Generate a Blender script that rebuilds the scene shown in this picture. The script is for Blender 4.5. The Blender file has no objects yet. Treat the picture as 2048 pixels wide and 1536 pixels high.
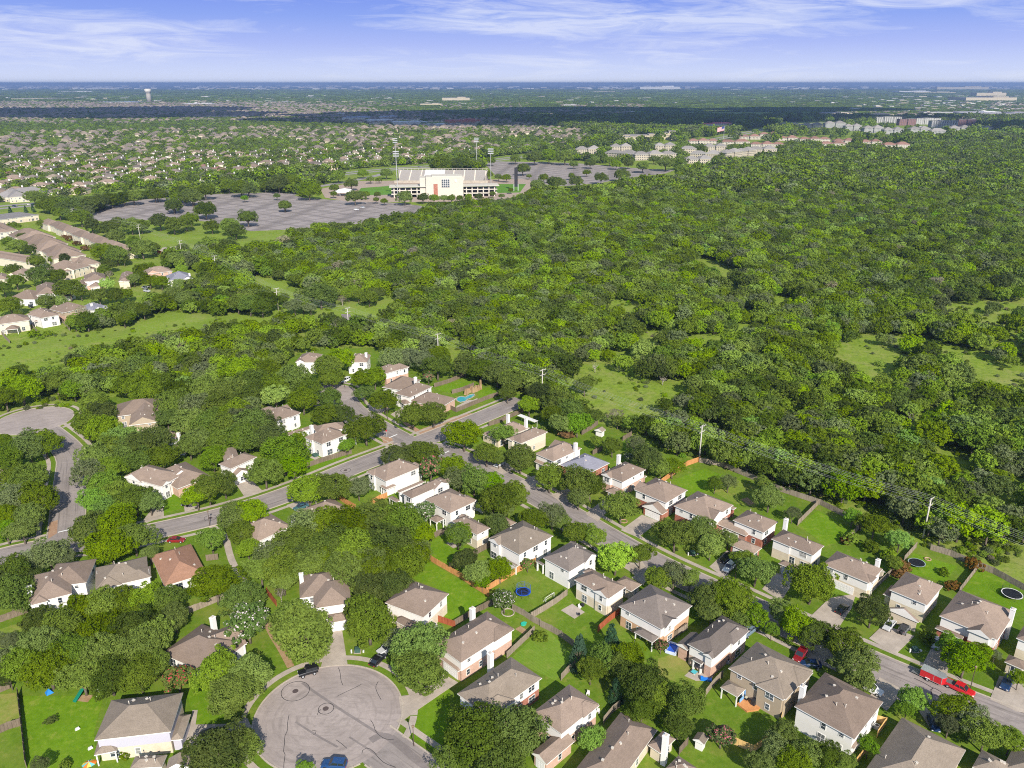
import bpy, math, random
import numpy as np
from mathutils import Vector, Matrix
SC = bpy.context.scene
COL = SC.collection
R = random.Random(7)
NR = np.random.default_rng(7)

# ------------------------------------------------------------ camera
FPX = 1584.0                      # focal length in photo pixels (2048 wide)
HC = 120.0                        # drone height in metres
TH = math.atan2(602.0, FPX)       # pitch below the horizontal
CT, ST = math.cos(TH), math.sin(TH)
cam_d = bpy.data.cameras.new('camera')
cam = bpy.data.objects.new('camera', cam_d)
COL.objects.link(cam)
cam.location = (0, 0, HC)
cam.rotation_euler = (math.pi / 2 - TH, 0, 0)
cam_d.sensor_width = 36
cam_d.lens = FPX / 2048 * 36
cam_d.clip_start = 1
cam_d.clip_end = 200000
SC.camera = cam

# ------------------------------------------------------------ sun, sky, exposure
SUN_EL = math.radians(35)
SUN_AZ = math.radians(17)         # shadows fall this far left of straight ahead
sun_dir = Vector((-math.sin(SUN_AZ) * math.cos(SUN_EL), math.cos(SUN_AZ) * math.cos(SUN_EL), -math.sin(SUN_EL)))
sun_d = bpy.data.lights.new('sun', 'SUN')
sun_d.energy = 5.0
sun_d.angle = math.radians(0.53)
sun_d.color = (1.0, 0.93, 0.82)
sun = bpy.data.objects.new('sun', sun_d)
COL.objects.link(sun)
sun.rotation_euler = sun_dir.to_track_quat('-Z', 'Y').to_euler()
sun.location = (0, 0, 400)

world = bpy.data.worlds.new('World')
SC.world = world
world.use_nodes = True
wt = world.node_tree
wt.nodes.clear()
def wn(t, **k):
    n = wt.nodes.new(t)
    for a, b in k.items():
        setattr(n, a, b)
    return n
def wl(a, b):
    wt.links.new(a, b)
w_out = wn('ShaderNodeOutputWorld')
w_bg = wn('ShaderNodeBackground')
w_bg.inputs['Strength'].default_value = 0.135
w_sky = wn('ShaderNodeTexSky', sky_type='NISHITA', sun_disc=False)
w_sky.sun_elevation = SUN_EL
w_sky.sun_rotation = math.pi - SUN_AZ
w_sky.altitude = 200
w_sky.air_density = 1.0
w_sky.dust_density = 0.6
w_sky.ozone_density = 4.0
w_tc = wn('ShaderNodeTexCoord')
w_sep = wn('ShaderNodeSeparateXYZ')
wl(w_tc.outputs['Generated'], w_sep.inputs[0])
# cirrus streaks, laid out by compass direction and height above the horizon
w_at = wn('ShaderNodeMath', operation='ARCTAN2'); wl(w_sep.outputs[0], w_at.inputs[0]); wl(w_sep.outputs[1], w_at.inputs[1])
w_sh = wn('ShaderNodeMath', operation='MULTIPLY_ADD'); wl(w_at.outputs[0], w_sh.inputs[0]); w_sh.inputs[1].default_value = 0.012; wl(w_sep.outputs[2], w_sh.inputs[2])
w_cb = wn('ShaderNodeCombineXYZ'); wl(w_at.outputs[0], w_cb.inputs[0]); wl(w_sh.outputs[0], w_cb.inputs[1])
def w_noise(sx, sy, det, ro, dist, loc):
    mp = wn('ShaderNodeMapping'); mp.inputs['Scale'].default_value = (sx, sy, 1); mp.inputs['Location'].default_value = loc; wl(w_cb.outputs[0], mp.inputs[0])
    n = wn('ShaderNodeTexNoise'); n.inputs['Scale'].default_value = 1; n.inputs['Detail'].default_value = det; n.inputs['Roughness'].default_value = ro; n.inputs['Distortion'].default_value = dist
    wl(mp.outputs[0], n.inputs['Vector']); return n.outputs[0]
def w_math(op, a, b):
    n = wn('ShaderNodeMath', operation=op)
    for v, i in ((a, 0), (b, 1)):
        if isinstance(v, (int, float)): n.inputs[i].default_value = v
        else: wl(v, n.inputs[i])
    return n.outputs[0]
w_n1 = w_noise(9, 75, 9, 0.66, 1.1, (3.1, 0.4, 0)); w_n2 = w_noise(2.6, 22, 2, 0.5, 0.2, (8.3, 1.7, 0)); w_n3 = w_noise(3.0, 150, 4, 0.6, 0.15, (1.1, 5.2, 0))
w_c = w_math('ADD', w_math('MULTIPLY', w_n1, w_n2), w_math('MULTIPLY', w_n3, 0.06))
def w_blob(az, z, saz, sz, k):
    a = w_math('DIVIDE', w_math('SUBTRACT', w_at.outputs[0], az), saz); b = w_math('DIVIDE', w_math('SUBTRACT', w_sep.outputs[2], z), sz)
    return w_math('MULTIPLY', w_math('EXPONENT', w_math('MULTIPLY', w_math('ADD', w_math('MULTIPLY', a, a), w_math('MULTIPLY', b, b)), -1.0), 0), k)
w_bl = w_math('ADD', w_math('ADD', w_blob(0.29, 0.066, 0.13, 0.018, 0.085), w_blob(-0.47, 0.062, 0.22, 0.016, 0.05)), w_math('ADD', w_blob(0.55, 0.070, 0.10, 0.010, 0.05), w_blob(-0.02, 0.058, 0.08, 0.010, 0.03)))
w_cr = wn('ShaderNodeMapRange'); w_cr.inputs['From Min'].default_value = 0.262; w_cr.inputs['From Max'].default_value = 0.45; w_cr.inputs['To Max'].default_value = 0.62
wl(w_math('ADD', w_c, w_bl), w_cr.inputs[0])
# colour of the clear sky near the horizon, pale below and periwinkle blue above
w_rp = wn('ShaderNodeValToRGB'); wl(w_math('MULTIPLY', w_sep.outputs[2], 4.0), w_rp.inputs[0]); e_ = w_rp.color_ramp.elements
SKG = 1.04 / (0.135 * 2 ** 0.46)
for i_, (p_, c_) in enumerate(((0.0, (0.70, 0.76, 0.95)), (0.07, (0.58, 0.66, 0.94)), (0.17, (0.41, 0.50, 0.91)), (0.28, (0.27, 0.39, 0.87)), (0.38, (0.20, 0.31, 0.84)), (1.0, (0.10, 0.17, 0.55)))):
    if i_ > 1: e_.new(p_)
    e_[i_].position = p_; e_[i_].color = (c_[0], c_[1], c_[2], 1)
w_sc = wn('ShaderNodeMix', data_type='RGBA', blend_type='MULTIPLY'); w_sc.inputs[0].default_value = 1.0; wl(w_rp.outputs[0], w_sc.inputs[6]); w_sc.inputs[7].default_value = (SKG, SKG, SKG, 1)
w_up = wn('ShaderNodeMapRange'); w_up.inputs['From Min'].default_value = 0.12; w_up.inputs['From Max'].default_value = 0.35; wl(w_sep.outputs[2], w_up.inputs[0])
w_m1 = wn('ShaderNodeMix', data_type='RGBA'); wl(w_up.outputs[0], w_m1.inputs[0]); wl(w_sc.outputs[2], w_m1.inputs[6]); wl(w_sky.outputs[0], w_m1.inputs[7])
w_mix = wn('ShaderNodeMix', data_type='RGBA'); wl(w_cr.outputs[0], w_mix.inputs[0])
wl(w_m1.outputs[2], w_mix.inputs[6]); w_mix.inputs[7].default_value = (0.80 * SKG, 0.84 * SKG, 0.96 * SKG, 1)
wl(w_mix.outputs[2], w_bg.inputs[0]); wl(w_bg.outputs[0], w_out.inputs[0])

SC.view_settings.view_transform = 'Standard'
SC.view_settings.look = 'None'
SC.view_settings.gamma = 1.0
SC.view_settings.exposure = 0.46
SC.render.engine = 'CYCLES'
SC.cycles.max_bounces = 5
SC.cycles.diffuse_bounces = 2
SC.cycles.glossy_bounces = 2
SC.cycles.transmission_bounces = 2
SC.cycles.transparent_max_bounces = 4
SC.cycles.volume_bounces = 0
SC.cycles.use_denoising = False
SC.cycles.pixel_filter_type = 'BLACKMAN_HARRIS'
SC.cycles.filter_width = 1.05
SC.cycles.use_adaptive_sampling = True
SC.cycles.adaptive_threshold = 0.01

# ------------------------------------------------------------ helpers
CROP = dict(A=(0, 1100, 3.4133), B=(450, 1100, 3.4133), C=(900, 1100, 3.4133), D=(1448, 1100, 3.4133),
            E=(0, 750, 3.4133), F=(450, 700, 3.4133), G=(900, 750, 3.4133), H=(1448, 750, 3.4133),
            I=(0, 380, 4.042), J=(450, 440, 4.096), K=(1300, 500, 2.738), L=(0, 150, 3.4133), M=(550, 150, 3.4133),
            N=(1100, 150, 4.096), O=(1548, 140, 4.096), a=(560, 1240, 5.188), b=(880, 1180, 6.0), c=(1150, 1050, 6.0),
            d=(1400, 1230, 6.0), e=(1708, 1150, 6.0), f=(0, 1350, 6.0235), g=(700, 880, 6.0), h=(560, 700, 6.0), X=(0, 0, 1.0))
def P(cr, x, y):
    ox, oy, s = CROP[cr]
    return ox + x / s, oy + y / s
def U(px, py, H=0.0):                       # a spot of the survey sheet to metres on the level z = H
    u = (px - 1024) / FPX; v = (py - 768) / FPX
    dx, dy, dz = u, CT - v * ST, -(ST + v * CT)
    t = (HC - H) / -dz
    return Vector((dx * t, dy * t))
def depth(p, z=0.0):
    return p[1] * CT + (HC - z) * ST
def pix(x, y, z=0.0):
    zc = y * CT + (HC - z) * ST
    yc = -y * ST + (HC - z) * CT
    return 1024 + FPX * x / zc, 768 + FPX * yc / zc

def link(o, parent=None):
    COL.objects.link(o)
    if parent is not None:
        o.parent = parent
    return o
def tag(o, label=None, cat=None, group=None, kind=None):
    if label: o['label'] = label
    if cat: o['category'] = cat
    if group: o['group'] = group
    if kind: o['kind'] = kind
    return o
def empty(name, loc, rz=0.0, parent=None):
    o = bpy.data.objects.new(name, None)
    o.location = loc; o.rotation_euler = (0, 0, rz)
    o.empty_display_size = 0.3
    return link(o, parent)
def obj(name, me, parent=None, loc=(0, 0, 0), rz=0.0, scale=None):
    o = bpy.data.objects.new(name, me)
    o.location = loc; o.rotation_euler = (0, 0, rz)
    if scale is not None: o.scale = scale
    return link(o, parent)

class MB:
    def __init__(s):
        s.v = []; s.f = []; s.m = []
    def face(s, pts, m=0):
        n = len(s.v); s.v += [tuple(p) for p in pts]; s.f.append(tuple(range(n, n + len(pts)))); s.m.append(m)
    def box(s, cx, cy, z0, sx, sy, sz, rz=0.0, m=0, taper=1.0):
        c, q = math.cos(rz), math.sin(rz); n = len(s.v)
        for z, k in ((z0, 1.0), (z0 + sz, taper)):
            for a, b in ((-1, -1), (1, -1), (1, 1), (-1, 1)):
                x, y = a * sx / 2 * k, b * sy / 2 * k
                s.v.append((cx + x * c - y * q, cy + x * q + y * c, z))
        for f in ((3, 2, 1, 0), (4, 5, 6, 7), (0, 1, 5, 4), (1, 2, 6, 5), (2, 3, 7, 6), (3, 0, 4, 7)):
            s.f.append(tuple(n + i for i in f)); s.m.append(m)
    def tube(s, p, q, r0, r1=None, n=8, m=0, caps=True):
        r1 = r0 if r1 is None else r1
        p, q = Vector(p), Vector(q); d = (q - p).normalized()
        a = d.orthogonal().normalized(); b = d.cross(a); k = len(s.v)
        for c, r in ((p, r0), (q, r1)):
            for i in range(n):
                t = 2 * math.pi * i / n
                s.v.append(tuple(c + (a * math.cos(t) + b * math.sin(t)) * r))
        for i in range(n):
            j = (i + 1) % n
            s.f.append((k + i, k + j, k + n + j, k + n + i)); s.m.append(m)
        if caps:
            s.f.append(tuple(k + i for i in range(n))[::-1]); s.m.append(m)
            s.f.append(tuple(k + n + i for i in range(n))); s.m.append(m)
    def prism(s, poly, z0, z1, m=0, side=None):
        n = len(poly); k = len(s.v)
        ar = sum(poly[i][0] * poly[(i + 1) % n][1] - poly[(i + 1) % n][0] * poly[i][1] for i in range(n))
        if ar < 0: poly = poly[::-1]
        s.v += [(p[0], p[1], z0) for p in poly] + [(p[0], p[1], z1) for p in poly]
        s.f.append(tuple(range(k + n, k + 2 * n))); s.m.append(m)
        s.f.append(tuple(range(k, k + n))[::-1]); s.m.append(m)
        for i in range(n):
            j = (i + 1) % n
            s.f.append((k + i, k + j, k + n + j, k + n + i)); s.m.append(m if side is None else side)
    def mesh(s, name, mats, smooth=False):
        me = bpy.data.meshes.new(name)
        me.from_pydata(s.v, [], s.f)
        for mt in (mats if isinstance(mats, (list, tuple)) else [mats]):
            me.materials.append(mt)
        me.polygons.foreach_set('material_index', s.m)
        if smooth:
            me.polygons.foreach_set('use_smooth', [True] * len(s.f))
        me.update()
        return me
    def build(s, name, mats, parent=None, smooth=False, loc=(0, 0, 0), rz=0.0):
        return obj(name, s.mesh(name, mats, smooth), parent, loc, rz)

# ------------------------------------------------------------ materials
class NT:
    def __init__(s, name, rough=0.8, spec=0.3, metal=0.0):
        s.mat = bpy.data.materials.new(name); s.mat.use_nodes = True
        s.t = s.mat.node_tree; s.b = s.t.nodes['Principled BSDF']
        s.b.inputs['Roughness'].default_value = rough
        s.b.inputs['Specular IOR Level'].default_value = spec
        s.b.inputs['Metallic'].default_value = metal
    def n(s, ty, **k):
        q = s.t.nodes.new(ty)
        for a, b in k.items():
            if a in q.inputs: q.inputs[a].default_value = b
            else: setattr(q, a, b)
        return q
    def l(s, a, b): s.t.links.new(a, b)
    def coord(s, which='Object'):
        return s.n('ShaderNodeTexCoord').outputs[which]
    def pos(s):
        return s.n('ShaderNodeNewGeometry').outputs['Position']
    def noise(s, vec, scale, detail=4, rough=0.55, mapscale=None, rot=0.0):
        if mapscale is not None or rot:
            mp = s.n('ShaderNodeMapping'); s.l(vec, mp.inputs[0])
            if mapscale: mp.inputs['Scale'].default_value = mapscale
            mp.inputs['Rotation'].default_value = (0, 0, rot); vec = mp.outputs[0]
        q = s.n('ShaderNodeTexNoise'); q.inputs['Scale'].default_value = scale; q.inputs['Detail'].default_value = detail
        q.inputs['Roughness'].default_value = rough; s.l(vec, q.inputs['Vector'])
        return q.outputs[0]
    def ramp(s, fac, stops):
        q = s.n('ShaderNodeValToRGB'); s.l(fac, q.inputs[0]); e = q.color_ramp.elements
        while len(e) < len(stops): e.new(0.5)
        for i, (p, c) in enumerate(stops):
            e[i].position = p; e[i].color = tuple(c) + (1,) if len(c) == 3 else c
        return q.outputs[0]
    def mix(s, fac, a, b, mode='MIX'):
        q = s.n('ShaderNodeMix', data_type='RGBA', blend_type=mode)
        if isinstance(fac, (int, float)): q.inputs[0].default_value = fac
        else: s.l(fac, q.inputs[0])
        for v, i in ((a, 6), (b, 7)):
            if isinstance(v, (tuple, list)): q.inputs[i].default_value = tuple(v) + (1,) if len(v) == 3 else v
            else: s.l(v, q.inputs[i])
        return q.outputs[2]
    def rng(s, v, a, b, c, d):
        q = s.n('ShaderNodeMapRange'); s.l(v, q.inputs[0])
        for i, x in zip((1, 2, 3, 4), (a, b, c, d)): q.inputs[i].default_value = x
        return q.outputs[0]
    def math(s, op, a, b=0.0):
        q = s.n('ShaderNodeMath', operation=op)
        for v, i in ((a, 0), (b, 1)):
            if isinstance(v, (int, float)): q.inputs[i].default_value = v
            else: s.l(v, q.inputs[i])
        return q.outputs[0]
    def col(s, c):
        if isinstance(c, (tuple, list)): s.b.inputs['Base Color'].default_value = tuple(c) + (1,) if len(c) == 3 else c
        else: s.l(c, s.b.inputs['Base Color'])
    def bump(s, h, strength=0.4, dist=0.05):
        q = s.n('ShaderNodeBump'); q.inputs['Strength'].default_value = strength; q.inputs['Distance'].default_value = dist
        s.l(h, q.inputs['Height']); s.l(q.outputs[0], s.b.inputs['Normal'])
    def orand(s): return s.n('ShaderNodeObjectInfo').outputs['Random']

def m_plain(name, c, rough=0.7, spec=0.3, metal=0.0, var=0.12, scale=1.5):
    t = NT(name, rough, spec, metal); p = t.coord()
    k = t.noise(p, scale, 5)
    t.col(t.mix(t.rng(k, 0.3, 0.7, 1 - 2 * var, 1), (0.0, 0.0, 0.0), c))
    return t.mat

def m_leaf(name, dark, light, rnd=0.35, trans=0.32):
    t = NT(name, 0.8, 0.05); o = t.coord('Object'); rr = t.orand()
    k = t.noise(o, 0.8, 3, 0.6); k2 = t.noise(o, 5.0, 2, 0.6)
    f = t.math('ADD', t.math('MULTIPLY', k, 0.45), t.math('MULTIPLY', k2, 0.35))
    f = t.math('ADD', f, t.math('MULTIPLY', rr, rnd)); f = t.rng(f, 0.30, 0.85, 0, 1)
    c = t.mix(f, dark, light)
    # per-tree hue drift
    hs = t.n('ShaderNodeHueSaturation'); t.l(c, hs.inputs['Color'])
    t.l(t.rng(rr, 0, 1, 0.485, 0.515), hs.inputs['Hue'])
    r2 = t.math('FRACT', t.math('MULTIPLY', rr, 7.31)); t.l(t.rng(r2, 0, 1, 0.78, 1.2), hs.inputs['Value'])
    r3 = t.math('FRACT', t.math('MULTIPLY', rr, 13.7)); t.l(t.rng(r3, 0, 1, 0.82, 1.08), hs.inputs['Saturation'])
    t.col(hs.outputs[0])
    tr = t.n('ShaderNodeBsdfTranslucent'); t.l(hs.outputs[0], tr.inputs[0])
    ms = t.n('ShaderNodeMixShader'); ms.inputs[0].default_value = trans
    out = t.t.nodes['Material Output']
    t.l(t.b.outputs[0], ms.inputs[1]); t.l(tr.outputs[0], ms.inputs[2]); t.l(ms.outputs[0], out.inputs[0])
    return t.mat

LEAF = {
    'o': m_leaf('leaf_oak', (0.050, 0.096, 0.007), (0.240, 0.320, 0.026)),
    'd': m_leaf('leaf_dark_oak', (0.036, 0.074, 0.008), (0.175, 0.245, 0.026)),
    'l': m_leaf('leaf_lime', (0.080, 0.170, 0.010), (0.230, 0.380, 0.020)),
    'y': m_leaf('leaf_yellow_green', (0.160, 0.290, 0.010), (0.370, 0.520, 0.025)),
    'p': m_leaf('leaf_pale', (0.080, 0.115, 0.036), (0.235, 0.280, 0.105)),
    'c': m_leaf('leaf_cedar', (0.022, 0.062, 0.030), (0.075, 0.150, 0.075)),
    'm': m_leaf('leaf_myrtle', (0.060, 0.110, 0.022), (0.170, 0.250, 0.060)),
    'r': m_leaf('leaf_rust', (0.080, 0.060, 0.018), (0.260, 0.120, 0.035)),
    'w': m_leaf('leaf_woodland', (0.048, 0.096, 0.004), (0.235, 0.330, 0.014), 0.55),
    'b': m_leaf('twig_grey', (0.17, 0.155, 0.09), (0.32, 0.29, 0.18)),
}
FLOWER = {'white': m_plain('blossom_white', (0.58, 0.50, 0.50)), 'pink': m_plain('blossom_pink', (0.62, 0.13, 0.20)),
          'red': m_plain('blossom_red', (0.50, 0.04, 0.07))}
BARK = m_plain('bark', (0.20, 0.165, 0.13), 0.9, 0.1, var=0.3, scale=4)
DEADBARK = m_plain('bark_bare', (0.45, 0.40, 0.34), 0.9, 0.1, var=0.2, scale=4)
# ------------------------------------------------------------ the setting: ground, lawns, roads
STREET_W = 9.4
A_C = [P('X', *p) for p in ((-90, 1150), (-20, 1118), (60, 1100), (135, 1088), (230, 1078), (330, 1058), (450, 1030), (560, 995), (640, 963), (700, 937), (780, 907), (850, 880), (900, 860), (950, 840), (1046, 800))]
B_C = [P('F', *p) for p in ((700, 285), (800, 320), (850, 385), (905, 440), (1030, 515), (1170, 595), (1330, 668), (1480, 690))][:7] + \
      [(885, 899), (955, 932), (1060, 985), (1125, 1021), (1190, 1060), (1250, 1095), (1310, 1128), (1400, 1170), (1480, 1205), (1560, 1243), (1660, 1290), (1760, 1336), (1860, 1378), (1960, 1418), (2060, 1457), (2200, 1510)]
D_C = [P('E', *p) for p in ((250, 330), (340, 400), (440, 480), (500, 560), (490, 650), (480, 740), (470, 850), (462, 950), (455, 1050), (440, 1140), (425, 1180))]
C_C = [P('a', *p) for p in ((450, 900), (800, 1130), (1150, 1400), (1500, 1650), (2100, 2050))]

def smooth_path(pts, step=3.0, it=3):
    q = [Vector(p) for p in pts]
    for _ in range(it):
        n = [q[0]]
        for a, b in zip(q, q[1:]): n += [a * .75 + b * .25, a * .25 + b * .75]
        n.append(q[-1]); q = n
    out = [q[0]]; acc = 0
    for a, b in zip(q, q[1:]):
        acc += (b - a).length
        if acc >= step: out.append(b); acc = 0
    out.append(q[-1])
    return out
def normals(path):
    out = []
    for i in range(len(path)):
        a = path[max(0, i - 1)]; b = path[min(len(path) - 1, i + 1)]
        d = (b - a).normalized(); out.append(Vector((-d.y, d.x)))
    return out
KZ = [0.0]
def ribbon(path, off0, off1, z, mb=None, closed=False, keep=None):
    mb = mb or MB(); ns = normals(path)
    L = [(p + n * off0) for p, n in zip(path, ns)]; Rr = [(p + n * off1) for p, n in zip(path, ns)]
    for i in range(len(path) - 1):
        if keep and not keep((L[i] + Rr[i + 1]) / 2): continue
        mb.face([(L[i].x, L[i].y, z), (Rr[i].x, Rr[i].y, z), (Rr[i + 1].x, Rr[i + 1].y, z), (L[i + 1].x, L[i + 1].y, z)][::1 if off0 > off1 else -1])
    return mb
def kerb_strip(path, off, w, h, mb, keep=None):
    KZ[0] += .0012; h += KZ[0]
    ns = normals(path)
    for i in range(len(path) - 1):
        a, b = path[i] + ns[i] * off, path[i + 1] + ns[i + 1] * off
        if keep and not keep((a + b) / 2): continue
        d = b - a
        mb.box((a.x + b.x) / 2, (a.y + b.y) / 2, -0.05, d.length + 0.02, w, h + 0.05, math.atan2(d.y, d.x))

PATHS = {k: smooth_path([U(*p) for p in v]) for k, v in dict(a=A_C, b=B_C, d=D_C, c=C_C).items()}
CUL1_C = (U(655, 1450)); CUL1_C = Vector(((U(504, 1450).x + U(800, 1450).x) / 2, (U(655, 1331).y + U(655, 1331).y) / 2)); 
CUL1_R = (U(800, 1450).x - U(504, 1450).x) / 2
CUL1_C.y -= CUL1_R
CUL2_C = (U(*P('E', -20, 320)) + U(*P('E', 485, 300))) / 2; CUL2_R = (U(*P('E', 485, 300)) - U(*P('E', -20, 320))).length / 2
CUL3_C = U(*P('F', 715, 300)); CUL3_R = 10.5
print('cul', CUL1_C, CUL1_R, CUL2_C, CUL2_R, CUL3_C)
CULS = [(CUL1_C, CUL1_R), (CUL2_C, CUL2_R), (CUL3_C, CUL3_R)]
def dist_path(p, path):
    best = 1e9
    for a, b in zip(path, path[1:]):
        d = b - a; L2 = d.length_squared or 1e-9
        t = max(0, min(1, (p - a).dot(d) / L2)); best = min(best, (p - a - d * t).length)
    return best
def on_road(p, margin=0.0, skip=None):
    for k, q in PATHS.items():
        if k != skip and dist_path(p, q) < STREET_W / 2 + margin: return True
    return any((p - c).length < r + margin for c, r in CULS)

def m_asphalt(name, base, streak=True, lots=False, turn=None):
    t = NT(name, 0.9, 0.15); p = t.pos()
    k = t.noise(p, 0.09, 5, 0.6); k2 = t.noise(p, 1.3, 6, 0.7); k3 = t.noise(p, 14, 2, 0.6)
    c = t.ramp(k, [(0.32, tuple(x * 0.78 for x in base)), (0.68, tuple(x * 1.18 for x in base))])
    c = t.mix(t.rng(k2, 0.35, 0.7, 0, 0.45), c, tuple(x * 0.62 for x in base))
    k5 = t.noise(p, 0.22, 6, 0.7, mapscale=(1, 2.6, 1), rot=0.75); c = t.mix(t.rng(k5, 0.52, 0.68, 0, 0.55), c, tuple(x * 0.55 for x in base))
    c = t.mix(t.rng(k3, 0.3, 0.8, 0, 0.25), c, tuple(x * 1.4 for x in base))
    if streak:      # worn tyre tracks run along the roadway
        uv = t.coord('UV'); s = t.noise(uv, 1.0, 5, 0.6, mapscale=(0.045, 1.6, 1))
        c = t.mix(t.rng(s, 0.52, 0.66, 0, 0.62), c, tuple(x * 0.42 for x in base))
        s2 = t.noise(uv, 1.0, 2, 0.5, mapscale=(0.02, 0.55, 1))
        c = t.mix(t.rng(s2, 0.55, 0.7, 0, 0.4), c, tuple(x * 0.55 for x in base))
    if turn is not None:      # worn arcs left by turning wheels
        sb = t.n('ShaderNodeVectorMath', operation='SUBTRACT'); t.l(p, sb.inputs[0]); sb.inputs[1].default_value = (turn.x, turn.y, 0)
        sp = t.n('ShaderNodeSeparateXYZ'); t.l(sb.outputs[0], sp.inputs[0])
        rad = t.math('SQRT', t.math('ADD', t.math('MULTIPLY', sp.outputs[0], sp.outputs[0]), t.math('MULTIPLY', sp.outputs[1], sp.outputs[1])))
        cb = t.n('ShaderNodeCombineXYZ'); t.l(t.math('MULTIPLY', rad, 0.9), cb.inputs[0]); t.l(t.math('MULTIPLY', t.math('ARCTAN2', sp.outputs[1], sp.outputs[0]), 1.3), cb.inputs[1])
        a1 = t.noise(cb.outputs[0], 1.0, 6, 0.65); c = t.mix(t.rng(a1, 0.5, 0.68, 0, 0.6), c, tuple(x * 0.6 for x in base))
        a2 = t.noise(p, 0.5, 5, 0.7, mapscale=(0.25, 2.4, 1), rot=0.72); c = t.mix(t.rng(a2, 0.54, 0.66, 0, 0.5), c, tuple(x * 0.62 for x in base))
    if lots:        # darker wavy lines crossing the lot in several directions
        for rot, sc in ((0.62, 0.019), (0.62 + math.pi / 2, 0.013), (0.1, 0.006)):
            w = t.n('ShaderNodeTexWave'); w.inputs['Scale'].default_value = sc; w.inputs['Distortion'].default_value = 1.5; w.inputs['Detail'].default_value = 3
            mp = t.n('ShaderNodeMapping'); mp.inputs['Rotation'].default_value = (0, 0, rot); t.l(p, mp.inputs[0]); t.l(mp.outputs[0], w.inputs[0])
            c = t.mix(t.rng(w.outputs[1], 0.82, 1.0, 0, 0.55), c, tuple(x * 0.5 for x in base))
    t.col(c); return t.mat
ASPH = m_asphalt('asphalt', (0.290, 0.252, 0.232))
ASPH_C = m_asphalt('asphalt_court', (0.345, 0.293, 0.266), False, turn=CUL1_C)
ASPH_L = m_asphalt('asphalt_lot', (0.310, 0.272, 0.258), False, True)
def m_conc(name, c, var=0.7):
    t = NT(name, 0.9, 0.15); p = t.pos(); k = t.noise(p, 0.35, 6, 0.65); k2 = t.noise(p, 3.0, 4, 0.6)
    q = t.ramp(k, [(0.3, tuple(x * var for x in c)), (0.65, c)])
    br = t.n('ShaderNodeTexBrick'); br.inputs['Scale'].default_value = 1.0; br.inputs['Mortar Size'].default_value = 0.03
    br.inputs['Brick Width'].default_value = 1.7; br.inputs['Row Height'].default_value = 1.7; br.offset = 0
    mp = t.n('ShaderNodeMapping'); mp.inputs['Rotation'].default_value = (0, 0, math.radians(45)); t.l(p, mp.inputs[0]); t.l(mp.outputs[0], br.inputs[0])
    q = t.mix(t.math('MULTIPLY', br.outputs['Fac'], 0.35), q, tuple(x * 0.5 for x in c))
    q = t.mix(t.rng(k2, 0.5, 0.75, 0, 0.3), q, tuple(x * 0.65 for x in c))
    t.col(q); return t.mat
CONC = m_conc('concrete', (0.45, 0.385, 0.32)); KERB = m_conc('kerb_concrete', (0.47, 0.405, 0.33), 0.8)

def m_grass(name, a, b, dry, drya=0.35, scale=0.09, stripes=False):
    t = NT(name, 0.95, 0.02); p = t.pos()
    k = t.noise(p, scale, 6, 0.62); k2 = t.noise(p, 0.8, 5, 0.7); k3 = t.noise(p, 0.033, 4, 0.6); k4 = t.noise(p, 6.0, 3, 0.7)
    c = t.mix(t.rng(k2, 0.35, 0.65, 0, 1), a, b)
    c = t.mix(t.rng(k, 0.48, 0.66, 0, drya), c, dry)
    k6 = t.noise(p, 0.45, 5, 0.7); c = t.mix(t.rng(k6, 0.54, 0.68, 0, 0.7), c, tuple(x * 1.05 for x in dry))
    c = t.mix(t.rng(k3, 0.45, 0.6, 0, 0.35), c, tuple(x * 0.72 for x in a))
    if stripes:
        w = t.n('ShaderNodeTexWave'); w.inputs['Scale'].default_value = 0.45; w.inputs['Distortion'].default_value = 1.2
        mp = t.n('ShaderNodeMapping'); mp.inputs['Rotation'].default_value = (0, 0, math.radians(-45)); t.l(p, mp.inputs[0]); t.l(mp.outputs[0], w.inputs[0])
        c = t.mix(t.rng(w.outputs[1], 0.2, 0.8, 0, 0.2), c, tuple(x * 1.25 for x in b))
    c = t.mix(t.rng(k4, 0.35, 0.7, 0.0, 0.4), c, tuple(x * 0.6 for x in a))
    t.col(c); t.bump(k4, 0.35, 0.08); return t.mat

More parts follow.
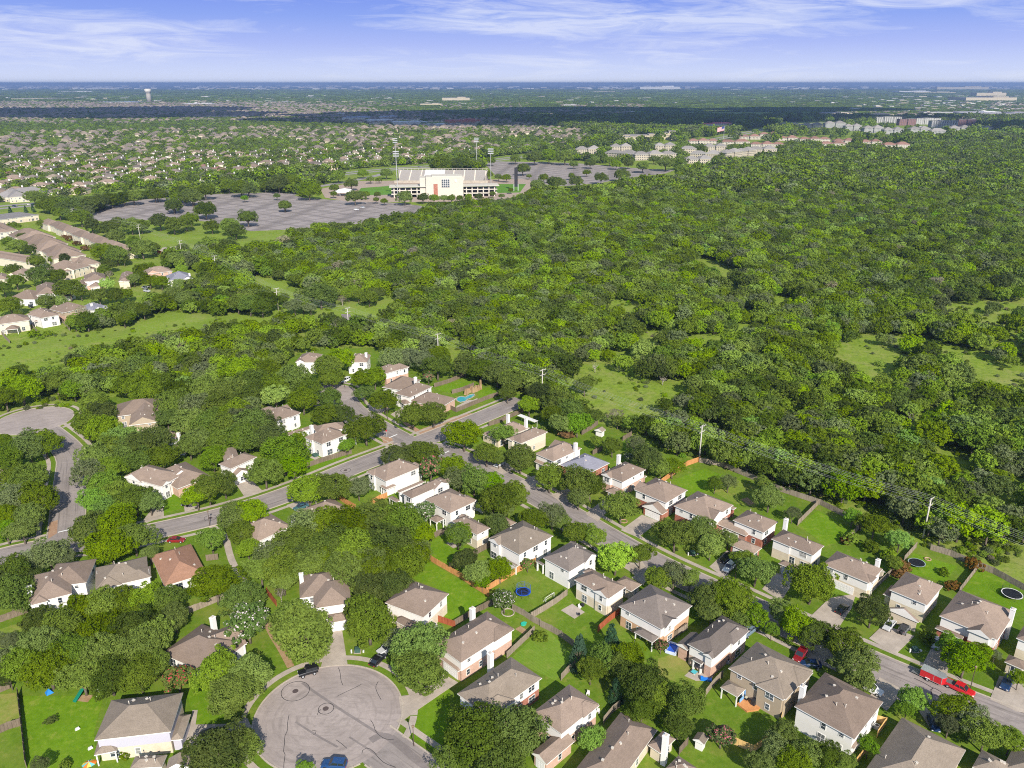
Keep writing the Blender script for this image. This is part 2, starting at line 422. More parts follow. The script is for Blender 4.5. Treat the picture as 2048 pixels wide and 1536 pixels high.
# one ground sheet to beyond the horizon
def m_ground():
    t = NT('ground_soil_and_grass', 0.95, 0.05); p = t.pos()
    k = t.noise(p, 0.03, 6, 0.62); k2 = t.noise(p, 0.35, 5, 0.7); k3 = t.noise(p, 2.5, 3, 0.7)
    c = t.mix(t.rng(k2, 0.35, 0.65, 0, 1), (0.145, 0.225, 0.018), (0.240, 0.315, 0.042))
    c = t.mix(t.rng(k, 0.46, 0.68, 0, 0.55), c, (0.27, 0.27, 0.085))
    k8 = t.noise(p, 0.12, 6, 0.75); c = t.mix(t.rng(k8, 0.50, 0.66, 0, 0.7), c, (0.30, 0.30, 0.10)); k9 = t.noise(p, 0.6, 4, 0.7); c = t.mix(t.rng(k9, 0.55, 0.66, 0, 0.7), c, (0.055, 0.10, 0.012))
    c = t.mix(t.rng(k3, 0.3, 0.75, 0.0, 0.45), c, (0.085, 0.14, 0.02))
    # beyond the modelled woods: woods and fields as seen in plan
    sep = t.n('ShaderNodeSeparateXYZ'); t.l(p, sep.inputs[0])
    far = t.rng(sep.outputs[1], 3000, 6000, 0, 1)
    f1 = t.noise(p, 0.006, 6, 0.7); f2 = t.noise(p, 0.0011, 5, 0.6, mapscale=(1, 0.45, 1)); f3 = t.noise(p, 0.0032, 6, 0.75, mapscale=(1, 0.35, 1))
    w = t.mix(t.rng(f1, 0.35, 0.65, 0, 1), (0.022, 0.046, 0.018), (0.050, 0.085, 0.028))
    w = t.mix(t.rng(f2, 0.60, 0.66, 0, 0.8), w, (0.17, 0.19, 0.08))
    w = t.mix(t.rng(f3, 0.64, 0.70, 0, 0.75), w, (0.40, 0.35, 0.28))
    t.col(t.mix(far, c, w)); return t.mat
mb = MB()
GX = [-60000, -8000, -2500, -800, -300, 0, 300, 800, 2500, 8000, 60000]; GY = [-2500, -300, 0, 300, 800, 2500, 8000, 20000, 60000]
for i in range(len(GX) - 1):
    for j in range(len(GY) - 1):
        mb.face([(GX[i], GY[j], -0.12), (GX[i + 1], GY[j], -0.12), (GX[i + 1], GY[j + 1], -0.12), (GX[i], GY[j + 1], -0.12)])
tag(mb.build('ground', m_ground()), kind='structure')

SHZ = [0]
def sheet(name, px, mat, z, cr='X', subdiv=False):
    SHZ[0] += 1; z += (SHZ[0] % 40) * 0.0008
    q = [U(*P(cr, *p)) for p in px]
    mb = MB(); mb.prism([(v.x, v.y) for v in q], z - 0.1, z)
    return tag(mb.build(name, mat), kind='structure')
LAWN = m_grass('lawn_grass', (0.098, 0.176, 0.014), (0.155, 0.242, 0.024), (0.25, 0.25, 0.06), 0.5)
LAWN_B = m_grass('lawn_bright', (0.104, 0.208, 0.009), (0.165, 0.282, 0.016), (0.26, 0.30, 0.05), 0.2)
LAWN_S = m_grass('lawn_mown', (0.128, 0.225, 0.020), (0.172, 0.280, 0.032), (0.26, 0.28, 0.07), 0.3, stripes=True)
LAWN_D = m_grass('lawn_dry', (0.150, 0.220, 0.025), (0.230, 0.290, 0.050), (0.34, 0.27, 0.10), 0.7)
MEAD = m_grass('meadow_grass', (0.150, 0.235, 0.025), (0.250, 0.330, 0.050), (0.29, 0.28, 0.11), 0.45, 0.05)
DIRT = m_grass('bare_soil', (0.30, 0.19, 0.10), (0.42, 0.29, 0.17), (0.46, 0.34, 0.2))
MULCH = m_grass('stone_bed', (0.36, 0.22, 0.14), (0.46, 0.30, 0.2), (0.5, 0.38, 0.26))

HOOD = [(-400, 850), (0, 830), (80, 818), (150, 812), (240, 790), (330, 785), (500, 780), (560, 745), (585, 712), (640, 700), (740, 695), (790, 712), (850, 722), (925, 740), (990, 772), (1058, 795), (1100, 835), (1215, 850), (1290, 885), (1330, 905), (1398, 923), (1500, 955), (1640, 1010), (1720, 1048), (1810, 1080), (1860, 1096), (1960, 1132), (2060, 1172), (2600, 1390), (2300, 1900), (-700, 1900)]
sheet('lawn', HOOD, LAWN, 0.0)
# yards that stand out
for name, cr, pts, mt in (
    ('lawn_backyard', 'D', ((1600, 310), (1740, 130), (2080, 270), (2180, 400), (1990, 420), (1720, 300)), LAWN_B),
    ('lawn_backyard', 'H', ((510, 1030), (640, 925), (880, 1060), (800, 1130), (690, 1170), (610, 1100)), LAWN_B),
    ('lawn_backyard', 'D', ((1240, 160), (1290, 20), (1590, 110), (1500, 230), (1380, 180)), LAWN_B),
    ('lawn_backyard', 'B', ((1170, 130), (1360, 60), (1790, 320), (1570, 530), (1430, 480), (1530, 290), (1280, 195)), LAWN_B),
    ('lawn_backyard', 'a', ((-200, -200),) * 0 or ((1380, 960), (1764, 700), (1764, 1400), (1560, 1330), (1390, 1230), (1350, 1100)), LAWN_B),
    ('lawn_backyard', 'b', ((850, 820), (1130, 560), (1300, 480), (1640, 830), (1380, 1090)), LAWN_S),
    ('lawn_backyard', 'b', ((1120, 350), (1560, 90), (1930, 370), (1700, 600), (1640, 560)), LAWN),
    ('lawn_backyard', 'f', ((260, 250), (1250, 250), (1130, 700), (1180, 1050), (340, 1250), (260, 600)), LAWN_B),
    ('lawn_backyard', 'f', ((-400, 260), (190, 220), (250, 600), (-400, 760)), LAWN_D),
    ('lawn_backyard', 'A', ((-60, 560), (190, 480), (130, 620), (-60, 690)), LAWN_D),
    ('lawn_backyard', 'F', ((1430, 265), (1640, 190), (1710, 245), (1560, 300)), LAWN_B),
    ('lawn_backyard', 'F', ((1720, 270), (1830, 250), (1890, 290), (1740, 355)), LAWN_B),
    ('lawn_backyard', 'F', ((1400, 1310), (1500, 1260), (1720, 1380), (1580, 1490), (1380, 1420)), LAWN_B),
    ('lawn_backyard', 'G', ((1510, 720), (1740, 640), (1890, 690), (1790, 800), (1620, 800)), LAWN_B),
    ('lawn_backyard', 'G', ((1795, 800), (1920, 700), (2160, 790), (2090, 900), (1950, 880)), LAWN_D),
    ('lawn_front', 'A', ((1260, 950), (1380, 900), (1660, 1120), (1620, 1170), (1340, 1200)), LAWN_B),
    ('lawn_front', 'E', ((1120, 790), (1190, 780), (1250, 905), (1115, 945)), LAWN_B),
    ('lawn_side', 'C', ((1420, 740), (1600, 690), (1640, 820), (1800, 900), (1740, 990), (1420, 850)), LAWN_D),
    ('lawn_side', 'F', ((560, 740), (760, 700), (860, 715), (520, 860)), LAWN_B),
):
    sheet(name, pts, mt, 0.02 + 0.0, cr)
for cr, pts in (('G', ((1985, 850), (2030, 835), (2080, 880), (2040, 890))), ('C', ((445, 540), (480, 520), (530, 550), (500, 575))),
                ('A', ((520, 1030), (560, 990), (640, 990), (600, 1040)))):
    sheet('bare_ground', pts, DIRT, 0.035, cr)
for cr, pts, mt in (('F', ((1180, 465), (1240, 520), (1330, 575), (1420, 560), (1560, 500), (1690, 430), (1560, 455), (1480, 490), (1330, 545), (1250, 500)), MULCH),
                ('F', ((1060, 590), (1140, 600), (1150, 640), (1090, 650)), MULCH), ('E', ((330, 1010), (395, 990), (390, 1080), (330, 1120)), MULCH)):
    sheet('stone_bed', pts, mt, 0.035, cr)

# streets with kerbs and pavements
def uv_ribbon(path, w, z, name, mat):
    ns = normals(path); vs = []; fs = []; uvs = []; L = 0; ls = [0]
    for a, b in zip(path, path[1:]): L += (b - a).length; ls.append(L)
    cols = 5
    for p, n in zip(path, ns):
        for j in range(cols):
            o = (j / (cols - 1) - .5) * w; vs.append((p.x + n.x * o, p.y + n.y * o, z))
    for i in range(len(path) - 1):
        for j in range(cols - 1):
            a = i * cols + j; fs.append((a, a + cols, a + cols + 1, a + 1)[::-1])
    me = bpy.data.meshes.new(name); me.from_pydata(vs, [], fs); me.materials.append(mat)
    uv = me.uv_layers.new(name='UVMap')
    for l in me.loops:
        i, j = divmod(l.vertex_index, cols); uv.data[l.index].uv = (ls[i], (j / (cols - 1) - .5) * w)
    return tag(obj(name, me), kind='structure')
def disc(name, c, r, z, mat, n=64):
    mb = MB(); mb.prism([(c.x + math.cos(2 * math.pi * i / n) * r, c.y + math.sin(2 * math.pi * i / n) * r) for i in range(n)], z - 0.05, z)
    return tag(mb.build(name, mat), kind='structure')
for i, (k, z) in enumerate((('d', 0.045), ('c', 0.049), ('b', 0.053), ('a', 0.057))):
    uv_ribbon(PATHS[k], STREET_W, z, 'road', ASPH)
for (c, r), z in zip(CULS, (0.065, 0.061, 0.0615)):
    disc('road_turning_circle', c, r, z, ASPH_C)
gut = MB(); walk = MB(); verge = MB()
for k, q in PATHS.items():
    for s in (-1, 1):
        keep = lambda p, k=k: not on_road(p, -0.25, k)
        kerb_strip(q, s * (STREET_W / 2 + 0.1), 0.32, 0.14, gut, keep)
        if k == 'c' and s < 0: pass
        ribbon(q, s * (STREET_W / 2 + 3.0), s * (STREET_W / 2 + 1.7), 0.072 + 'abcd'.index(k) * .0015, walk, keep=lambda p, k=k: not on_road(p, 0.2, k))
for ci, (c, r) in enumerate(CULS):
    n = 72
    ring = [Vector((c.x + math.cos(2 * math.pi * i / n) * r, c.y + math.sin(2 * math.pi * i / n) * r)) for i in range(n + 1)]
    kerb_strip(ring, -0.1, 0.32, 0.137, gut, keep=lambda p: not any(dist_path(p, q) < STREET_W / 2 for q in PATHS.values()))
    ribbon(ring, -1.8, -3.2, 0.0795 + ci * .001, walk, keep=lambda p: not any(dist_path(p, q) < STREET_W / 2 + 0.3 for q in PATHS.values()))
tag(gut.build('kerb', KERB), kind='structure')
tag(walk.build('sidewalk', CONC), kind='structure')

for cr, pts in (
    ('B', ((720, 550), (800, 550), (838, 790), (655, 800))), ('B', ((1495, 850), (1590, 905), (1275, 1120), (1210, 1170), (1185, 1000), (1290, 990))),
    ('f', ((1900, 500), (2060, 480), (2300, 420), (2600, 500), (2600, 600), (2200, 700))) if 0 else ('A', ((1240, 1350), (1300, 1195), (1540, 1190), (1690, 1150), (1720, 1215), (1580, 1290))),
    ('A', ((1315, 1095), (1350, 1095), (1335, 1200), (1290, 1240))),
    ('D', ((590, 455), (720, 330), (900, 300), (870, 400), (770, 550))), ('D', ((260, 268), (350, 160), (500, 180), (390, 350))),
    ('D', ((990, 605), (1090, 510), (1300, 590), (1170, 715))), ('D', ((1360, 775), (1440, 620), (1570, 660), (1520, 850))),
    ('D', ((1060, 870), (1230, 960), (1110, 1100), (990, 1010))), ('D', ((1815, 1020), (1880, 860), (2040, 900), (2140, 1130), (1990, 1100))),
    ('D', ((540, 660), (690, 650), (720, 720), (640, 830))), ('D', ((1330, 1100), (1450, 1100), (1470, 1200), (1400, 1210))),
    ('G', ((925, 950), (1050, 850), (1130, 880), (1005, 1000))), ('G', ((1165, 1060), (1310, 955), (1425, 1000), (1285, 1110))),
    ('G', ((690, 820), (800, 770), (850, 820), (780, 890))), ('G', ((455, 735), (600, 680), (620, 740), (540, 790))),
    ('G', ((270, 635), (390, 600), (440, 640), (360, 680))), ('G', ((1770, 1310), (1890, 1200), (1990, 1220), (1880, 1390))),
    ('E', ((975, 995), (1050, 900), (1115, 910), (1120, 965), (1000, 1010))), ('E', ((1250, 860), (1330, 860), (1350, 905), (1262, 935))),
    ('E', ((1605, 735), (1715, 715), (1790, 790), (1670, 835))), ('F', ((420, 1060), (540, 1020), (600, 1040), (500, 1110))),
    ('F', ((1130, 440), (1210, 395), (1250, 420), (1175, 470))), ('F', ((965, 400), (1090, 360), (1130, 400), (1045, 440))),
    ('C', ((1180, 110), (1290, 40), (1350, 140), (1330, 230))), ('C', ((1570, 430), (1740, 340), (1760, 400), (1640, 460))) if 0 else ('C', ((1240, 190), (1330, 130), (1370, 170), (1320, 240))),
):
    sheet('driveway', pts, CONC, 0.085, cr)
ribbon(smooth_path([U(*P('E', *p)) for p in ((1440, 1030), (1500, 1060), (1545, 1110), (1560, 1200), (1590, 1290), (1640, 1370), (1690, 1420))]), 0.9, -0.9, 0.04, walkp := MB())
tag(walkp.build('footpath', CONC), kind='structure')
ribbon(smooth_path([U(*P('B', *p)) for p in ((285, 480), (310, 560), (370, 650), (420, 740), (450, 800))]), 0.8, -0.8, 0.04, wp := MB())
tag(wp.build('dirt_path', DIRT), kind='structure')
# patios and other slabs
for cr, pts, mt in (('C', ((757, 412), (835, 368), (920, 425), (850, 470)), CONC), ('C', ((1600, 860), (1650, 815), (1800, 860), (1780, 890), (1680, 895)), CONC),
                ('g', ((1150, 1240), (1210, 1215), (1310, 1275), (1240, 1300)), CONC), ('h', ((360, 1290), (410, 1260), (480, 1290), (420, 1320)), CONC),
                ('F', ((1570, 395), (1720, 330), (1755, 350), (1650, 370), (1590, 415)), CONC), ('G', ((180, 225),) * 0 or ((40, 215), (130, 170), (215, 180), (90, 225)), CONC)):
    sheet('patio', pts, mt, 0.05, cr)
# white give-way lines
STRIPE = m_plain('road_paint', (0.78, 0.78, 0.76), 0.7)
for cr, a, b, w in (('F', (1120, 600), (1175, 577), 0.5), ('F', (1470, 718), (1530, 690), 0.5), ('E', (395, 1075), (470, 1057), 0.5)):
    p, q = U(*P(cr, *a)), U(*P(cr, *b)); d = q - p
    m = MB(); m.box((p.x + q.x) / 2, (p.y + q.y) / 2, 0.062, d.length, w, 0.004, math.atan2(d.y, d.x))
    tag(m.build('road_marking', STRIPE), kind='structure')
# tar seams on the turning circle
TAR = m_plain('tar', (0.045, 0.043, 0.045), 0.7)
TARL = m_asphalt('tar_patch', (0.22, 0.19, 0.178), False)
def seam(cr, pts, w=0.11, z=0.07, mat=TAR):
    q = smooth_path([U(*P(cr, *p)) for p in pts], 0.8, 2); m = ribbon(q, w / 2, -w / 2, z)
    tag(m.build('road_seam', mat), kind='structure')
for pts in (((605, 495), (625, 540), (632, 640), (655, 680)), ((590, 795), (700, 740), (790, 700), (850, 665)), ((1020, 640), (985, 700), (1020, 780), (1050, 830)),
            ((95, 985), (75, 1080), (85, 1140), (45, 1210), (50, 1290), (30, 1360), (60, 1400), (40, 1480), (40, 1540)),
            ((940, 1040), (975, 1090), (985, 1150), (1040, 1210), (1110, 1245), (1180, 1245)), ((580, 1245), (640, 1285), (695, 1335)),
            ((850, 1390), (855, 1350), (900, 1325), (960, 1350), (1010, 1420), (1080, 1490), (1200, 1530)), ((385, 990), (400, 950), (425, 930)), ((330, 1145), (380, 1145), (375, 1185), (345, 1190))):
    seam('a', pts)
seam('a', ((230, 650), (330, 730), (480, 830), (640, 940), (800, 1040), (960, 1140), (1060, 1200)), 0.6, 0.0665, TARL)
seam('a', ((720, 1215), (800, 1270), (900, 1330), (1000, 1400)), 0.4, 0.0667, TARL)
seam('a', ((160, 1060), (300, 1150), (450, 1240), (600, 1320)), 0.45, 0.0668, TARL)
seam('a', ((940, 1255), (1060, 1180), (1200, 1260), (1400, 1440), (1560, 1560)), 1.6, 0.0669, TARL)
seam('e', ((720, 1240), (850, 1300), (940, 1360), (1000, 1370), (1060, 1420)), 0.2, 0.059)
seam('e', ((950, 1360), (905, 1390), (940, 1430), (935, 1470)), 0.2, 0.0592)
for cr, x, y, r in (('a', 478, 922, 1.55), ('a', 160, 740, 2.9), ('F', 823, 822, 1.6), ('E', 1435, 977, 1.7), ('E', 465, 1173, 1.6)):
    c = U(*P(cr, x, y)); n = 28
    ring = [Vector((c.x + math.cos(2 * math.pi * i / n) * r, c.y + math.sin(2 * math.pi * i / n) * r)) for i in range(n + 1)]
    tag(ribbon(ring, 0.06, -0.07, 0.0705).build('road_seam', TAR), kind='structure')
IRON = m_plain('cast_iron', (0.10, 0.075, 0.07), 0.6, 0.4)
for cr, x, y, lab in (('a', 474, 922, 'round iron manhole cover inside a small black ring in the near turning circle'), ('a', 160, 740, 'round iron manhole cover inside a wide black ring beside the black off-road car'),
                     ('F', 823, 822, 'round manhole cover ringed in tar on the street below the corner house'), ('E', 1435, 977, 'round manhole cover ringed in tar near the street lamp on the curved street'),
                     ('E', 465, 1173, 'round manhole cover ringed in tar at the foot of the shaded side street')):
    c = U(*P(cr, x, y)); m = MB(); m.prism([(math.cos(i * math.pi / 10) * .62, math.sin(i * math.pi / 10) * .62) for i in range(20)], 0.0, 0.02)
    tag(m.build('manhole_cover', IRON, loc=(c.x, c.y, 0.066)), lab, 'manhole cover', 'manhole covers in the streets')

# meadows, the wide road, car parks, bare strips farther out
for pts in (((-60, 712), (0, 700), (150, 668), (280, 645), (330, 618), (430, 632), (560, 616), (550, 600), (505, 560), (520, 550), (580, 572), (640, 600), (700, 596), (795, 584), (795, 600), (770, 640), (700, 645), (640, 640), (560, 640), (500, 652), (440, 662), (360, 652), (200, 680), (60, 715), (-60, 735)),
            ((225, 545), (330, 510), (335, 535), (250, 552)), ((275, 470), (330, 460), (480, 462), (570, 472), (545, 488), (500, 498), (330, 500))):
    sheet('meadow', pts, MEAD, -0.05)
sheet('asphalt_court', ((682, 628), (700, 628), (704, 640), (686, 642)), ASPH_L, -0.03)
for pts in (((325, 495), (360, 492), (352, 502), (318, 503)),):
    sheet('concrete_slab', pts, CONC, -0.02)
LOT1 = ((170, 437), (205, 418), (270, 400), (330, 396), (430, 388), (560, 384), (610, 396), (700, 402), (800, 406), (858, 414), (835, 428), (760, 440), (690, 452), (600, 458), (500, 462), (420, 443), (330, 436), (230, 447))
LOT2 = ((965, 322), (1060, 324), (1150, 326), (1230, 333), (1300, 338), (1350, 340), (1330, 347), (1250, 356), (1200, 366), (1130, 372), (1060, 366), (990, 350))
sheet('parking_lot', LOT1, ASPH_L, -0.02)
sheet('parking_lot', LOT2, ASPH_L, -0.02)
HW = smooth_path([U(*p) for p in ((-120, 430), (-20, 416), (60, 409), (150, 402), (250, 391), (340, 381), (440, 371), (560, 360), (680, 348), (780, 338), (900, 330), (1000, 318), (1120, 306), (1240, 297), (1360, 288), (1430, 279), (1500, 264), (1560, 252), (1650, 245))], 15)
ASPH_H = m_asphalt('asphalt_highway', (0.30, 0.275, 0.27), False)
HGRASS = m_grass('verge_grass', (0.15, 0.22, 0.04), (0.21, 0.29, 0.06), (0.30, 0.29, 0.1), 0.5, 0.01)
tag(ribbon(HW, 34, -34, -0.09).build('highway_verge', HGRASS), kind='structure')
tag(ribbon(HW, 14, 4, -0.04).build('highway_lane', ASPH_H), kind='structure')
tag(ribbon(HW, -6, -16, -0.04).build('highway_lane', ASPH_H), kind='structure')
RAMP = smooth_path([U(*p) for p in ((160, 404), (230, 412), (290, 427))], 10)
tag(ribbon(RAMP, 3.5, -3.5, -0.01).build('access_road', ASPH_H), kind='structure')
ACC2 = smooth_path([U(*p) for p in ((780, 345), (700, 363), (640, 372), (600, 380), (560, 400))], 10)
tag(ribbon(ACC2, 6, -6, -0.015).build('access_road', ASPH_H), kind='structure')
FIELDG = m_grass('stadium_turf', (0.10, 0.22, 0.03), (0.14, 0.28, 0.04), (0.2, 0.28, 0.06), 0.1)
sheet('stadium_field', ((722, 376), (790, 371), (1000, 368), (1052, 368), (1040, 385), (900, 388), (740, 390), (716, 384)), FIELDG, 0.0)
PEB = m_conc('running_track', (0.42, 0.33, 0.27))
sheet('stadium_apron', ((640, 378), (720, 362), (1060, 358), (1068, 385), (1000, 400), (870, 404), (700, 404), (650, 395)), PEB, -0.012)
# ------------------------------------------------------------ tree meshes
def crown_mesh(name, mat, n_clump, n_leaf, leaf, seed, shape='round', squash=0.8, flower=None, spread=1.0):
    """unit crown (radius 1, centre at 0): leaf-sized faces gathered in clumps with gaps between them"""
    g = np.random.default_rng(seed)
    # clump centres
    i = np.arange(n_clump) + 0.5
    ph = np.arccos(1 - 1.55 * i / n_clump); th = math.pi * (1 + 5 ** 0.5) * i + g.uniform(0, 6)
    d = np.stack([np.cos(th) * np.sin(ph), np.sin(th) * np.sin(ph), np.cos(ph)], 1)
    lob = 1 + 0.16 * np.sin(2 * th + g.uniform(0, 6)) * np.sin(ph) + 0.10 * np.sin(3 * th + g.uniform(0, 6))
    rad = (g.uniform(0.46, 0.92, n_clump) * lob)[:, None]
    if shape == 'cone':
        zz = g.uniform(-0.9, 1.0, n_clump); w = 0.62 * (1.05 - zz) / 2 + 0.05
        ctr = np.stack([np.cos(th) * w, np.sin(th) * w, zz * 1.25], 1); cr = 0.16 + 0.22 * (1 - zz) / 2
        d = np.stack([np.cos(th) * 0.9, np.sin(th) * 0.9, np.full(n_clump, 0.35)], 1)
    else:
        ctr = d * rad * np.array([1, 1, squash]); cr = g.uniform(0.15, 0.30, n_clump) * spread
    ci = np.repeat(np.arange(n_clump), n_leaf)
    m = len(ci)
    q = g.normal(size=(m, 3)); q /= np.linalg.norm(q, axis=1)[:, None]
    q = q + d[ci] * 0.75; q /= np.linalg.norm(q, axis=1)[:, None]
    rr = cr[ci][:, None] * g.uniform(0.62, 1.08, (m, 1))
    pos = ctr[ci] + q * rr * np.array([1, 1, 0.8])
    nor = q * 0.62 + g.normal(size=(m, 3)) * 0.42 + np.array([0, 0, 0.22]); nor /= np.linalg.norm(nor, axis=1)[:, None]
    ax = np.cross(nor, g.normal(size=(m, 3))); ax /= np.linalg.norm(ax, axis=1)[:, None] + 1e-9
    bx = np.cross(nor, ax)
    s = leaf * g.uniform(0.6, 1.35, (m, 1)); s2 = s * g.uniform(0.45, 0.8, (m, 1))
    v = np.stack([pos - ax * s, pos + bx * s2, pos + ax * s, pos - bx * s2], 1).reshape(-1, 3)
    me = bpy.data.meshes.new(name)
    me.vertices.add(m * 4); me.vertices.foreach_set('co', v.astype(np.float32).ravel())
    me.loops.add(m * 4); me.loops.foreach_set('vertex_index', np.arange(m * 4, dtype=np.int32))
    me.polygons.add(m); me.polygons.foreach_set('loop_start', np.arange(0, m * 4, 4, dtype=np.int32))
    me.materials.append(mat); me.update(); me.validate()
    fl = None
    if flower:
        top = pos[(q[:, 2] > -0.1)]; g.shuffle(top); top = top[:int(len(top) * 0.15)]
        qn = top / (np.linalg.norm(top, axis=1)[:, None] + 1e-9)
        top = top + qn * 0.05; k = len(top)
        nor = qn + g.normal(size=(k, 3)) * 0.4; nor /= np.linalg.norm(nor, axis=1)[:, None]
        ax = np.cross(nor, g.normal(size=(k, 3))); ax /= np.linalg.norm(ax, axis=1)[:, None]; bx = np.cross(nor, ax)
        s = leaf * g.uniform(0.35, 0.75, (k, 1))
        v = np.stack([top - ax * s, top + bx * s, top + ax * s, top - bx * s], 1).reshape(-1, 3)
        fl = bpy.data.meshes.new('blossom'); fl.vertices.add(k * 4); fl.vertices.foreach_set('co', v.astype(np.float32).ravel())
        fl.loops.add(k * 4); fl.loops.foreach_set('vertex_index', np.arange(k * 4, dtype=np.int32))
        fl.polygons.add(k); fl.polygons.foreach_set('loop_start', np.arange(0, k * 4, 4, dtype=np.int32))
        fl.materials.append(FLOWER[flower]); fl.update()
    return me, fl
def trunk_mesh(name, seed, mat, limbs=6, thick=0.055, bare=False):
    """unit: ground at z=0, crown centre at z=1, crown radius about 0.8"""
    g = random.Random(seed); mb = MB()
    a = Vector((0, 0, -0.05)); b = Vector((g.uniform(-.05, .05), g.uniform(-.05, .05), 0.42))
    mb.tube(a, b, thick * 1.25, thick * 0.9, 8)
    for i in range(limbs):
        t = 2 * math.pi * (i + g.random() * .6) / limbs; r = g.uniform(.3, .6); z = g.uniform(.85, 1.35)
        m1 = b + Vector((math.cos(t) * r * .45, math.sin(t) * r * .45, (z - .42) * .5)); e = b + Vector((math.cos(t) * r, math.sin(t) * r, z - .42))
        mb.tube(b, m1, thick * .6, thick * .4, 6, caps=False); mb.tube(m1, e, thick * .4, thick * .12, 5, caps=False)
        for j in range(4 if bare else 1):
            t2 = t + g.uniform(-1, 1); e2 = m1 + Vector((math.cos(t2) * .25, math.sin(t2) * .25, g.uniform(.1, .3)))
            mb.tube(m1, e2, thick * .28, thick * .08, 5, caps=False)
            if bare:
                e3 = e + Vector((g.uniform(-.2, .2), g.uniform(-.2, .2), g.uniform(.05, .25))); mb.tube(e, e3, thick * .14, thick * .05, 4, caps=False)
    return mb.mesh(name, mat, True)

CROWNS = {}
for k, (nc, nl, lf, nv) in dict(o=(100, 115, .038, 5), d=(100, 115, .037, 3), l=(80, 100, .043, 3), y=(80, 100, .043, 2), p=(80, 90, .040, 3)).items():
    CROWNS[k] = [crown_mesh('crown', LEAF[k], nc, nl, lf, 100 + 10 * ord(k) + i)[0] for i in range(nv)]
CROWNS['c'] = [crown_mesh('crown', LEAF['c'], 50, 70, .06, 900 + i, 'cone')[0] for i in range(2)]
CROWNS['s'] = [crown_mesh('foliage', LEAF['o'], 26, 60, .09, 950 + i)[0] for i in range(3)]
CROWNS['r'] = [crown_mesh('foliage', LEAF['r'], 26, 60, .09, 980 + i)[0] for i in range(2)]
CROWNS['b'] = [crown_mesh('twigs', LEAF['b'], 30, 36, .05, 990 + i, spread=1.1)[0] for i in range(2)]
MYRT = {c: crown_mesh('crown', LEAF['m' if c != 'red' else 'o'], 40, 75, .07, 1000 + i, flower=c) for i, c in enumerate(('white', 'pink', 'red'))}
TRUNKS = [trunk_mesh('trunk', 50 + i, BARK) for i in range(5)]
BARE = [trunk_mesh('trunk', 70 + i, DEADBARK, 8, 0.05, True) for i in range(3)]
KIND = {'o': ('oak_tree', 'green rounded tree', 'tree'), 'd': ('live_oak_tree', 'dark green dense tree', 'tree'), 'l': ('lime_green_tree', 'fresh lime green tree', 'tree'),
        'y': ('lime_green_tree', 'bright yellow-green tree', 'tree'), 'p': ('pale_tree', 'pale grey-green airy tree', 'tree'), 'c': ('cedar_tree', 'blue-green upright cedar', 'tree'),
        's': ('shrub', 'small round green bush', 'shrub'), 'r': ('shrub', 'rust-tinted bush', 'shrub'), 'b': ('bare_tree', 'grey bare-twigged tree', 'tree'),
        'W': ('crape_myrtle', 'crape myrtle dotted with white blossom', 'tree'), 'K': ('crape_myrtle', 'crape myrtle with pink blossom', 'tree'), 'Q': ('crape_myrtle', 'crape myrtle with red blossom', 'tree')}
TREES = []          # (pos2, radius, kind, object)
def plant(kind, x, y, r, h=None, rnd=R):
    """one tree: an Empty at its foot with trunk and crown below it"""
    name = KIND[kind][0]
    low = kind in 'sr'
    if kind == 'c': hc = r * 1.5
    elif low: hc = r * 0.62
    elif kind in 'WKQ': hc = r * 1.05 + 0.6
    else: hc = h if h else r * 0.78 + 1.9
    t = empty(name, (x, y, 0), rnd.uniform(0, 6.28))
    if not low:
        obj('trunk', (BARE if kind == 'b' else TRUNKS)[rnd.randrange(3)], t, scale=(r * 1.0, r * 1.0, hc))
    if kind in 'WKQ':
        c, f = MYRT[{'W': 'white', 'K': 'pink', 'Q': 'red'}[kind]]
        k = rnd.uniform(0, 6.28)
        obj('crown', c, t, (0, 0, hc), k, (r, r, r * .95)); obj('blossom', f, t, (0, 0, hc), k, (r, r, r * .95))
    else:
        m = rnd.choice(CROWNS[kind]); sq = rnd.uniform(.88, 1.12)
        obj('foliage' if low else 'crown', m, t, (0, 0, hc), rnd.uniform(0, 6.28), (r * sq, r / sq, r * rnd.uniform(.85, 1.0) * (1.35 if kind == 'c' else 1)))
    TREES.append((Vector((x, y)), r, kind, t))
    return t
def crown_at(cr, cx, cy, rad, kind):
    """a tree whose crown is seen round (cx, cy) with half-width rad on the survey sheet"""
    px, py = P(cr, cx, cy); s = CROP[cr][2]
    hc = 4.0; r = 3.0
    for _ in range(4):
        g = U(px, py, hc); z = depth(g, hc); r = rad / s * z / FPX
        hc = r * 1.5 if kind == 'c' else r * .62 if kind in 'sr' else r * 1.05 + .6 if kind in 'WKQ' else r * .78 + 1.9
    return g, r
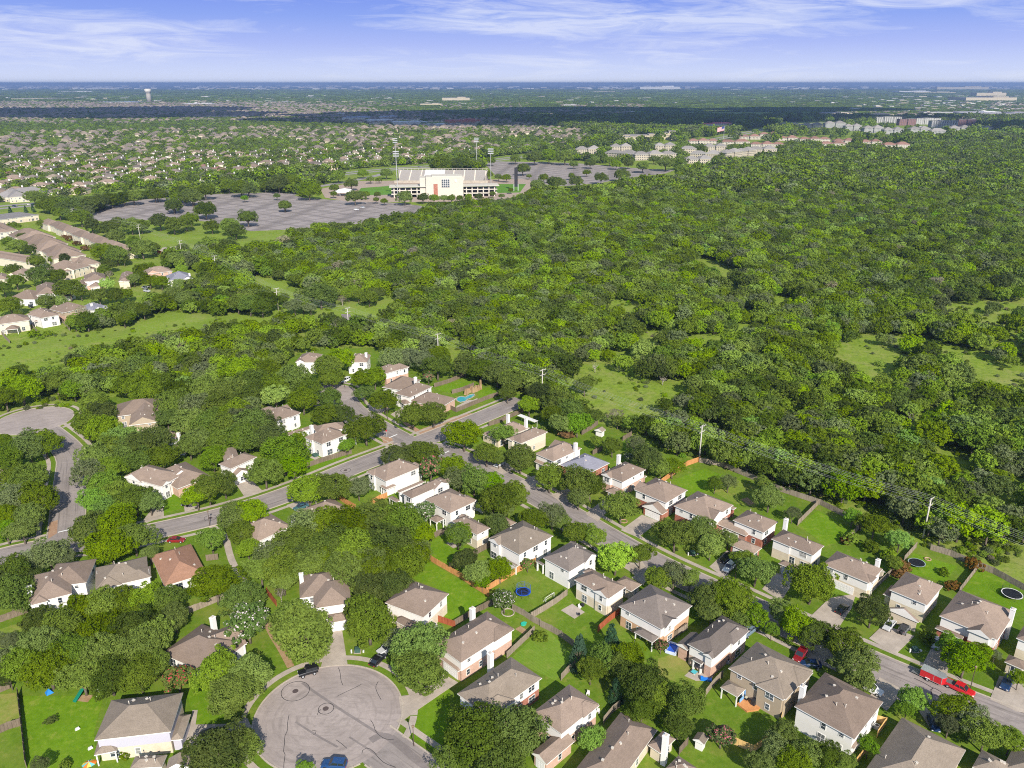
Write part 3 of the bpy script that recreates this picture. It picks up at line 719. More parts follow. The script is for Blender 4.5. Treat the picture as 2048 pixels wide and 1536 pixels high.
TREE_SPECS = {
 'A': """60 300 150 d;250 470 100 o;420 520 130 o;560 400 120 o;700 370 130 o;850 350 120 o;1000 330 120 o;1130 330 110 d;1190 450 100 o;700 550 150 o;900 520 140 d;1050 580 130 o;
 250 640 140 o;150 780 130 o;330 800 150 o;500 700 150 d;700 700 150 o;560 850 140 o;750 850 140 d;950 660 150 o;950 840 130 o;1050 770 100 o;60 620 70 p;20 740 80 p;60 860 70 d;
 1210 870 100 Q;1480 820 150 o;1700 850 150 o;1590 980 160 o;1470 220 150 o;1650 330 130 d;1690 490 145 W;1500 1370 190 o;1660 1340 120 o;345 1165 38 s;850 1400 45 s;270 1465 60 p;440 1475 50 s;1600 1120 60 o;1260 1330 20 s""",
 'B': """520 545 215 l2;980 480 175 o;1000 260 130 o;1160 250 120 d;900 400 80 o;1330 660 170 l;1330 830 165 o;1250 760 120 l;1180 620 85 p;180 1270 0 x;400 200 90 o;240 130 110 o;400 100 140 o;560 70 140 d;700 70 130 o;850 40 140 o;1000 90 150 o;1160 60 130 d;1290 30 110 o;380 290 40 b;540 1490 60 l""",
 'C': """180 1270 220 d;430 1230 200 d;330 1440 190 d;20 1420 120 d;370 340 85 W;1420 190 85 o;1530 160 100 p;1640 190 70 o;1750 330 120 o;1900 310 130 o;1780 430 80 o;
 880 690 80 c;1100 610 75 c;1050 730 100 l;960 810 90 o;1220 720 110 o;1150 800 100 o;1130 960 60 c;1320 900 160 d;1400 1000 110 o;1600 1040 140 d;1440 650 50 K;1560 1190 90 d;1310 1080 110 d;618 590 56 s;970 1285 88 l;1855 1260 90 K;
 1990 460 70 o""",
 'D': """600 220 150 o;220 130 110 l;140 60 70 o;70 340 130 o;220 440 90 l;330 540 50 l;400 420 95 o;490 500 115 o;620 570 110 d;830 650 140 o;900 790 150 o;950 890 80 o;1010 410 110 o;1200 110 75 r;1195 170 45 r;1560 245 50 r;1700 95 60 r;1390 600 60 s;
 1540 640 85 l;1650 740 130 l;1740 700 80 o;1850 710 40 p;1295 1015 92 l;1245 1090 60 l;1590 1080 120 o;1700 1160 120 p;1790 1250 120 o;1960 1290 95 o;1540 1180 80 p;410 1260 100 o;560 1390 110 o;350 1350 100 p;700 1400 100 d;480 1440 110 o;240 1450 90 o;820 1450 80 o;990 1330 62 l;
 2020 870 60 o;1360 500 0 x;1420 590 45 s;1500 150 40 s""",
 'E': """60 560 110 d;190 480 120 d;300 460 100 o;380 580 90 o;330 680 90 p;200 700 120 o;80 700 100 o;250 830 130 o;100 830 120 p;330 900 90 o;200 960 100 o;50 960 90 o;150 1050 90 o;40 1060 80 l;20 450 60 d;
 600 330 120 o;540 420 100 o;700 370 110 o;830 420 100 l;690 260 100 o;640 180 90 o;750 500 100 o;860 500 100 d;950 480 110 o;1060 430 100 o;1100 560 100 o;960 580 100 d;650 560 110 o;600 660 100 p;750 630 90 o;700 740 100 l;560 860 110 o;650 850 110 l;800 810 110 o;920 840 110 d;1020 860 85 d;840 930 80 o;720 900 90 l;
 620 1050 140 o;790 1020 140 o;750 1170 140 o;910 1110 120 o;330 1220 120 p;220 1260 100 p;430 1240 70 p;100 1340 130 d;40 1420 100 d;200 1400 90 d;1020 1210 56 o;1440 1110 92 l;1420 770 110 o;1340 820 90 o;1530 740 90 o;1590 960 110 o;1700 930 110 o;1640 1070 90 o;1690 1180 70 o;
 1200 200 120 o;1350 220 120 p;1500 220 120 o;1280 320 110 o;1420 320 110 d;1560 330 110 o;1690 300 120 p;1790 350 110 d;1660 430 110 d;1500 440 100 o;1350 440 100 o;1450 560 90 d;1290 480 90 o;1140 290 80 d;1230 110 100 d;1400 100 110 o;1560 110 110 o;1720 120 90 d;1000 110 90 o;880 60 100 o;560 60 90 o;410 40 90 o;
 80 210 110 d;270 110 120 o;140 90 110 o;400 170 80 o;500 90 80 l;30 150 90 o""",
 'F': """1000 1150 150 o;1200 1170 150 d;850 1200 150 o;700 1180 130 o;560 1200 130 p;1340 1260 90 o;1100 1330 170 d;900 1370 170 o;700 1350 160 d;500 1330 150 o;340 1400 130 p;1290 1380 110 o;1230 1460 130 o;600 1460 140 o;1040 1480 150 o;820 1500 150 o;
 570 950 120 o;720 930 125 o;910 930 85 p;1190 720 100 o;1350 700 105 o;1400 800 95 K;1560 790 90 o;1600 880 90 p;1700 880 110 l;1820 900 80 l;1860 1020 130 o;1970 980 100 o;1370 1100 75 W;1590 1260 88 d;1860 1190 82 d;
 960 530 118 o;830 650 50 l;410 690 140 l;470 790 90 l;500 610 60 o;270 830 110 o;340 310 88 y;60 430 110 o;190 500 130 d;300 590 110 d;110 600 120 d;150 400 90 p;720 330 92 d;530 340 95 o;680 440 90 o;800 440 75 d;
 470 200 120 o;570 260 95 d;330 240 100 o;190 220 110 d;60 260 100 o;100 130 110 o;280 130 90 o;700 110 100 o;780 60 90 o;730 190 75 o;930 190 75 o;1020 180 80 o;950 290 62 l;1090 340 88 o;1280 440 95 o;1420 430 92 o;1630 570 118 o;
 1150 60 90 p;1250 50 80 p;1350 70 80 p;1450 110 90 d;1470 40 80 o;1390 185 42 K;1640 90 90 o;1750 130 90 d;1860 160 90 o;1960 210 90 o;1930 290 60 o""",
 'G': """620 130 90 d;730 180 100 o;820 240 100 d;700 270 80 o;760 330 80 o;870 330 85 l;790 400 55 r;990 270 50 d;1000 450 45 o;1110 480 65 o;1270 470 62 p;1350 560 105 d;1520 620 72 o;1440 630 70 o;1225 560 38 W;1810 735 52 d;1900 725 58 p;
 370 400 75 l;250 530 85 o;330 560 60 o;480 560 105 o;680 690 105 o;880 720 125 o;960 760 90 d;880 830 75 o;1170 890 118 o;1540 1080 125 o;1720 1050 100 o;1780 1160 92 y;1130 1240 118 y;1300 1220 85 o;
 570 980 85 o;700 950 95 p;760 1000 60 o;860 1070 85 o;980 1090 85 o;300 870 85 p;430 820 95 o;370 910 70 o;70 1080 80 d;100 1260 85 o;190 1350 90 o;340 1320 85 o;220 1400 60 l;530 1290 46 K;1900 1110 60 o;590 60 60 o;920 60 70 o;540 200 70 o;1130 270 55 b;1240 310 45 o;650 370 30 s""",
 'H': """310 830 95 o;470 940 48 p;1030 1020 90 o;880 960 60 l;870 1120 60 s;1120 1230 62 s;1160 1280 55 o;1000 1170 60 s;1200 1120 70 l;830 1130 40 r;270 740 60 o""",
 'J': """570 700 75 p;640 690 70 o;700 720 50 p;780 610 120 d;880 600 60 o;1180 630 70 o;960 650 38 b;350 655 90 d;480 640 50 o;350 560 30 s;1010 600 60 o;1090 610 50 o;1240 600 60 o;420 800 40 s;620 600 60 s;300 700 90 d;200 690 90 d;100 680 80 o;980 520 70 o;1060 530 60 b;66 835 28 s""",
 'I': """640 110 90 d;800 90 90 o;400 110 90 o;520 150 90 d;1000 60 75 d;1250 40 70 o;1400 130 72 d;1450 40 80 o;1560 60 80 o;1660 160 88 d;480 180 70 o;560 190 60 d;650 220 90 o;740 280 80 o;860 310 80 o;950 270 80 o;1060 280 90 o;1140 290 70 o;1290 250 90 d;1400 280 90 o;1500 260 80 o;1540 230 70 o;1710 290 70 o;1860 290 90 o;
 1900 330 80 d;2000 220 90 d;1150 470 100 o;1240 460 60 o;1080 420 70 d;940 370 80 o;850 500 100 o;940 520 100 o;800 480 80 o;880 600 70 o;1000 560 50 o;60 420 60 o;140 450 80 o;240 480 60 d;180 380 50 o;520 550 55 d;430 560 40 o;620 620 55 d;300 570 70 o;110 640 65 d;330 680 110 d;470 690 80 o;130 730 80 d;30 790 80 d;560 800 110 o;470 760 60 o;650 830 60 o;
 860 760 70 y;1080 720 60 o;1130 690 60 o;1210 730 70 o;1300 740 70 o;800 850 90 o;930 850 80 o;1010 840 70 o;880 680 40 b;840 640 60 o;1150 640 70 o;1220 620 50 o;80 930 100 o;380 900 90 o;480 900 70 o;150 1000 50 o;700 1050 100 d;600 1060 80 o;820 1020 90 o;930 960 80 o;1050 950 90 o;1160 970 80 o;1000 1040 70 o;660 980 60 b;
 1300 900 90 o;1400 830 90 o;1500 880 90 o;1450 760 70 o;1230 870 60 o;1880 1068 28 s;1470 640 50 y;1700 450 110 o;1840 450 90 d;1600 520 90 o;1420 560 80 o;1480 470 60 o;480 320 20 r;560 390 34 r;620 430 30 r;690 470 36 r;520 375 22 r;80 160 20 c;205 155 20 c;265 150 22 c;110 290 50 o;330 270 40 o;700 700 0 x;270 1160 50 s;390 1160 36 s;430 920 50 d""",
}
for cr, s in TREE_SPECS.items():
    for it in s.replace('\n', ' ').split(';'):
        x, y, rad, k = it.split(); x, y, rad = float(x), float(y), float(rad)
        if rad <= 0: continue
        kk = 'l' if k == 'l2' else k
        if k == 'l2': kk = 'p2'
        g, r = crown_at(cr, x, y, rad * (1.0 if kk in 'sr' else .9 if cr == 'I' else 1.06), kk[0])
        if cr == 'E' and dist_path(g, PATHS['d']) < STREET_W / 2 + r * .12: continue
        if (g - CUL2_C).length < CUL2_R + r * .1: continue
        plant('o' if k == 'l2' else kk, g.x, g.y, r)
print('yard trees', len(TREES))
# ------------------------------------------------------------ houses
def m_roof(name, base, wear=0.25):
    t = NT(name, 0.92, 0.12); o = t.coord('Object'); p = t.pos(); rr = t.orand()
    k = t.noise(p, 0.35, 5, 0.65); k2 = t.noise(p, 5.0, 3, 0.75)
    k3 = t.noise(o, 1.0, 3, 0.6, mapscale=(0.6, 0.6, 5.0))
    c = t.mix(t.rng(k2, 0.3, 0.7, 0, 1), tuple(x * (1 - wear) for x in base), tuple(min(1, x * (1 + wear)) for x in base))
    c = t.mix(t.rng(k, 0.4, 0.7, 0, 0.45), c, tuple(x * 0.66 for x in base))
    c = t.mix(t.rng(k3, 0.45, 0.7, 0, 0.3), c, tuple(x * 1.3 for x in base))
    hs = t.n('ShaderNodeHueSaturation'); t.l(c, hs.inputs['Color']); t.l(t.rng(rr, 0, 1, 0.74, 1.06), hs.inputs['Value'])
    sep = t.n('ShaderNodeSeparateXYZ'); t.l(p, sep.inputs[0])
    w = t.math('SINE', t.math('MULTIPLY', sep.outputs[2], 48.0)); t.bump(t.math('ADD', t.math('MULTIPLY', w, 0.08), k2), 0.5, 0.03)
    t.col(hs.outputs[0]); return t.mat
ROOF = {'t': m_roof('shingle_taupe', (0.268, 0.203, 0.160)), 'g': m_roof('shingle_grey', (0.22, 0.22, 0.26)), 'o': m_roof('shingle_terracotta', (0.40, 0.225, 0.150)),
        'd': m_roof('shingle_dark', (0.185, 0.155, 0.135)), 'b': m_roof('shingle_weathered', (0.262, 0.214, 0.168)), 'r': m_roof('shingle_red', (0.27, 0.155, 0.125)), 'y': m_roof('shingle_pale', (0.30, 0.28, 0.27))}
def m_siding(name, c, board=True):
    t = NT(name, 0.75, 0.2); p = t.pos(); sep = t.n('ShaderNodeSeparateXYZ'); t.l(p, sep.inputs[0])
    k = t.noise(p, 0.5, 5, 0.6)
    f = t.math('FRACT', t.math('MULTIPLY', sep.outputs[2], 5.0 if board else 3.0))
    q = t.mix(t.rng(k, 0.35, 0.7, 0, 0.22), c, tuple(x * 0.78 for x in c))
    if board: q = t.mix(t.rng(f, 0.0, 0.16, 0.25, 0.0), q, tuple(x * 0.5 for x in c))
    t.col(q); return t.mat
def m_brick(name, a, b, mortar, sc=2.2):
    t = NT(name, 0.9, 0.1); p = t.pos()
    sep = t.n('ShaderNodeSeparateXYZ'); t.l(p, sep.inputs[0]); cb = t.n('ShaderNodeCombineXYZ')
    t.l(t.math('ADD', sep.outputs[0], sep.outputs[1]), cb.inputs[0]); t.l(sep.outputs[2], cb.inputs[1])
    br = t.n('ShaderNodeTexBrick'); br.inputs['Scale'].default_value = sc; br.inputs['Mortar Size'].default_value = 0.02
    br.inputs['Color1'].default_value = a + (1,); br.inputs['Color2'].default_value = b + (1,); br.inputs['Mortar'].default_value = mortar + (1,)
    t.l(cb.outputs[0], br.inputs[0])
    k = t.noise(p, 0.6, 4, 0.6)
    t.col(t.mix(t.rng(k, 0.35, 0.7, 0, 0.3), br.outputs[0], tuple(x * 0.6 for x in a))); return t.mat
WALL = {'w': m_siding('siding_white', (0.78, 0.75, 0.71)), 'c': m_siding('siding_cream', (0.68, 0.61, 0.48)), 'n': m_siding('siding_tan', (0.42, 0.34, 0.245)), 'v': m_siding('siding_lavender', (0.48, 0.465, 0.53)),
        'k': m_brick('brick_rose', (0.50, 0.30, 0.22), (0.60, 0.38, 0.28), (0.6, 0.52, 0.45)), 'R': m_brick('brick_red', (0.30, 0.085, 0.05), (0.42, 0.14, 0.085), (0.45, 0.36, 0.3)),
        'l': m_brick('limestone', (0.60, 0.51, 0.38), (0.70, 0.60, 0.46), (0.62, 0.55, 0.45), 1.1), 'p': m_brick('brick_orange', (0.50, 0.29, 0.15), (0.58, 0.35, 0.2), (0.6, 0.5, 0.4)), 'x': m_siding('siding_white_plain', (0.74, 0.72, 0.69), False)}
TRIM = m_plain('trim_white', (0.80, 0.78, 0.74), 0.5, 0.3, var=0.04)
DOORW = m_plain('garage_door_white', (0.78, 0.76, 0.74), 0.6, var=0.05)
DARKM = m_plain('dark_metal', (0.03, 0.03, 0.035), 0.5)
GLASS = NT('window_glass', 0.08, 0.7); GLASS.col(GLASS.ramp(GLASS.orand(), [(0.0, (0.03, 0.04, 0.055)), (0.55, (0.05, 0.06, 0.075)), (0.62, (0.22, 0.22, 0.22)), (0.8, (0.08, 0.10, 0.12)), (1.0, (0.34, 0.33, 0.31))])); GLASS = GLASS.mat
REDDOOR = m_plain('front_door_red', (0.25, 0.03, 0.02), 0.5)
VENTM = m_plain('vent_metal', (0.62, 0.56, 0.48), 0.6)
BLUEW = m_siding('porch_blue', (0.22, 0.42, 0.72))
A45 = math.pi / 4

def window_meshes(w, h):
    f = MB()
    for dx in (-w / 2, w / 2): f.box(dx, 0, -h / 2 - .05, .11, .09, h + .1)
    for z in (-h / 2 - .055, h / 2 - .055, -.03): f.box(0, 0, z, w - .11 if z != -.03 else w - .11, .086, .11 if z != -.03 else .06)
    if w > 1.3: f.box(0, 0, -h / 2, .08, .083, h)
    g = MB(); g.box(0, -.005, -h / 2, w, .05, h)
    return f.mesh('window', TRIM), g.mesh('pane', GLASS)
WIN = {k: window_meshes(*k) for k in ((0.95, 1.45), (1.8, 1.45), (0.95, 0.8), (1.5, 2.0), (2.2, 2.0))}
def door_mesh():
    m = MB(); m.box(0, 0, 0, 1.0, .1, 2.1); m.box(0, .03, 1.2, .5, .1, .6, m=1); return m.mesh('front_door', [REDDOOR, GLASS])
DOOR = door_mesh()
_gd = {}
def garage_mesh(w):
    w = round(w, 1)
    if w not in _gd:
        m = MB(); m.box(0, 0, 0, w, .08, 2.15, m=0)
        for i in range(4):
            for j in range(int(w / .8)):
                m.box(-w / 2 + .4 + (j + .5) * (w - .8) / int(w / .8), .03, .08 + i * .52, .8 * (w - .8) / w * .8, .06, .36)
        m.box(0, -.01, 2.15, w + .2, .1, .12, m=1); m.box(-w / 2 - .06, -.01, 0, .12, .1, 2.15, m=1); m.box(w / 2 + .06, -.01, 0, .12, .1, 2.15, m=1)
        _gd[w] = m.mesh('garage_door', [DOORW, TRIM])
    return _gd[w]
def pipe_mesh():
    m = MB(); m.tube((0, 0, -.4), (0, 0, .65), .07, n=8); m.tube((0, 0, .65), (0, 0, .82), .13, .1, 8); return m.mesh('roof_vent', VENTM, True)
def cap_mesh():
    m = MB(); m.box(0, 0, -.15, .4, .4, .32); m.box(0, 0, .17, .5, .5, .06); return m.mesh('roof_vent', VENTM)
PIPE, CAP = pipe_mesh(), cap_mesh()

class Block:
    """one wing: rectangle of the eaves (centre, half sizes, direction), its eave height and roof kind"""
    def __init__(s, c, e1, a, b, H, roof, opts=''):
        s.c, s.e1, s.a, s.b, s.H, s.roof, s.opts = c, e1, a, b, H, roof, opts
        s.e2 = Vector((-e1.y, e1.x)); s.ov = 0.42
    def inside(s, p, m=0.0):
        d = p - s.c; return abs(d.dot(s.e1)) < s.a + m and abs(d.dot(s.e2)) < s.b + m
    def pitch(s): return 0.30 if 'L' in s.opts else 0.52
    def top(s):
        if s.roof == 'f': return s.H + .3
        if s.roof == '1': return s.H + s.b * s.pitch()
        if s.roof == '2': return s.H + s.a * s.pitch()
        return s.H + min(s.a, s.b) * s.pitch()
    def zat(s, p):
        d = p - s.c; x, y = s.a - abs(d.dot(s.e1)), s.b - abs(d.dot(s.e2)); k = s.pitch()
        if s.roof == 'f': return s.H + .2
        return s.H + {'1': y, '2': x}.get(s.roof, min(x, y)) * k
def make_block(spec):
    roof, H, cr = spec[0], spec[1], spec[2]; rest = list(spec[3:])
    opts = rest.pop() if isinstance(rest[-1], str) else ''
    ang = A45
    if len(rest) in (5, 7) : ang = math.radians(rest.pop())
    pts = [U(*P(cr, rest[i], rest[i + 1]), H) for i in range(0, len(rest), 2)]
    if len(pts) == 3:
        e1 = (pts[1] - pts[0]).normalized(); e2 = Vector((-e1.y, e1.x)); w = (pts[2] - pts[1]).dot(e2)
        c = (pts[0] + pts[1]) / 2 + e2 * w / 2; return Block(c, e1, (pts[1] - pts[0]).length / 2, abs(w) / 2, H, roof, opts)
    e1 = Vector((math.cos(ang), math.sin(ang))); e2 = Vector((-e1.y, e1.x)); d = pts[1] - pts[0]
    return Block((pts[0] + pts[1]) / 2, e1, abs(d.dot(e1)) / 2, abs(d.dot(e2)) / 2, H, roof, opts)

def roof_mesh(b, o, roofm, wallm, zadd=0.0):
    """hip / gable / flat roof of one wing with eaves board; o = house origin"""
    m = MB(); H = b.H + zadd; k = b.pitch(); t = .2
    def W(x, y, z):
        q = b.c + b.e1 * x + b.e2 * y - o; return (q.x, q.y, z)
    a, c = b.a, b.b
    lo = [W(-a, -c, H - t), W(a, -c, H - t), W(a, c, H - t), W(-a, c, H - t)]; hi = [W(-a, -c, H), W(a, -c, H), W(a, c, H), W(-a, c, H)]
    for i in range(4): m.face([lo[i], lo[(i + 1) % 4], hi[(i + 1) % 4], hi[i]], 1)
    m.face(lo[::-1], 1)
    if b.roof == 'f':
        m.face(hi, 0)
    elif b.roof in 'hp':
        if a >= c:
            r = a - c; A, B = W(-r, 0, H + c * k), W(r, 0, H + c * k)
            if r < 0.05:
                for i in range(4): m.face([hi[i], hi[(i + 1) % 4], A])
            else:
                m.face([hi[0], hi[1], B, A]); m.face([hi[1], hi[2], B]); m.face([hi[2], hi[3], A, B]); m.face([hi[3], hi[0], A])
        else:
            r = c - a; A, B = W(0, -r, H + a * k), W(0, r, H + a * k)
            m.face([hi[0], hi[1], A]); m.face([hi[1], hi[2], B, A]); m.face([hi[2], hi[3], B]); m.face([hi[3], hi[0], A, B])
    elif b.roof == '1':      # ridge along e1
        A, B = W(-a, 0, H + c * k), W(a, 0, H + c * k); i1, i2 = W(-a + b.ov, 0, H + c * k - .02), W(a - b.ov, 0, H + c * k - .02)
        m.face([hi[0], hi[1], B, A]); m.face([hi[2], hi[3], A, B])
        m.face([W(-a + b.ov, c, H), W(-a + b.ov, -c, H), i1], 2); m.face([W(a - b.ov, -c, H), W(a - b.ov, c, H), i2], 2)
        m.face([hi[3], hi[0], A], 2); m.face([hi[1], hi[2], B], 2)
    else:                    # '2': ridge along e2
        A, B = W(0, -c, H + a * k), W(0, c, H + a * k)
        m.face([hi[1], hi[2], B, A]); m.face([hi[3], hi[0], A, B]); m.face([hi[0], hi[1], A], 2); m.face([hi[2], hi[3], B], 2)
    return m.mesh('roof', [roofm, TRIM, wallm])
HOUSES = []
def house(label, blocks, wall='w', low='k', roof='t', chim=(), nick=None, vents=5, name='house', cat='house', group=None, detail=True, doorside=None, rnd=R):
    bl = [make_block(s) for s in blocks]; b0 = bl[0]; o = b0.c.copy()
    if detail and vents and b0.H > 4 and name == 'house':      # cross wings break up the big hip
        for ci in range(2):
            n_, half, off, t_ = rnd.choice(((-b0.e2, b0.a, b0.b, b0.e1), (b0.e1, b0.b, b0.a, b0.e2), (b0.e2, b0.a, b0.b, b0.e1), (-b0.e1, b0.b, b0.a, b0.e2))) if ci else min(((-b0.e2, b0.a, b0.b, b0.e1), (b0.e1, b0.b, b0.a, b0.e2), (b0.e2, b0.a, b0.b, b0.e1), (-b0.e1, b0.b, b0.a, b0.e2)), key=lambda q: (b0.c + q[0]).length + rnd.uniform(0, .9))
            wq = rnd.uniform(.34, .5) * half; sh = rnd.choice((-1, 1)) * (half - wq) * rnd.uniform(.75, .98); dep = (off + rnd.uniform(.25, .75)) / 2
            cc = b0.c + n_ * dep + t_ * sh
            if any(x is not b0 and x.inside(b0.c + n_ * (off + .5) + t_ * sh, 1.0) for x in bl) or (not ci and rnd.random() < .3): continue
            al = abs(n_.dot(b0.e1)) > .5
            bl.append(Block(cc, b0.e1, dep if al else wq, wq if al else dep, b0.H, rnd.choice(('h', '1' if al else '2'))))
    root = empty(name, (o.x, o.y, 0)); tag(root, label, cat, group)
    hs = []
    for i, b in enumerate(bl):
        dz = 0.013 * i
        obj('roof', roof_mesh(b, o, ROOF[roof], WALL[wall], dz), root)
        if 'P' in b.opts:      # open porch: posts
            for sx in (-1, 1):
                for sy in (-1, 1):
                    q = b.c + b.e1 * sx * (b.a - .3) + b.e2 * sy * (b.b - .3)
                    if any(x.inside(q, -.2) for x in bl if x is not b and 'P' not in x.opts): continue
                    m = MB(); m.box(0, 0, 0, .22, .22, b.H - .15); obj('post', m.mesh('post', TRIM), root, (q.x - o.x, q.y - o.y, 0), math.atan2(b.e1.y, b.e1.x))
            continue
        w, d = b.a - b.ov, b.b - b.ov; rz = math.atan2(b.e1.y, b.e1.x); lc = b.c - o
        m = MB(); zsplit = 2.75 if b.H > 4 else b.H
        corners = [lc + b.e1 * sx * w + b.e2 * sy * d for sx, sy in ((-1, -1), (1, -1), (1, 1), (-1, 1))]
        for i4 in range(4):
            p, q = corners[i4], corners[(i4 + 1) % 4]
            n = b.e2 * -1 if i4 == 0 else b.e1 if i4 == 1 else b.e2 if i4 == 2 else b.e1 * -1
            lowm = 1 if (b.H > 4 or 'S' not in b.opts) else 0
            if 'U' in b.opts: lowm = 0
            m.face([(p.x, p.y, -.1), (q.x, q.y, -.1), (q.x, q.y, zsplit), (p.x, p.y, zsplit)], lowm)
            if zsplit < b.H: m.face([(p.x, p.y, zsplit), (q.x, q.y, zsplit), (q.x, q.y, b.H - .1), (p.x, p.y, b.H - .1)], 0)
        obj('wall', m.mesh('wall', [WALL[wall], WALL[low]]), root)
        if not detail: continue
        # windows on the walls that stand free
        for i4, (n, half, off, tdir) in enumerate(((-b.e2, w, d, b.e1), (b.e1, d, w, b.e2), (b.e2, w, d, -b.e1), (-b.e1, d, w, -b.e2))):
            toward = (b.c + n * off).normalized().dot(n)
            if toward > 0.45: continue
            face = 'sidx'[i4]; rzw = math.atan2(-n.x, n.y) + math.pi
            gdone = 0.0
            if ('G%d' % i4) in b.opts:
                gw = min(4.9, 2 * half - 1.0); pos = lc + n * (off + .03)
                obj('garage_door', garage_mesh(gw), root, (pos.x, pos.y, 0), rzw + math.pi); gdone = 2.6
            floors = [(1.5, 0)] + ([(4.25, 1)] if b.H > 4 else [])
            for zc, fl in floors:
                if gdone and fl == 0: continue
                nwin = max(1, int(2 * half / 3.6))
                for j in range(nwin):
                    if rnd.random() < (0.30 if fl else 0.28): continue
                    tpos = ((j + .5) / nwin - .5) * 2 * (half - .4) + rnd.uniform(-.3, .3)
                    q = b.c + n * (off + .35) + tdir * tpos
                    if any(x is not b and x.inside(q, .25) and (('P' not in x.opts and x.H + 0.6 > zc) or (x.H < zc < x.H + 1.6)) for x in bl): continue
                    key = rnd.choice(((.95, 1.45), (1.8, 1.45), (.95, 1.45), (.95, .8))) if fl else rnd.choice(((.95, 1.45), (1.8, 1.45), (1.5, 2.0), (.95, 1.45), (2.2, 2.0)))
                    if key[0] > 2 * half - 1: continue
                    z = zc + (0.2 if key[1] < 1 else -.2 if key[1] > 1.9 else 0)
                    pos = lc + n * (off + .03) + tdir * tpos
                    f = obj('window', WIN[key][0], root, (pos.x, pos.y, z), rzw); obj('pane', WIN[key][1], f)
            if doorside == i4 and b is b0:
                pos = lc + n * (off + .03) + tdir * (half * .7); obj('front_door', DOOR, root, (pos.x, pos.y, .1), rzw)
    # chimneys: (crop, x, y of the visible top, height over ground)
    for cr, x, y, zt in chim:
        g = U(*P(cr, x, y), zt); q = g - o; m = MB()
        m.box(0, 0, 0, 1.05, .95, zt); m.box(0, 0, zt, 1.2, 1.1, .12, m=0); m.box(0, 0, zt + .12, .5, .5, .25, m=1)
        obj('chimney', m.mesh('chimney', [WALL['x'], VENTM]), root, (q.x, q.y, 0), math.atan2(b0.e1.y, b0.e1.x))
    if detail:
        for i in range(vents):
            b = bl[0]; q = b.c + b.e1 * rnd.uniform(-.7, .7) * b.a + b.e2 * rnd.uniform(-.7, .7) * b.b
            z = max(x.zat(q) for x in bl if x.inside(q))
            obj('roof_vent', PIPE if i % 2 else CAP, root, (q.x - o.x, q.y - o.y, z), rnd.uniform(0, 3))
    HOUSES.append((o, nick or label, root, bl))
    return root

H2, H1 = 5.5, 2.9
# --- right of the long street, from the junction down
house('taupe-roofed house with white patio roof beside the wide street end', [('h', H1, 'G', 215, 400, 545, 360)], low='l', nick='the house by the wide street end', chim=[('G', 396, 272, 6.5), ('G', 519, 300, 6.5)])
house('two-storey taupe-roofed house second from the wide street end', [('h', H2, 'G', 395, 430, 665, 390)], wall='c', low='l', nick='the second house from the wide street end')
house('house with tall white chimney left of the blue-grey roof', [('h', H2, 'G', 578, 535, 900, 500), ('2', H1, 'G', 575, 590, 700, 590, 'U')], low='R', chim=[('G', 858, 466, 8.5)], nick='the tall-chimney house')
house('low house with the blue-grey roof', [('h', H1 + .6, 'G', 752, 612, 1090, 600)], roof='g', low='R', nick='the blue-grey roof')
house('two-storey white house with a white chimney right of the blue-grey roof', [('h', H2, 'G', 1035, 672, 1338, 645), ('h', H1, 'G', 1062, 790, 1195, 800, 'G3'), ('h', H1, 'G', 1250, 665, 1345, 690)], low='k', chim=[('G', 1153, 548, 8.2)], nick='the white house right of the blue-grey roof')
house('red brick house with gabled garage wing and white garage door', [('h', H2, 'G', 1258, 782, 1622, 785), ('1', H1, 'G', 1310, 893, 1485, 930, 'G3')], low='R', nick='the red brick garage house')
house('taupe-roofed house directly right of the red brick garage house', [('h', H2, 'G', 1527, 892, 1935, 887), ('h', H1, 'H', 30, 905, 85, 905)], low='R', nick='the house right of the brick garage house')
house('house with long sloping front roof above the parked white and black cars', [('h', H2, 'H', 60, 990, 370, 1002), ('h', H1, 'H', -65, 1010, 205, 1060, 'G3'), ('h', H1 , 'G', 1905, 1155, 2130, 1180, 'G3')], low='R', nick='the house above the parked white car')
house('house with limestone front and white chimney beside the bright square lawn', [('h', H2, 'H', 325, 1115, 685, 1165), ('h', H1, 'H', 372, 1285, 520, 1310, 'G3')], wall='w', low='l', chim=[('H', 425, 985, 8)], nick='the limestone-front house')
house('house with tall slim white chimney on its right beside the flat black trampoline', [('h', H2, 'D', 672, 95, 1085, 130, 'G3'), ('h', H1, 'D', 1030, 120, 1100, 150)], low='l', chim=[('D', 1054, 68, 7.6)], nick='the slim-chimney house')
house('house with two white garage doors behind a silver car and a black off-road car', [('h', H2, 'D', 1130, 270, 1495, 245), ('1', H1 + .2, 'D', 1108, 400, 1335, 485, 'G3'), ('h', H1, 'D', 1085, 300, 1200, 260)], wall='w', low='l', nick='the two-garage house')
house('large house with red brick front, red door and white chimney by the trailer', [('h', H2, 'D', 1470, 448, 1992, 420), ('1', H2, 'D', 1660, 545, 1850, 570), ('h', H1, 'D', 1440, 532, 1640, 590)], wall='w', low='R', chim=[('D', 1975, 405, 8)], nick='the brick-front house by the trailer', doorside=3)
house('house cut by the right picture edge right of the brick-front house', [('h', H2, 'D', 1995, 600, 2350, 590), ('h', H1, 'D', 1915, 762, 2080, 770)], low='l', nick='the house at the right edge')
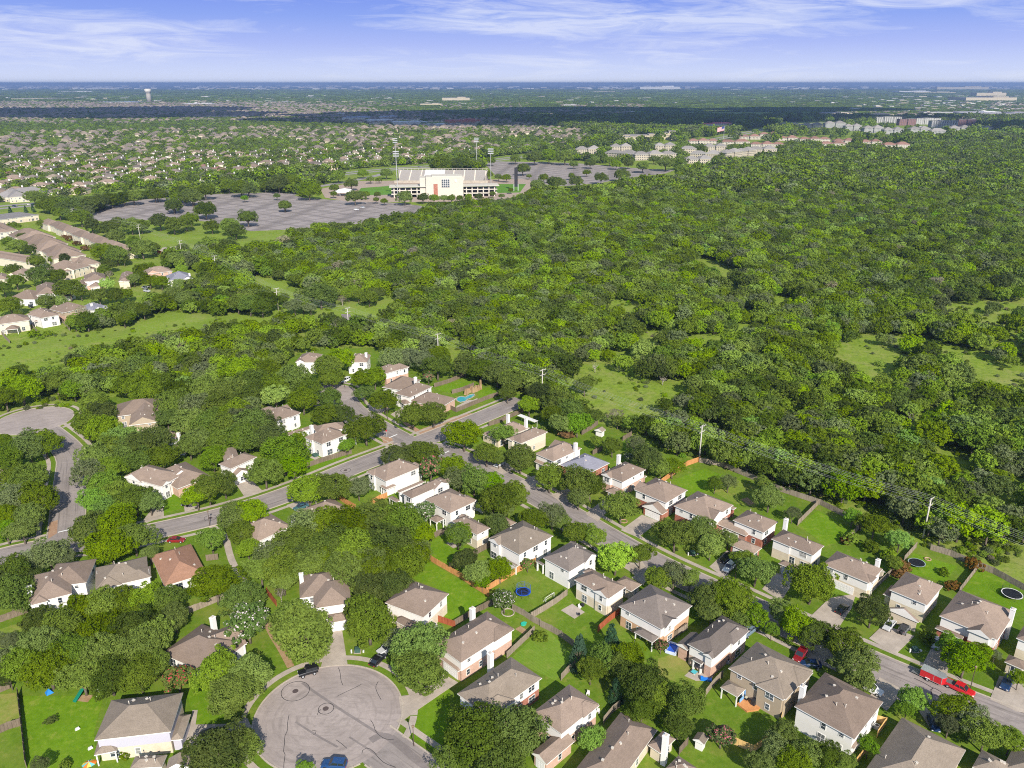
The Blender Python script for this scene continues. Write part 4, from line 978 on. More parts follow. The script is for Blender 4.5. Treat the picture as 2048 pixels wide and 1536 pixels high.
# --- between the long street and the back yards
house('two-storey white house with a hipped porch at the street corner', [('h', H2, 'g', 200, 372, 848, 325), ('h', H1, 'g', 357, 552, 558, 545, 'P'), ('h', H2, 'g', 780, 262, 850, 325)], low='x', nick='the corner house with a porch')
house('white house with a small porch second from the street corner', [('h', H2, 'g', 622, 637, 1198, 500), ('h', 4.0, 'g', 560, 612, 900, 500), ('h', H1, 'g', 457, 690, 608, 725, 'P')], low='x', nick='the second house from the corner')
house('white house with post porch and mottled roof, third from the street corner', [('h', H2, 'g', 900, 712, 1510, 732), ('h', H1, 'g', 945, 940, 1135, 945, 'P'), ('h', H1, 'g', 1450, 700, 1590, 790)], low='x', roof='t', nick='the third house from the corner')
house('white house with brown roof behind two dark garden trees', [('h', 5.0, 'g', 1222, 972, 1685, 1055), ('h', H1, 'g', 1780, 960, 2000, 990)], low='l', nick='the fourth house from the corner')
house('white house with mottled brown roof and a low rear wing above the cedar fence', [('h', H2, 'G', 265, 1112, 705, 1097), ('h', H1, 'G', 345, 1245, 468, 1300)], low='x', roof='b', nick='the house above the cedar fence')
house('tall white house with dark valley roof behind the blue trampoline', [('h', H2, 'G', 635, 1247, 1005, 1225), ('h', H1, 'G', 585, 1272, 650, 1290, 'P'), ('2', H2, 'G', 800, 1160, 930, 1180)], low='x', roof='d', nick='the house behind the blue trampoline')
house('white house with concrete patio and a lower wing at its back', [('h', H2, 'c', -10, 655, 612, 740), ('h', H1, 'c', 470, 690, 800, 712)], low='l', nick='the patio house')
house('white house with hipped porch and orange brick side under mottled roof', [('h', H2, 'c', 525, 972, 1408, 965), ('h', H1, 'c', 707, 1282, 1012, 1345, 'P'), ('2', H2, 'c', 980, 830, 1250, 900)], wall='w', low='p', roof='d', nick='the hipped-porch house')
house('white house with arched windows and the blue paddling pool at its corner', [('h', H2, 'C', 1620, 640, 2035, 535), ('1', 3.6, 'C', 1545, 642, 1720, 600), ('h', H1, 'C', 1650, 745, 1735, 765, 'P')], low='k', roof='d', nick='the paddling pool house')
house('tan house with blue porch and timber deck', [('h', H2, 'd', 340, 637, 1358, 662), ('h', H1, 'd', 243, 866, 547, 890, 'P')], wall='n', low='n', roof='b', nick='the tan house with the blue porch')
house('large white house with valley roof and round-topped white chimney near the trailer', [('h', H2, 'D', 480, 1066, 1088, 1036), ('h', H1, 'D', 765, 1290, 925, 1310), ('2', H2, 'D', 690, 905, 900, 940)], low='x', roof='t', chim=[('D', 542, 932, 8)], nick='the white valley-roof house')
house('big low house with plain brown roof at the bottom right', [('h', H1 + .3, 'D', 950, 1520, 1215, 1142, 1632, 1400)], low='k', roof='b', nick='the big low house at the bottom right')
house('small dark-roofed house corner at the bottom right edge', [('h', H1, 'D', 1695, 1480, 1975, 1470), ('h', H1, 'D', 1900, 1490, 2200, 1440)], low='l', roof='b', nick='the roof corner at the bottom right')
# --- bottom centre
house('long two-storey house with white upper wall, rose brick and chimney by the turning circle', [('h', H2, 'b', -70, 640, 888, 462), ('h', H1, 'b', -5, 812, 372, 878, 'G3')], low='k', chim=[('b', 388, 222, 8.2)], nick='the long house by the turning circle')
house('wide-roofed house with dark red brick and white chimney behind the giant oak', [('h', H2, 'b', 205, 1240, 1225, 1055)], low='R', roof='b', chim=[('b', 605, 765, 7.6)], nick='the wide-roofed brick house')
house('brown-roofed house with bay wing and gabled garage right of the giant oak', [('h', H2, 'C', 560, 1110, 1015, 1050), ('1', H1, 'C', 555, 1385, 850, 1305, 'G3')], low='k', roof='t', nick='the house with the gabled garage')
house('low house with big plain roof and round white chimney at the bottom', [('h', H1 + .5, 'C', 830, 1530, 1165, 1107, 1400, 1250), ('h', H1, 'C', 1350, 1330, 1540, 1290)], low='l', roof='t', chim=[('C', 1474, 1268, 6.8)], nick='the low house with the round chimney')
house('brown roof peak cut by the bottom edge beside the white shed', [('h', H1, 'C', 1470, 1490, 1690, 1490)], low='l', roof='t', nick='the roof peak at the bottom edge')
# --- round the turning circle
house('house with left chimney and low garage at the end of a straight drive', [('h', H2, 'B', 510, 330, 505, 168, 800, 160), ('h', H2, 'B', 606, 400, 600, 215, 845, 200), ('h', H1, 'B', 706, 500, 700, 440, 842, 437, 'G3')], low='x', chim=[('B', 519, 165, 8)], nick='the left-chimney house')
house('square hipped house with limestone front right of the straight drive', [('h', H2, 'B', 1355, 460, 1530, 297, 1278, 200), ('h', H1, 'B', 1300, 560, 1355, 520, 1200, 445)], low='l', nick='the square hipped house')
house('low white house with big brown roof and square chimney behind the red-flowered myrtle', [('h', H1, 'A', 1420, 845, 1690, 628, 1395, 492), ('1', H1, 'A', 1420, 740, 1685, 640, 1500, 540)], low='x', wall='x', chim=[('A', 1450, 462, 6.0)], nick='the low square-chimney house')
house('house with long lavender upper wall beside the wide bottom left lawn', [('h', H2, 'A', 642, 1300, 1165, 1240, 1225, 975), ('h', H1, 'A', 1160, 1300, 1245, 1292, 1290, 1122, 'U'), ('h', H1, 'A', 642, 1402, 795, 1372, 780, 1260, 'P')], wall='v', low='l', roof='b', nick='the lavender-walled house')
house('roof tops cut by the bottom edge below the lavender-walled house', [('h', H1, 'A', 885, 1492, 1105, 1480, 1080, 1400), ('2', H1, 'A', 1130, 1500, 1290, 1480, 1240, 1410)], low='l', roof='b', nick='the bottom edge roofs')
# --- left
house('white two-storey house with left chimney and jagged brown roof at the left', [('h', H2, 'A', 195, 372, 490, 297, 400, 130), ('h', H2, 'A', 300, 260, 590, 222, 590, 68)], low='x', roof='t', chim=[('A', 196, 252, 8)], nick='the jagged-roofed house')
house('white house with one plain gabled roof left of the terracotta roof', [('h', 4.6, 'A', 650, 272, 1015, 187, 1002, 42)], low='x', roof='b', nick='the plain-roofed white house')
house('low house with the terracotta roof beside the footpath', [('h', H1, 'E', 1122, 1442, 1410, 1352, 1395, 1125)], low='x', wall='x', roof='o', nick='the terracotta roof')
house('house with clipped brown roof and white chimney right of the footpath', [('h', 3.3, 'F', 215, 1312, 455, 1200, 395, 1078), ('h', 3.3, 'F', 145, 1190, 200, 1290, 350, 1200)], low='x', roof='t', chim=[('F', 465, 1135, 6.8)], nick='the clipped-roof house by the footpath')
house('low brown roof above the silver car and the big tree clump', [('h', H1, 'F', 520, 1090, 850, 1085)], low='x', nick='the low brown roof by the silver car')
house('house with curved gable almost buried in roadside oaks', [('h', 5.0, 'E', 850, 690, 1095, 760, 1090, 628), ], low='x', roof='t', nick='the house buried in roadside oaks')
house('house with white dormer and sweeping roof above the curved street', [('h', H1 + .5, 'E', 1210, 778, 1440, 690, 1385, 548), ('2', H1 + 2.3, 'E', 1190, 690, 1290, 660, 1270, 640)], low='k', roof='t', nick='the white-dormer house')
house('white house with arched window and dark open garage', [('h', H2, 'E', 1575, 640, 1755, 558, 1735, 498), ('h', H2, 'E', 1535, 600, 1640, 580, 1600, 492), ('2', H1, 'E', 1590, 705, 1720, 660, 1690, 600)], low='x', nick='the open-garage house')
house('corner house with arched patio window inside the long board fence', [('h', H2, 'h', 300, 1040, 500, 1130, 915, 1045, 'U'), ('h', H2, 'h', 440, 1000, 800, 940, 690, 872), ('2', H1, 'h', 830, 1070, 918, 1045, 880, 1000, 'P')], low='x', roof='t', chim=[('h', 376, 910, 8)], nick='the corner house by the board fence')
house('long low house roof behind the corner house', [('h', H1, 'F', 398, 595, 640, 520, 735, 470)], low='x', nick='the long low roof')
house('white house with hipped roof behind the long low roof', [('h', H2, 'F', 350, 490, 518, 425, 440, 365), ('h', H2, 'F', 230, 410, 300, 440, 330, 390)], low='x', roof='t', nick='the hipped house behind the long low roof')
house('tan gabled house near the left turning circle', [('1', 5.0, 'E', 880, 345, 900, 240, 1085, 275), ('h', 5.0, 'E', 785, 285, 800, 200, 1112, 170)], wall='n', low='n', roof='t', nick='the tan gabled house')
house('low roof pieces right of the tan gabled house', [('h', H1, 'E', 1100, 430, 1210, 432, 1190, 360), ('h', H1, 'E', 1180, 500, 1260, 500, 1260, 440)], low='x', chim=[('E', 1217, 395, 5)], nick='the low roof pieces')
house('pale roofed house cut by the left picture edge', [('h', H1, 'E', -140, 720, 85, 690, 60, 640)], low='x', nick='the house at the left edge')
# --- round the north turning circle
house('house with white upper wall over a rose brick floor at the north turning circle', [('h', H2, 'h', 1270, 282, 1552, 200, 1470, 155), ('h', H2, 'h', 1190, 210, 1330, 260, 1390, 190)], low='k', nick='the rose-brick north house')
house('house with dormered front and white chimney at the north turning circle', [('h', H2, 'h', 1562, 568, 1832, 437, 1700, 362), ('h', 3.4, 'h', 1225, 445, 1480, 490, 1640, 350), ('h', H1, 'h', 1430, 610, 1490, 655, 1590, 630)], low='x', chim=[('h', 1624, 330, 7.6)], nick='the dormered north house')
house('low house right next to the swimming pool', [('h', 3.6, 'F', 1468, 395, 1578, 330, 1400, 270)], low='k', nick='the pool house')
house('taupe roof with a white gable among trees above the north turning circle', [('h', H2, 'J', 1000, 1165, 1165, 1165, 1150, 1105)], low='x', chim=[('J', 1155, 1090, 8)], nick='the north gable roof')
house('taupe roof half hidden in trees left above the north turning circle', [('h', H2, 'J', 575, 1163, 745, 1165, 745, 1098)], low='x', nick='the hidden north roof')
house('small gable with white chimney showing above the dark woods', [('2', 4.5, 'F', 80, 210, 185, 190, 170, 165)], low='x', chim=[('F', 140, 148, 7.5)], nick='the gable in the woods')

# --- housing estate at the left, farther back
house('cream two-storey house with back porch at the left meadow edge', [('h', H2, 'I', -40, 1090, 237, 1052, 190, 1015), ('h', H1, 'I', 40, 1132, 145, 1122, 130, 1100, 'P')], wall='c', low='l', nick='the cream meadow house')
house('white two-storey house with big rear window at the meadow edge', [('h', H2, 'I', 325, 1037, 475, 1010, 400, 955), ('h', H2, 'I', 215, 1005, 330, 1035, 360, 980), ('h', H1, 'I', 272, 1065, 342, 1062, 330, 1040, 'P')], low='x', nick='the white meadow house')
house('brown house with brick base left of the slate-blue roof', [('h', 5.0, 'I', 515, 992, 715, 945, 640, 908)], wall='n', low='k', nick='the brown meadow house')
house('house with the slate-blue roof and white chimney beyond the meadow', [('h', 4.6, 'I', 755, 972, 880, 940, 830, 903)], roof='g', low='x', chim=[('I', 739, 920, 7)], nick='the slate-blue roof')
house('brown hipped house with white garage behind the meadow houses', [('h', H1 + 1, 'I', 60, 880, 280, 885, 250, 830)], low='x', nick='the white-garage estate house')
house('white gabled house with steep front among estate oaks', [('h', H2, 'I', 290, 850, 480, 830, 430, 762), ('2', H1, 'I', 430, 865, 520, 870, 500, 830)], low='x', nick='the steep white gable')
house('small brown roof between two estate oaks', [('h', 4, 'I', 575, 770, 680, 770, 660, 722)], low='x', nick='the small estate roof')
house('white-fronted house with two gables beside a yellowish tree', [('h', H2, 'I', 690, 740, 862, 722, 820, 678), ('h', H1, 'I', 720, 785, 815, 778, 800, 745, 'G0')], low='k', nick='the two-gabled estate house')
house('taupe house with a plain cream garage front', [('h', 5, 'I', 955, 742, 1050, 735, 1085, 662)], wall='c', low='l', nick='the cream garage estate house')
house('red brick house with complex roof beside the green field', [('h', H2, 'I', 1180, 680, 1395, 655, 1370, 628)], wall='k', low='R', nick='the red brick estate house')
house('grey-roofed white house nearest the power line', [('h', 5, 'I', 1370, 732, 1560, 712, 1530, 672)], low='x', roof='g', chim=[('I', 1530, 675, 7)], nick='the grey-roofed estate house')
house('tan hipped house between rows of estate trees', [('h', H2, 'I', 340, 640, 545, 660, 500, 590), ('2', H2, 'I', 500, 655, 600, 650, 560, 600)], wall='c', low='l', nick='the tan hipped estate house')
house('cream house at the near end of the middle terrace', [('h', H2, 'I', 640, 615, 820, 590, 770, 545), ('h', H1, 'I', 670, 645, 760, 640, 740, 610)], wall='c', low='l', nick='the cream end house')
house('brown roof between the two lower estate oaks', [('h', 4.5, 'I', 180, 690, 305, 655, 260, 630)], wall='c', low='l', nick='the lower estate roof')
house('brown-roofed cream house at the left edge of the estate', [('h', 5, 'I', -60, 730, 70, 715, 20, 680)], wall='c', low='l', nick='the left edge estate house')
# terraces: staggered attached units under one long roof
def terrace(label, cr, a0, a1, b0, b1, n, H=5.6, nick='the terrace'):
    """a0->a1 near eave line, b0->b1 far eave line"""
    A0, A1, B0, B1 = [U(*P(cr, *p), H) for p in (a0, a1, b0, b1)]
    o = (A0 + A1) / 2; root = empty('terraced_house', (o.x, o.y, 0)); tag(root, label, 'terrace', 'terraces of the estate')
    for i in range(n):
        t0, t1 = i / n, (i + 1) / n; st = ((i % 2) - .5) * 1.6
        p, q = A0.lerp(A1, t0), A0.lerp(A1, t1); r_, s_ = B0.lerp(B1, t0), B0.lerp(B1, t1)
        c = (p + q + r_ + s_) / 4; e1 = (q - p).normalized(); e2 = Vector((-e1.y, e1.x)); wd = abs(((r_ + s_) / 2 - (p + q) / 2).dot(e2))
        b = Block(c + e2 * st, e1, (q - p).length / 2 + 0.6, wd / 2, H, 'h')
        obj('roof', roof_mesh(b, o, ROOF['t'], WALL['c'], 0.011 * i), root)
        m = MB(); lc = b.c - o; m.box(lc.x, lc.y, -.1, 2 * b.a - .9, 2 * b.b - .9, H - .02, math.atan2(e1.y, e1.x)); obj('wall', m.mesh('wall', WALL['c']), root)
        for sgn in (-1, 1):
            wp = lc - e2 * sgn * 0 + e1 * (sgn * b.a * .45)
            n_ = -e2 if (b.c - e2).length < (b.c + e2).length else e2
            pos = wp + n_ * (b.b - .42); rzw = math.atan2(-n_.x, n_.y) + math.pi
            for z in (1.6, 4.3):
                f = obj('window', WIN[(1.8, 1.45)][0], root, (pos.x, pos.y, z), rzw); obj('pane', WIN[(1.8, 1.45)][1], f)
    HOUSES.append((o, nick, root, []))
terrace('long back terrace of brown staggered roofs along the power line trees', 'I', (355, 270), (1030, 525), (420, 235), (1062, 462), 9, nick='the back terrace')
terrace('middle terrace of brown staggered roofs facing the rusty shrubs', 'I', (90, 370), (480, 580), (330, 325), (655, 500), 7, nick='the middle terrace')
terrace('left terrace of brown roofs cut by the picture edge', 'I', (-60, 640), (150, 600), (-60, 440), (60, 450), 3, nick='the left terrace')
terrace('short terrace of brown roofs above the left terrace', 'I', (-60, 350), (130, 330), (-60, 275), (40, 280), 2, nick='the short terrace')
house('flat-roofed white building with colonnade beside the wide road', [('f', 5, 'I', 10, 240, 315, 200, 240, 165)], wall='c', low='l', roof='y', nick='the flat white building', name='shop_building', cat='building', vents=0)
house('beige hip-roofed office at the left edge by the wide road', [('h', 6, 'L', 60, 835, 200, 825, 160, 790), ('h', 5, 'L', -60, 830, 60, 835, 60, 780)], wall='c', low='l', roof='y', nick='the beige office', name='office_building', cat='building', vents=0)
# shed
house('small white garden shed with gabled brown roof behind the pink myrtle', [('2', 2.3, 'C', 1657, 1292, 1735, 1330, 1795, 1292)], wall='x', low='x', roof='b', vents=0, nick='the white shed', name='garden_shed', cat='shed', detail=False)
house('tiny pale garden shed at the fence behind the second street house', [('2', 2.3, 'G', 985, 375, 1040, 390, 1060, 372)], wall='x', low='x', roof='b', vents=0, nick='the tiny pale shed', name='garden_shed', cat='shed', detail=False)
# ------------------------------------------------------------ woodland
def inpoly(x, y, poly):
    c = False; j = len(poly) - 1
    for i in range(len(poly)):
        xi, yi = poly[i]; xj, yj = poly[j]
        if (yi > y) != (yj > y) and x < (xj - xi) * (y - yi) / (yj - yi) + xi: c = not c
        j = i
    return c
NOTREE = [HOOD,
    [(-400, 730), (-60, 722), (0, 708), (150, 672), (280, 648), (330, 622), (430, 635), (545, 618), (530, 600), (505, 556), (520, 550), (580, 572), (640, 600), (700, 598), (795, 586), (790, 604), (765, 635), (700, 642), (640, 638), (560, 638), (500, 650), (440, 658), (360, 662), (200, 694), (60, 728), (-60, 760), (-400, 800)],
    [(-700, 740), (-200, 720), (0, 690), (100, 670), (150, 640), (200, 632), (300, 600), (330, 590), (400, 560), (385, 540), (330, 540), (335, 500), (500, 500), (575, 478), (600, 462), (480, 460), (400, 445), (280, 440), (170, 436), (60, 405), (-200, 420), (-700, 480)],
    list(LOT1), [(960, 318), (1060, 320), (1150, 322), (1230, 329), (1300, 334), (1375, 338), (1350, 356), (1250, 366), (1200, 376), (1130, 383), (1060, 378), (985, 358)], [(600, 405), (640, 372), (720, 340), (1075, 340), (1080, 380), (1010, 402), (880, 412), (700, 410)],
    ]
APT = [(1152, 1200, 309), (1210, 1268, 316), (1270, 1352, 321), (1372, 1424, 327), (1452, 1508, 317), (1500, 1552, 309), (1222, 1262, 303), (1310, 1350, 301), (1362, 1392, 308), (1410, 1452, 303), (1380, 1440, 314),
    (1378, 1436, 288), (1442, 1498, 290), (1502, 1568, 295), (1478, 1520, 279), (1555, 1595, 282), (1520, 1556, 274), (1600, 1660, 284), (1668, 1708, 288), (1642, 1690, 294), (1722, 1762, 290), (1766, 1818, 300),
    (1750, 1802, 246), (1798, 1830, 251), (1832, 1880, 249), (1862, 1915, 255), (1916, 1950, 252), (1690, 1722, 262), (1728, 1765, 266), (1768, 1805, 270), (1820, 1858, 268), (1862, 1890, 272), (1900, 1940, 266), (1605, 1645, 257), (1650, 1690, 256), (1560, 1600, 254), (1955, 1985, 264),
    (1268, 1310, 279), (1325, 1345, 279), (1245, 1268, 281), (1400, 1466, 256), (790, 838, 250), (738, 778, 246), (690, 730, 241), (765, 786, 238), (662, 694, 237), (898, 952, 250), (855, 888, 253)]
def by_building(px, py):
    for a, b, y in APT:
        if a - 2 < px < b + 2 and y - 10 < py < y + 8: return True
    return False
GLADES = [(1640, 745, 22, 8), (1880, 800, 26, 8), (1420, 870, 24, 7), (1580, 820, 20, 6), (1310, 700, 24, 7), (1765, 900, 26, 7), (1990, 850, 30, 8), (1110, 640, 22, 6), (1590, 560, 20, 4), (1250, 640, 22, 5), (1200, 780, 70, 45), (1285, 812, 60, 28), (1160, 742, 45, 14), (1740, 722, 72, 36), (1712, 695, 40, 14), (1990, 745, 62, 24), (2025, 682, 52, 17), (1568, 607, 26, 12), (1490, 636, 52, 7), (1400, 690, 58, 13),
    (1240, 713, 46, 11), (1340, 775, 46, 10), (1840, 852, 62, 12), (1565, 890, 36, 9), (915, 715, 34, 15), (900, 692, 26, 8), (700, 612, 95, 24), (545, 585, 40, 20), (1455, 394, 26, 4), (2030, 990, 44, 28), (1935, 928, 44, 10), (1545, 364, 26, 3),
    (1700, 860, 28, 7), (1800, 760, 30, 8), (1905, 905, 36, 8), (1480, 660, 30, 8), (1995, 640, 30, 8), (1350, 655, 26, 6), (1480, 930, 30, 8), (1200, 845, 40, 14), (735, 462, 20, 5), (1960, 650, 24, 6), (1690, 900, 24, 7), (1950, 560, 26, 4), (1850, 520, 24, 4), (1120, 470, 22, 3), (900, 490, 22, 4)]
def vnoise(x, y, s, seed=0):
    x /= s; y /= s; xi, yi = math.floor(x), math.floor(y); fx, fy = x - xi, y - yi
    h = lambda a, b: ((a * 374761393 + b * 668265263 + seed * 974711) ^ ((a * 374761393 + b * 668265263) >> 13)) * 1274126177 % 1000003 / 1000003
    fx, fy = fx * fx * (3 - 2 * fx), fy * fy * (3 - 2 * fy)
    return (h(xi, yi) * (1 - fx) + h(xi + 1, yi) * fx) * (1 - fy) + (h(xi, yi + 1) * (1 - fx) + h(xi + 1, yi + 1) * fx) * fy
def vn(x, y, s, seed=0): return .6 * vnoise(x, y, s, seed) + .3 * vnoise(x, y, s / 2.3, seed + 1) + .1 * vnoise(x, y, s / 5, seed + 2)

CLIP_R = [(Vector((p.x, p.y)), 38) for p in HW]
HWN = [(p.x, p.y) for p in HW]
def near_hw(x, y, w=36):
    return any((x - a) ** 2 + (y - b) ** 2 < w * w for a, b in HWN)
# housing beyond the wide road: curved streets of houses under trees
SUB = [(-900, 470), (-200, 418), (0, 404), (150, 396), (440, 362), (680, 340), (820, 328), (1010, 308), (1130, 296), (1190, 285), (1160, 262), (1000, 240), (820, 224), (640, 210), (420, 198), (200, 196), (-300, 200), (-1200, 230)]
FARH = []
def scatter_sub():
    row = 0; Y = 900
    while Y < 5200:
        Y += 46 if row % 2 else 34
        row += 1
        amp = 60
        x = -1.25 * Y
        while x < 0.55 * Y:
            x += R.uniform(21, 27)
            yy = Y + amp * math.sin(x / 260 + Y * 0.004) + .25 * x * (1 if Y < 2500 else -.4) + R.uniform(-4, 4)
            if yy < 650: continue
            px, py = pix(x, yy)
            if not (-120 < px < 2100) or not inpoly(px, py, SUB): continue
            if yy < 2800 and near_hw(x, yy, 55): continue
            if vn(x, yy, 260, 5) < 0.30: continue
            if R.random() < (0.36 if yy < 2200 else .34): continue
            FARH.append((x, yy, math.atan2(.25 + amp / 260 * math.cos(x / 260 + Y * .004), 1) + R.choice((0, math.pi / 2)) * (R.random() < .25) + R.uniform(-.2, .2), R.uniform(1.0, 1.35)))
scatter_sub()
# a second estate in the centre distance and one at the right
for (x0, x1, y0, y1, dens) in ((880, 1060, 208, 224, .5), (640, 830, 205, 214, .6), (1000, 1260, 222, 236, .5), (1120, 1300, 210, 216, .35), (1690, 2050, 226, 242, .75), (1830, 2050, 205, 222, .4), (300, 760, 196, 206, .5)):
    for i in range(260):
        px, py = R.uniform(x0, x1), R.uniform(y0, y1)
        if R.random() > dens: continue
        g = U(px, py); FARH.append((g.x, g.y, R.uniform(0, 3), R.uniform(1, 1.3)))
FARH.sort(key=lambda h: h[0] ** 2 + h[1] ** 2)
print('far houses', len(FARH))
hgrid = {}
for h in FARH:
    hgrid.setdefault((int(h[0] // 20), int(h[1] // 20)), []).append(h)
def near_house(x, y, r):
    i, j = int(x // 20), int(y // 20)
    for a in (i - 1, i, i + 1):
        for b in (j - 1, j, j + 1):
            for h in hgrid.get((a, b), ()):
                if (h[0] - x) ** 2 + (h[1] - y) ** 2 < r * r: return True
    return False
def far_house_meshes(i):
    g = random.Random(300 + i); rf = MB(); wl_ = MB(); o = Vector((0, 0))
    bl = [Block(Vector((0, 0)), Vector((1, 0)), g.uniform(6.5, 9), g.uniform(5.5, 7.5), g.choice((3.0, 5.4)), 'h')]
    bl.append(Block(Vector((g.uniform(-4, 4), g.uniform(-4, 4))), Vector((1, 0)), g.uniform(3, 5), g.uniform(7, 9), bl[0].H, g.choice('h2')))
    bl.append(Block(Vector((g.uniform(-6, 6), g.uniform(-7, -5))), Vector((1, 0)), g.uniform(3, 4), g.uniform(3, 4), 2.9, g.choice('h2')))
    rms = [ROOF['d'], ROOF['b'], ROOF['t'], ROOF['r'], ROOF['d']]; ws = [WALL['w'], WALL['c'], WALL['l'], WALL['k'], WALL['c']]
    R_ = bpy.data.meshes.new('roof'); vs = []; fs = []; ms = []
    for k, b in enumerate(bl):
        m = roof_mesh(b, o, rms[i], ws[i], .02 * k); n = len(vs)
        vs += [tuple(v.co) for v in m.vertices]; fs += [tuple(n + q for q in f.vertices) for f in m.polygons]; ms += [f.material_index for f in m.polygons]
        wl_.box(b.c.x, b.c.y, -.1, 2 * b.a - .9, 2 * b.b - .9, b.H + .02); bpy.data.meshes.remove(m)
    R_.from_pydata(vs, [], fs); [R_.materials.append(q) for q in (rms[i], TRIM, ws[i])]; R_.polygons.foreach_set('material_index', ms)
    c = bl[0]; wl_.box(c.a * .5, c.b * .6, 0, 1.2, 1.2, c.H + 4, m=1)
    return R_, wl_.mesh('wall', [ws[i], WALL['x']])
FHM = [far_house_meshes(i) for i in range(5)]
N_FAR = 235
for i, (x, y, a, s) in enumerate(FARH[:N_FAR]):
    r = empty('suburban_house', (x, y, 0), a); k = R.choice((0, 0, 1, 2, 2, 3, 4)); r.scale = (s, s, 1)
    obj('roof', FHM[k][0], r); obj('wall', FHM[k][1], r)
    px_, py_ = pix(x, y); wh = ('above the terraces' if px_ < 260 else 'above the left car park' if px_ < 520 else 'up the slope from the pavilion' if px_ < 760 else 'behind the stadium' if px_ < 1010 else 'left of the apartment blocks'); dd_ = ('nearest the wide road' if py_ > 335 else 'in the near streets' if py_ > 312 else 'in the middle streets' if py_ > 292 else 'in the far streets')
    cl_ = ('taupe', 'weathered grey', 'taupe', 'reddish', 'brown')[k]
    tag(r, '%s-roofed estate house under trees %s, %s' % (cl_, wh, dd_), 'house', '%s-roofed estate houses %s, %s' % (cl_, wh, dd_)) if 1 else tag(r, ('%s-roofed house under trees in the estate beyond the wide road' % ('taupe', 'weathered grey', 'taupe', 'reddish', 'brown')[k]), 'house', '%s-roofed houses of the estate beyond the wide road' % ('taupe', 'weathered grey', 'taupe', 'reddish', 'brown')[k])

# individual woodland trees nearest the camera, the rest as one wood
WK = ['w', 'w', 'w', 'd', 'w', 'p', 'w', 'd', 'l', 'w']
def wood_points(d0, d1, sp, xm=0.82):
    pts = []; row = 0; y = d0
    while y < d1:
        y += sp * .87; row += 1; x = -xm * y - 60 + (row % 2) * sp / 2
        while x < xm * y + 60:
            x += sp; X = x + R.uniform(-.38, .38) * sp; Y = y + R.uniform(-.38, .38) * sp
            px, py = pix(X, Y)
            if not (-90 < px < 2140) or py > 1560: continue
            pts.append((X, Y, px, py))
    return pts
WOOD_POLY_CACHE = NOTREE
def allowed(X, Y, px, py, top=True):
    if py < 335 and by_building(px, py): return False
    if py > 255:
        for q in NOTREE:
            if inpoly(px, py, q): return False
    if Y < 3200 and near_hw(X, Y): return False
    for gx, gy, rx, ry in GLADES:
        a, b = (px - gx) / rx, (py - gy) / ry
        if a * a + b * b < 1 + 1.3 * (vnoise(X, Y, 8, 3) - .5):
            if R.random() < .965: return False
    if top and Y < 1300:       # the crown would hide the clearing behind it
        qx, qy = pix(X, Y, 5.5)
        return allowed(X, Y, qx, qy, False)
    return True
WT = []      # x, y, radius, idx
for sp, d0, d1 in ((5.9, 185, 460), (6.9, 460, 900), (9.0, 900, 1700), (13, 1700, 3000)):
    for X, Y, px, py in wood_points(d0, d1, sp):
        if not allowed(X, Y, px, py): continue
        sub = inpoly(px, py, SUB)
        if sub and (near_house(X, Y, 11.5) or R.random() < .22): continue
        dn = vn(X, Y, 34, 9)
        if not sub and Y < 1000 and dn < (.375 if X > 30 and Y < 480 else .275): continue
        if not sub and Y >= 1000 and vn(X, Y, 300, 21) < .16: continue
        r = sp * (.44 + .62 * vn(X, Y, 25, 4) + R.uniform(-.16, .20))
        if sub: r = R.uniform(.38, .62) * min(sp, 9.5)
        zone = R.random(); 
        if 1590 < px < 2010 and 238 < py < 279 and zone < .8: continue
        if 1380 < px < 1830 and 268 < py < 303 and zone < .45: continue
        if 1140 < px < 1560 and 285 < py < 332 and zone < .45: continue
        WT.append((X, Y, r))
print('wood trees', len(WT))
WT.sort(key=lambda p: p[0] ** 2 + (p[1]) ** 2)
C_W = {k: [crown_mesh('crown', LEAF[k], 52, 50, .066, 1200 + i * 7 + ord(k))[0] for i in range(n)] for k, n in (('w', 5), ('d', 2), ('p', 2), ('l', 1), ('b', 1))}
def wood_trunk():
    return trunk_mesh('trunk', 77, BARK, 4, .06)
WTR = wood_trunk()
VIS = []
for X, Y, r in WT:
    px, py = pix(X, Y, 4)
    if -20 < px < 2068 and py < 1560: VIS.append((X, Y, r))
NEARW = set()
for X, Y, r in VIS[:290]:
    NEARW.add((X, Y)); k = R.choices(('w', 'd', 'p', 'l'), (6, 3, 1.3, .5))[0]
    h = r * R.uniform(.7, 1.0) + 1.3; t = empty('juniper_tree', (X, Y, 0), R.uniform(0, 6.28))
    obj('trunk', WTR, t, scale=(r * .8, r * .8, h)); obj('crown', R.choice(C_W[k]), t, (0, 0, h), R.uniform(0, 6), (r, r, r * R.uniform(.8, 1.0)))
    hn = min((q for q in HOUSES if q[0].length < 600), key=lambda q: (q[0] - Vector((X, Y))).length); side = 'edge ' + ('behind ' if Y > hn[0].y - 5 else 'beside ') + hn[1]
    tag(t, {'w': 'mid-green', 'd': 'dark green', 'p': 'grey-green', 'l': 'lime green'}[k] + ' tree at the wood ' + side, 'woodland tree',
        '%s woodland trees, %s' % ({'w': 'mid-green', 'd': 'dark', 'p': 'grey-green', 'l': 'lime'}[k], side))

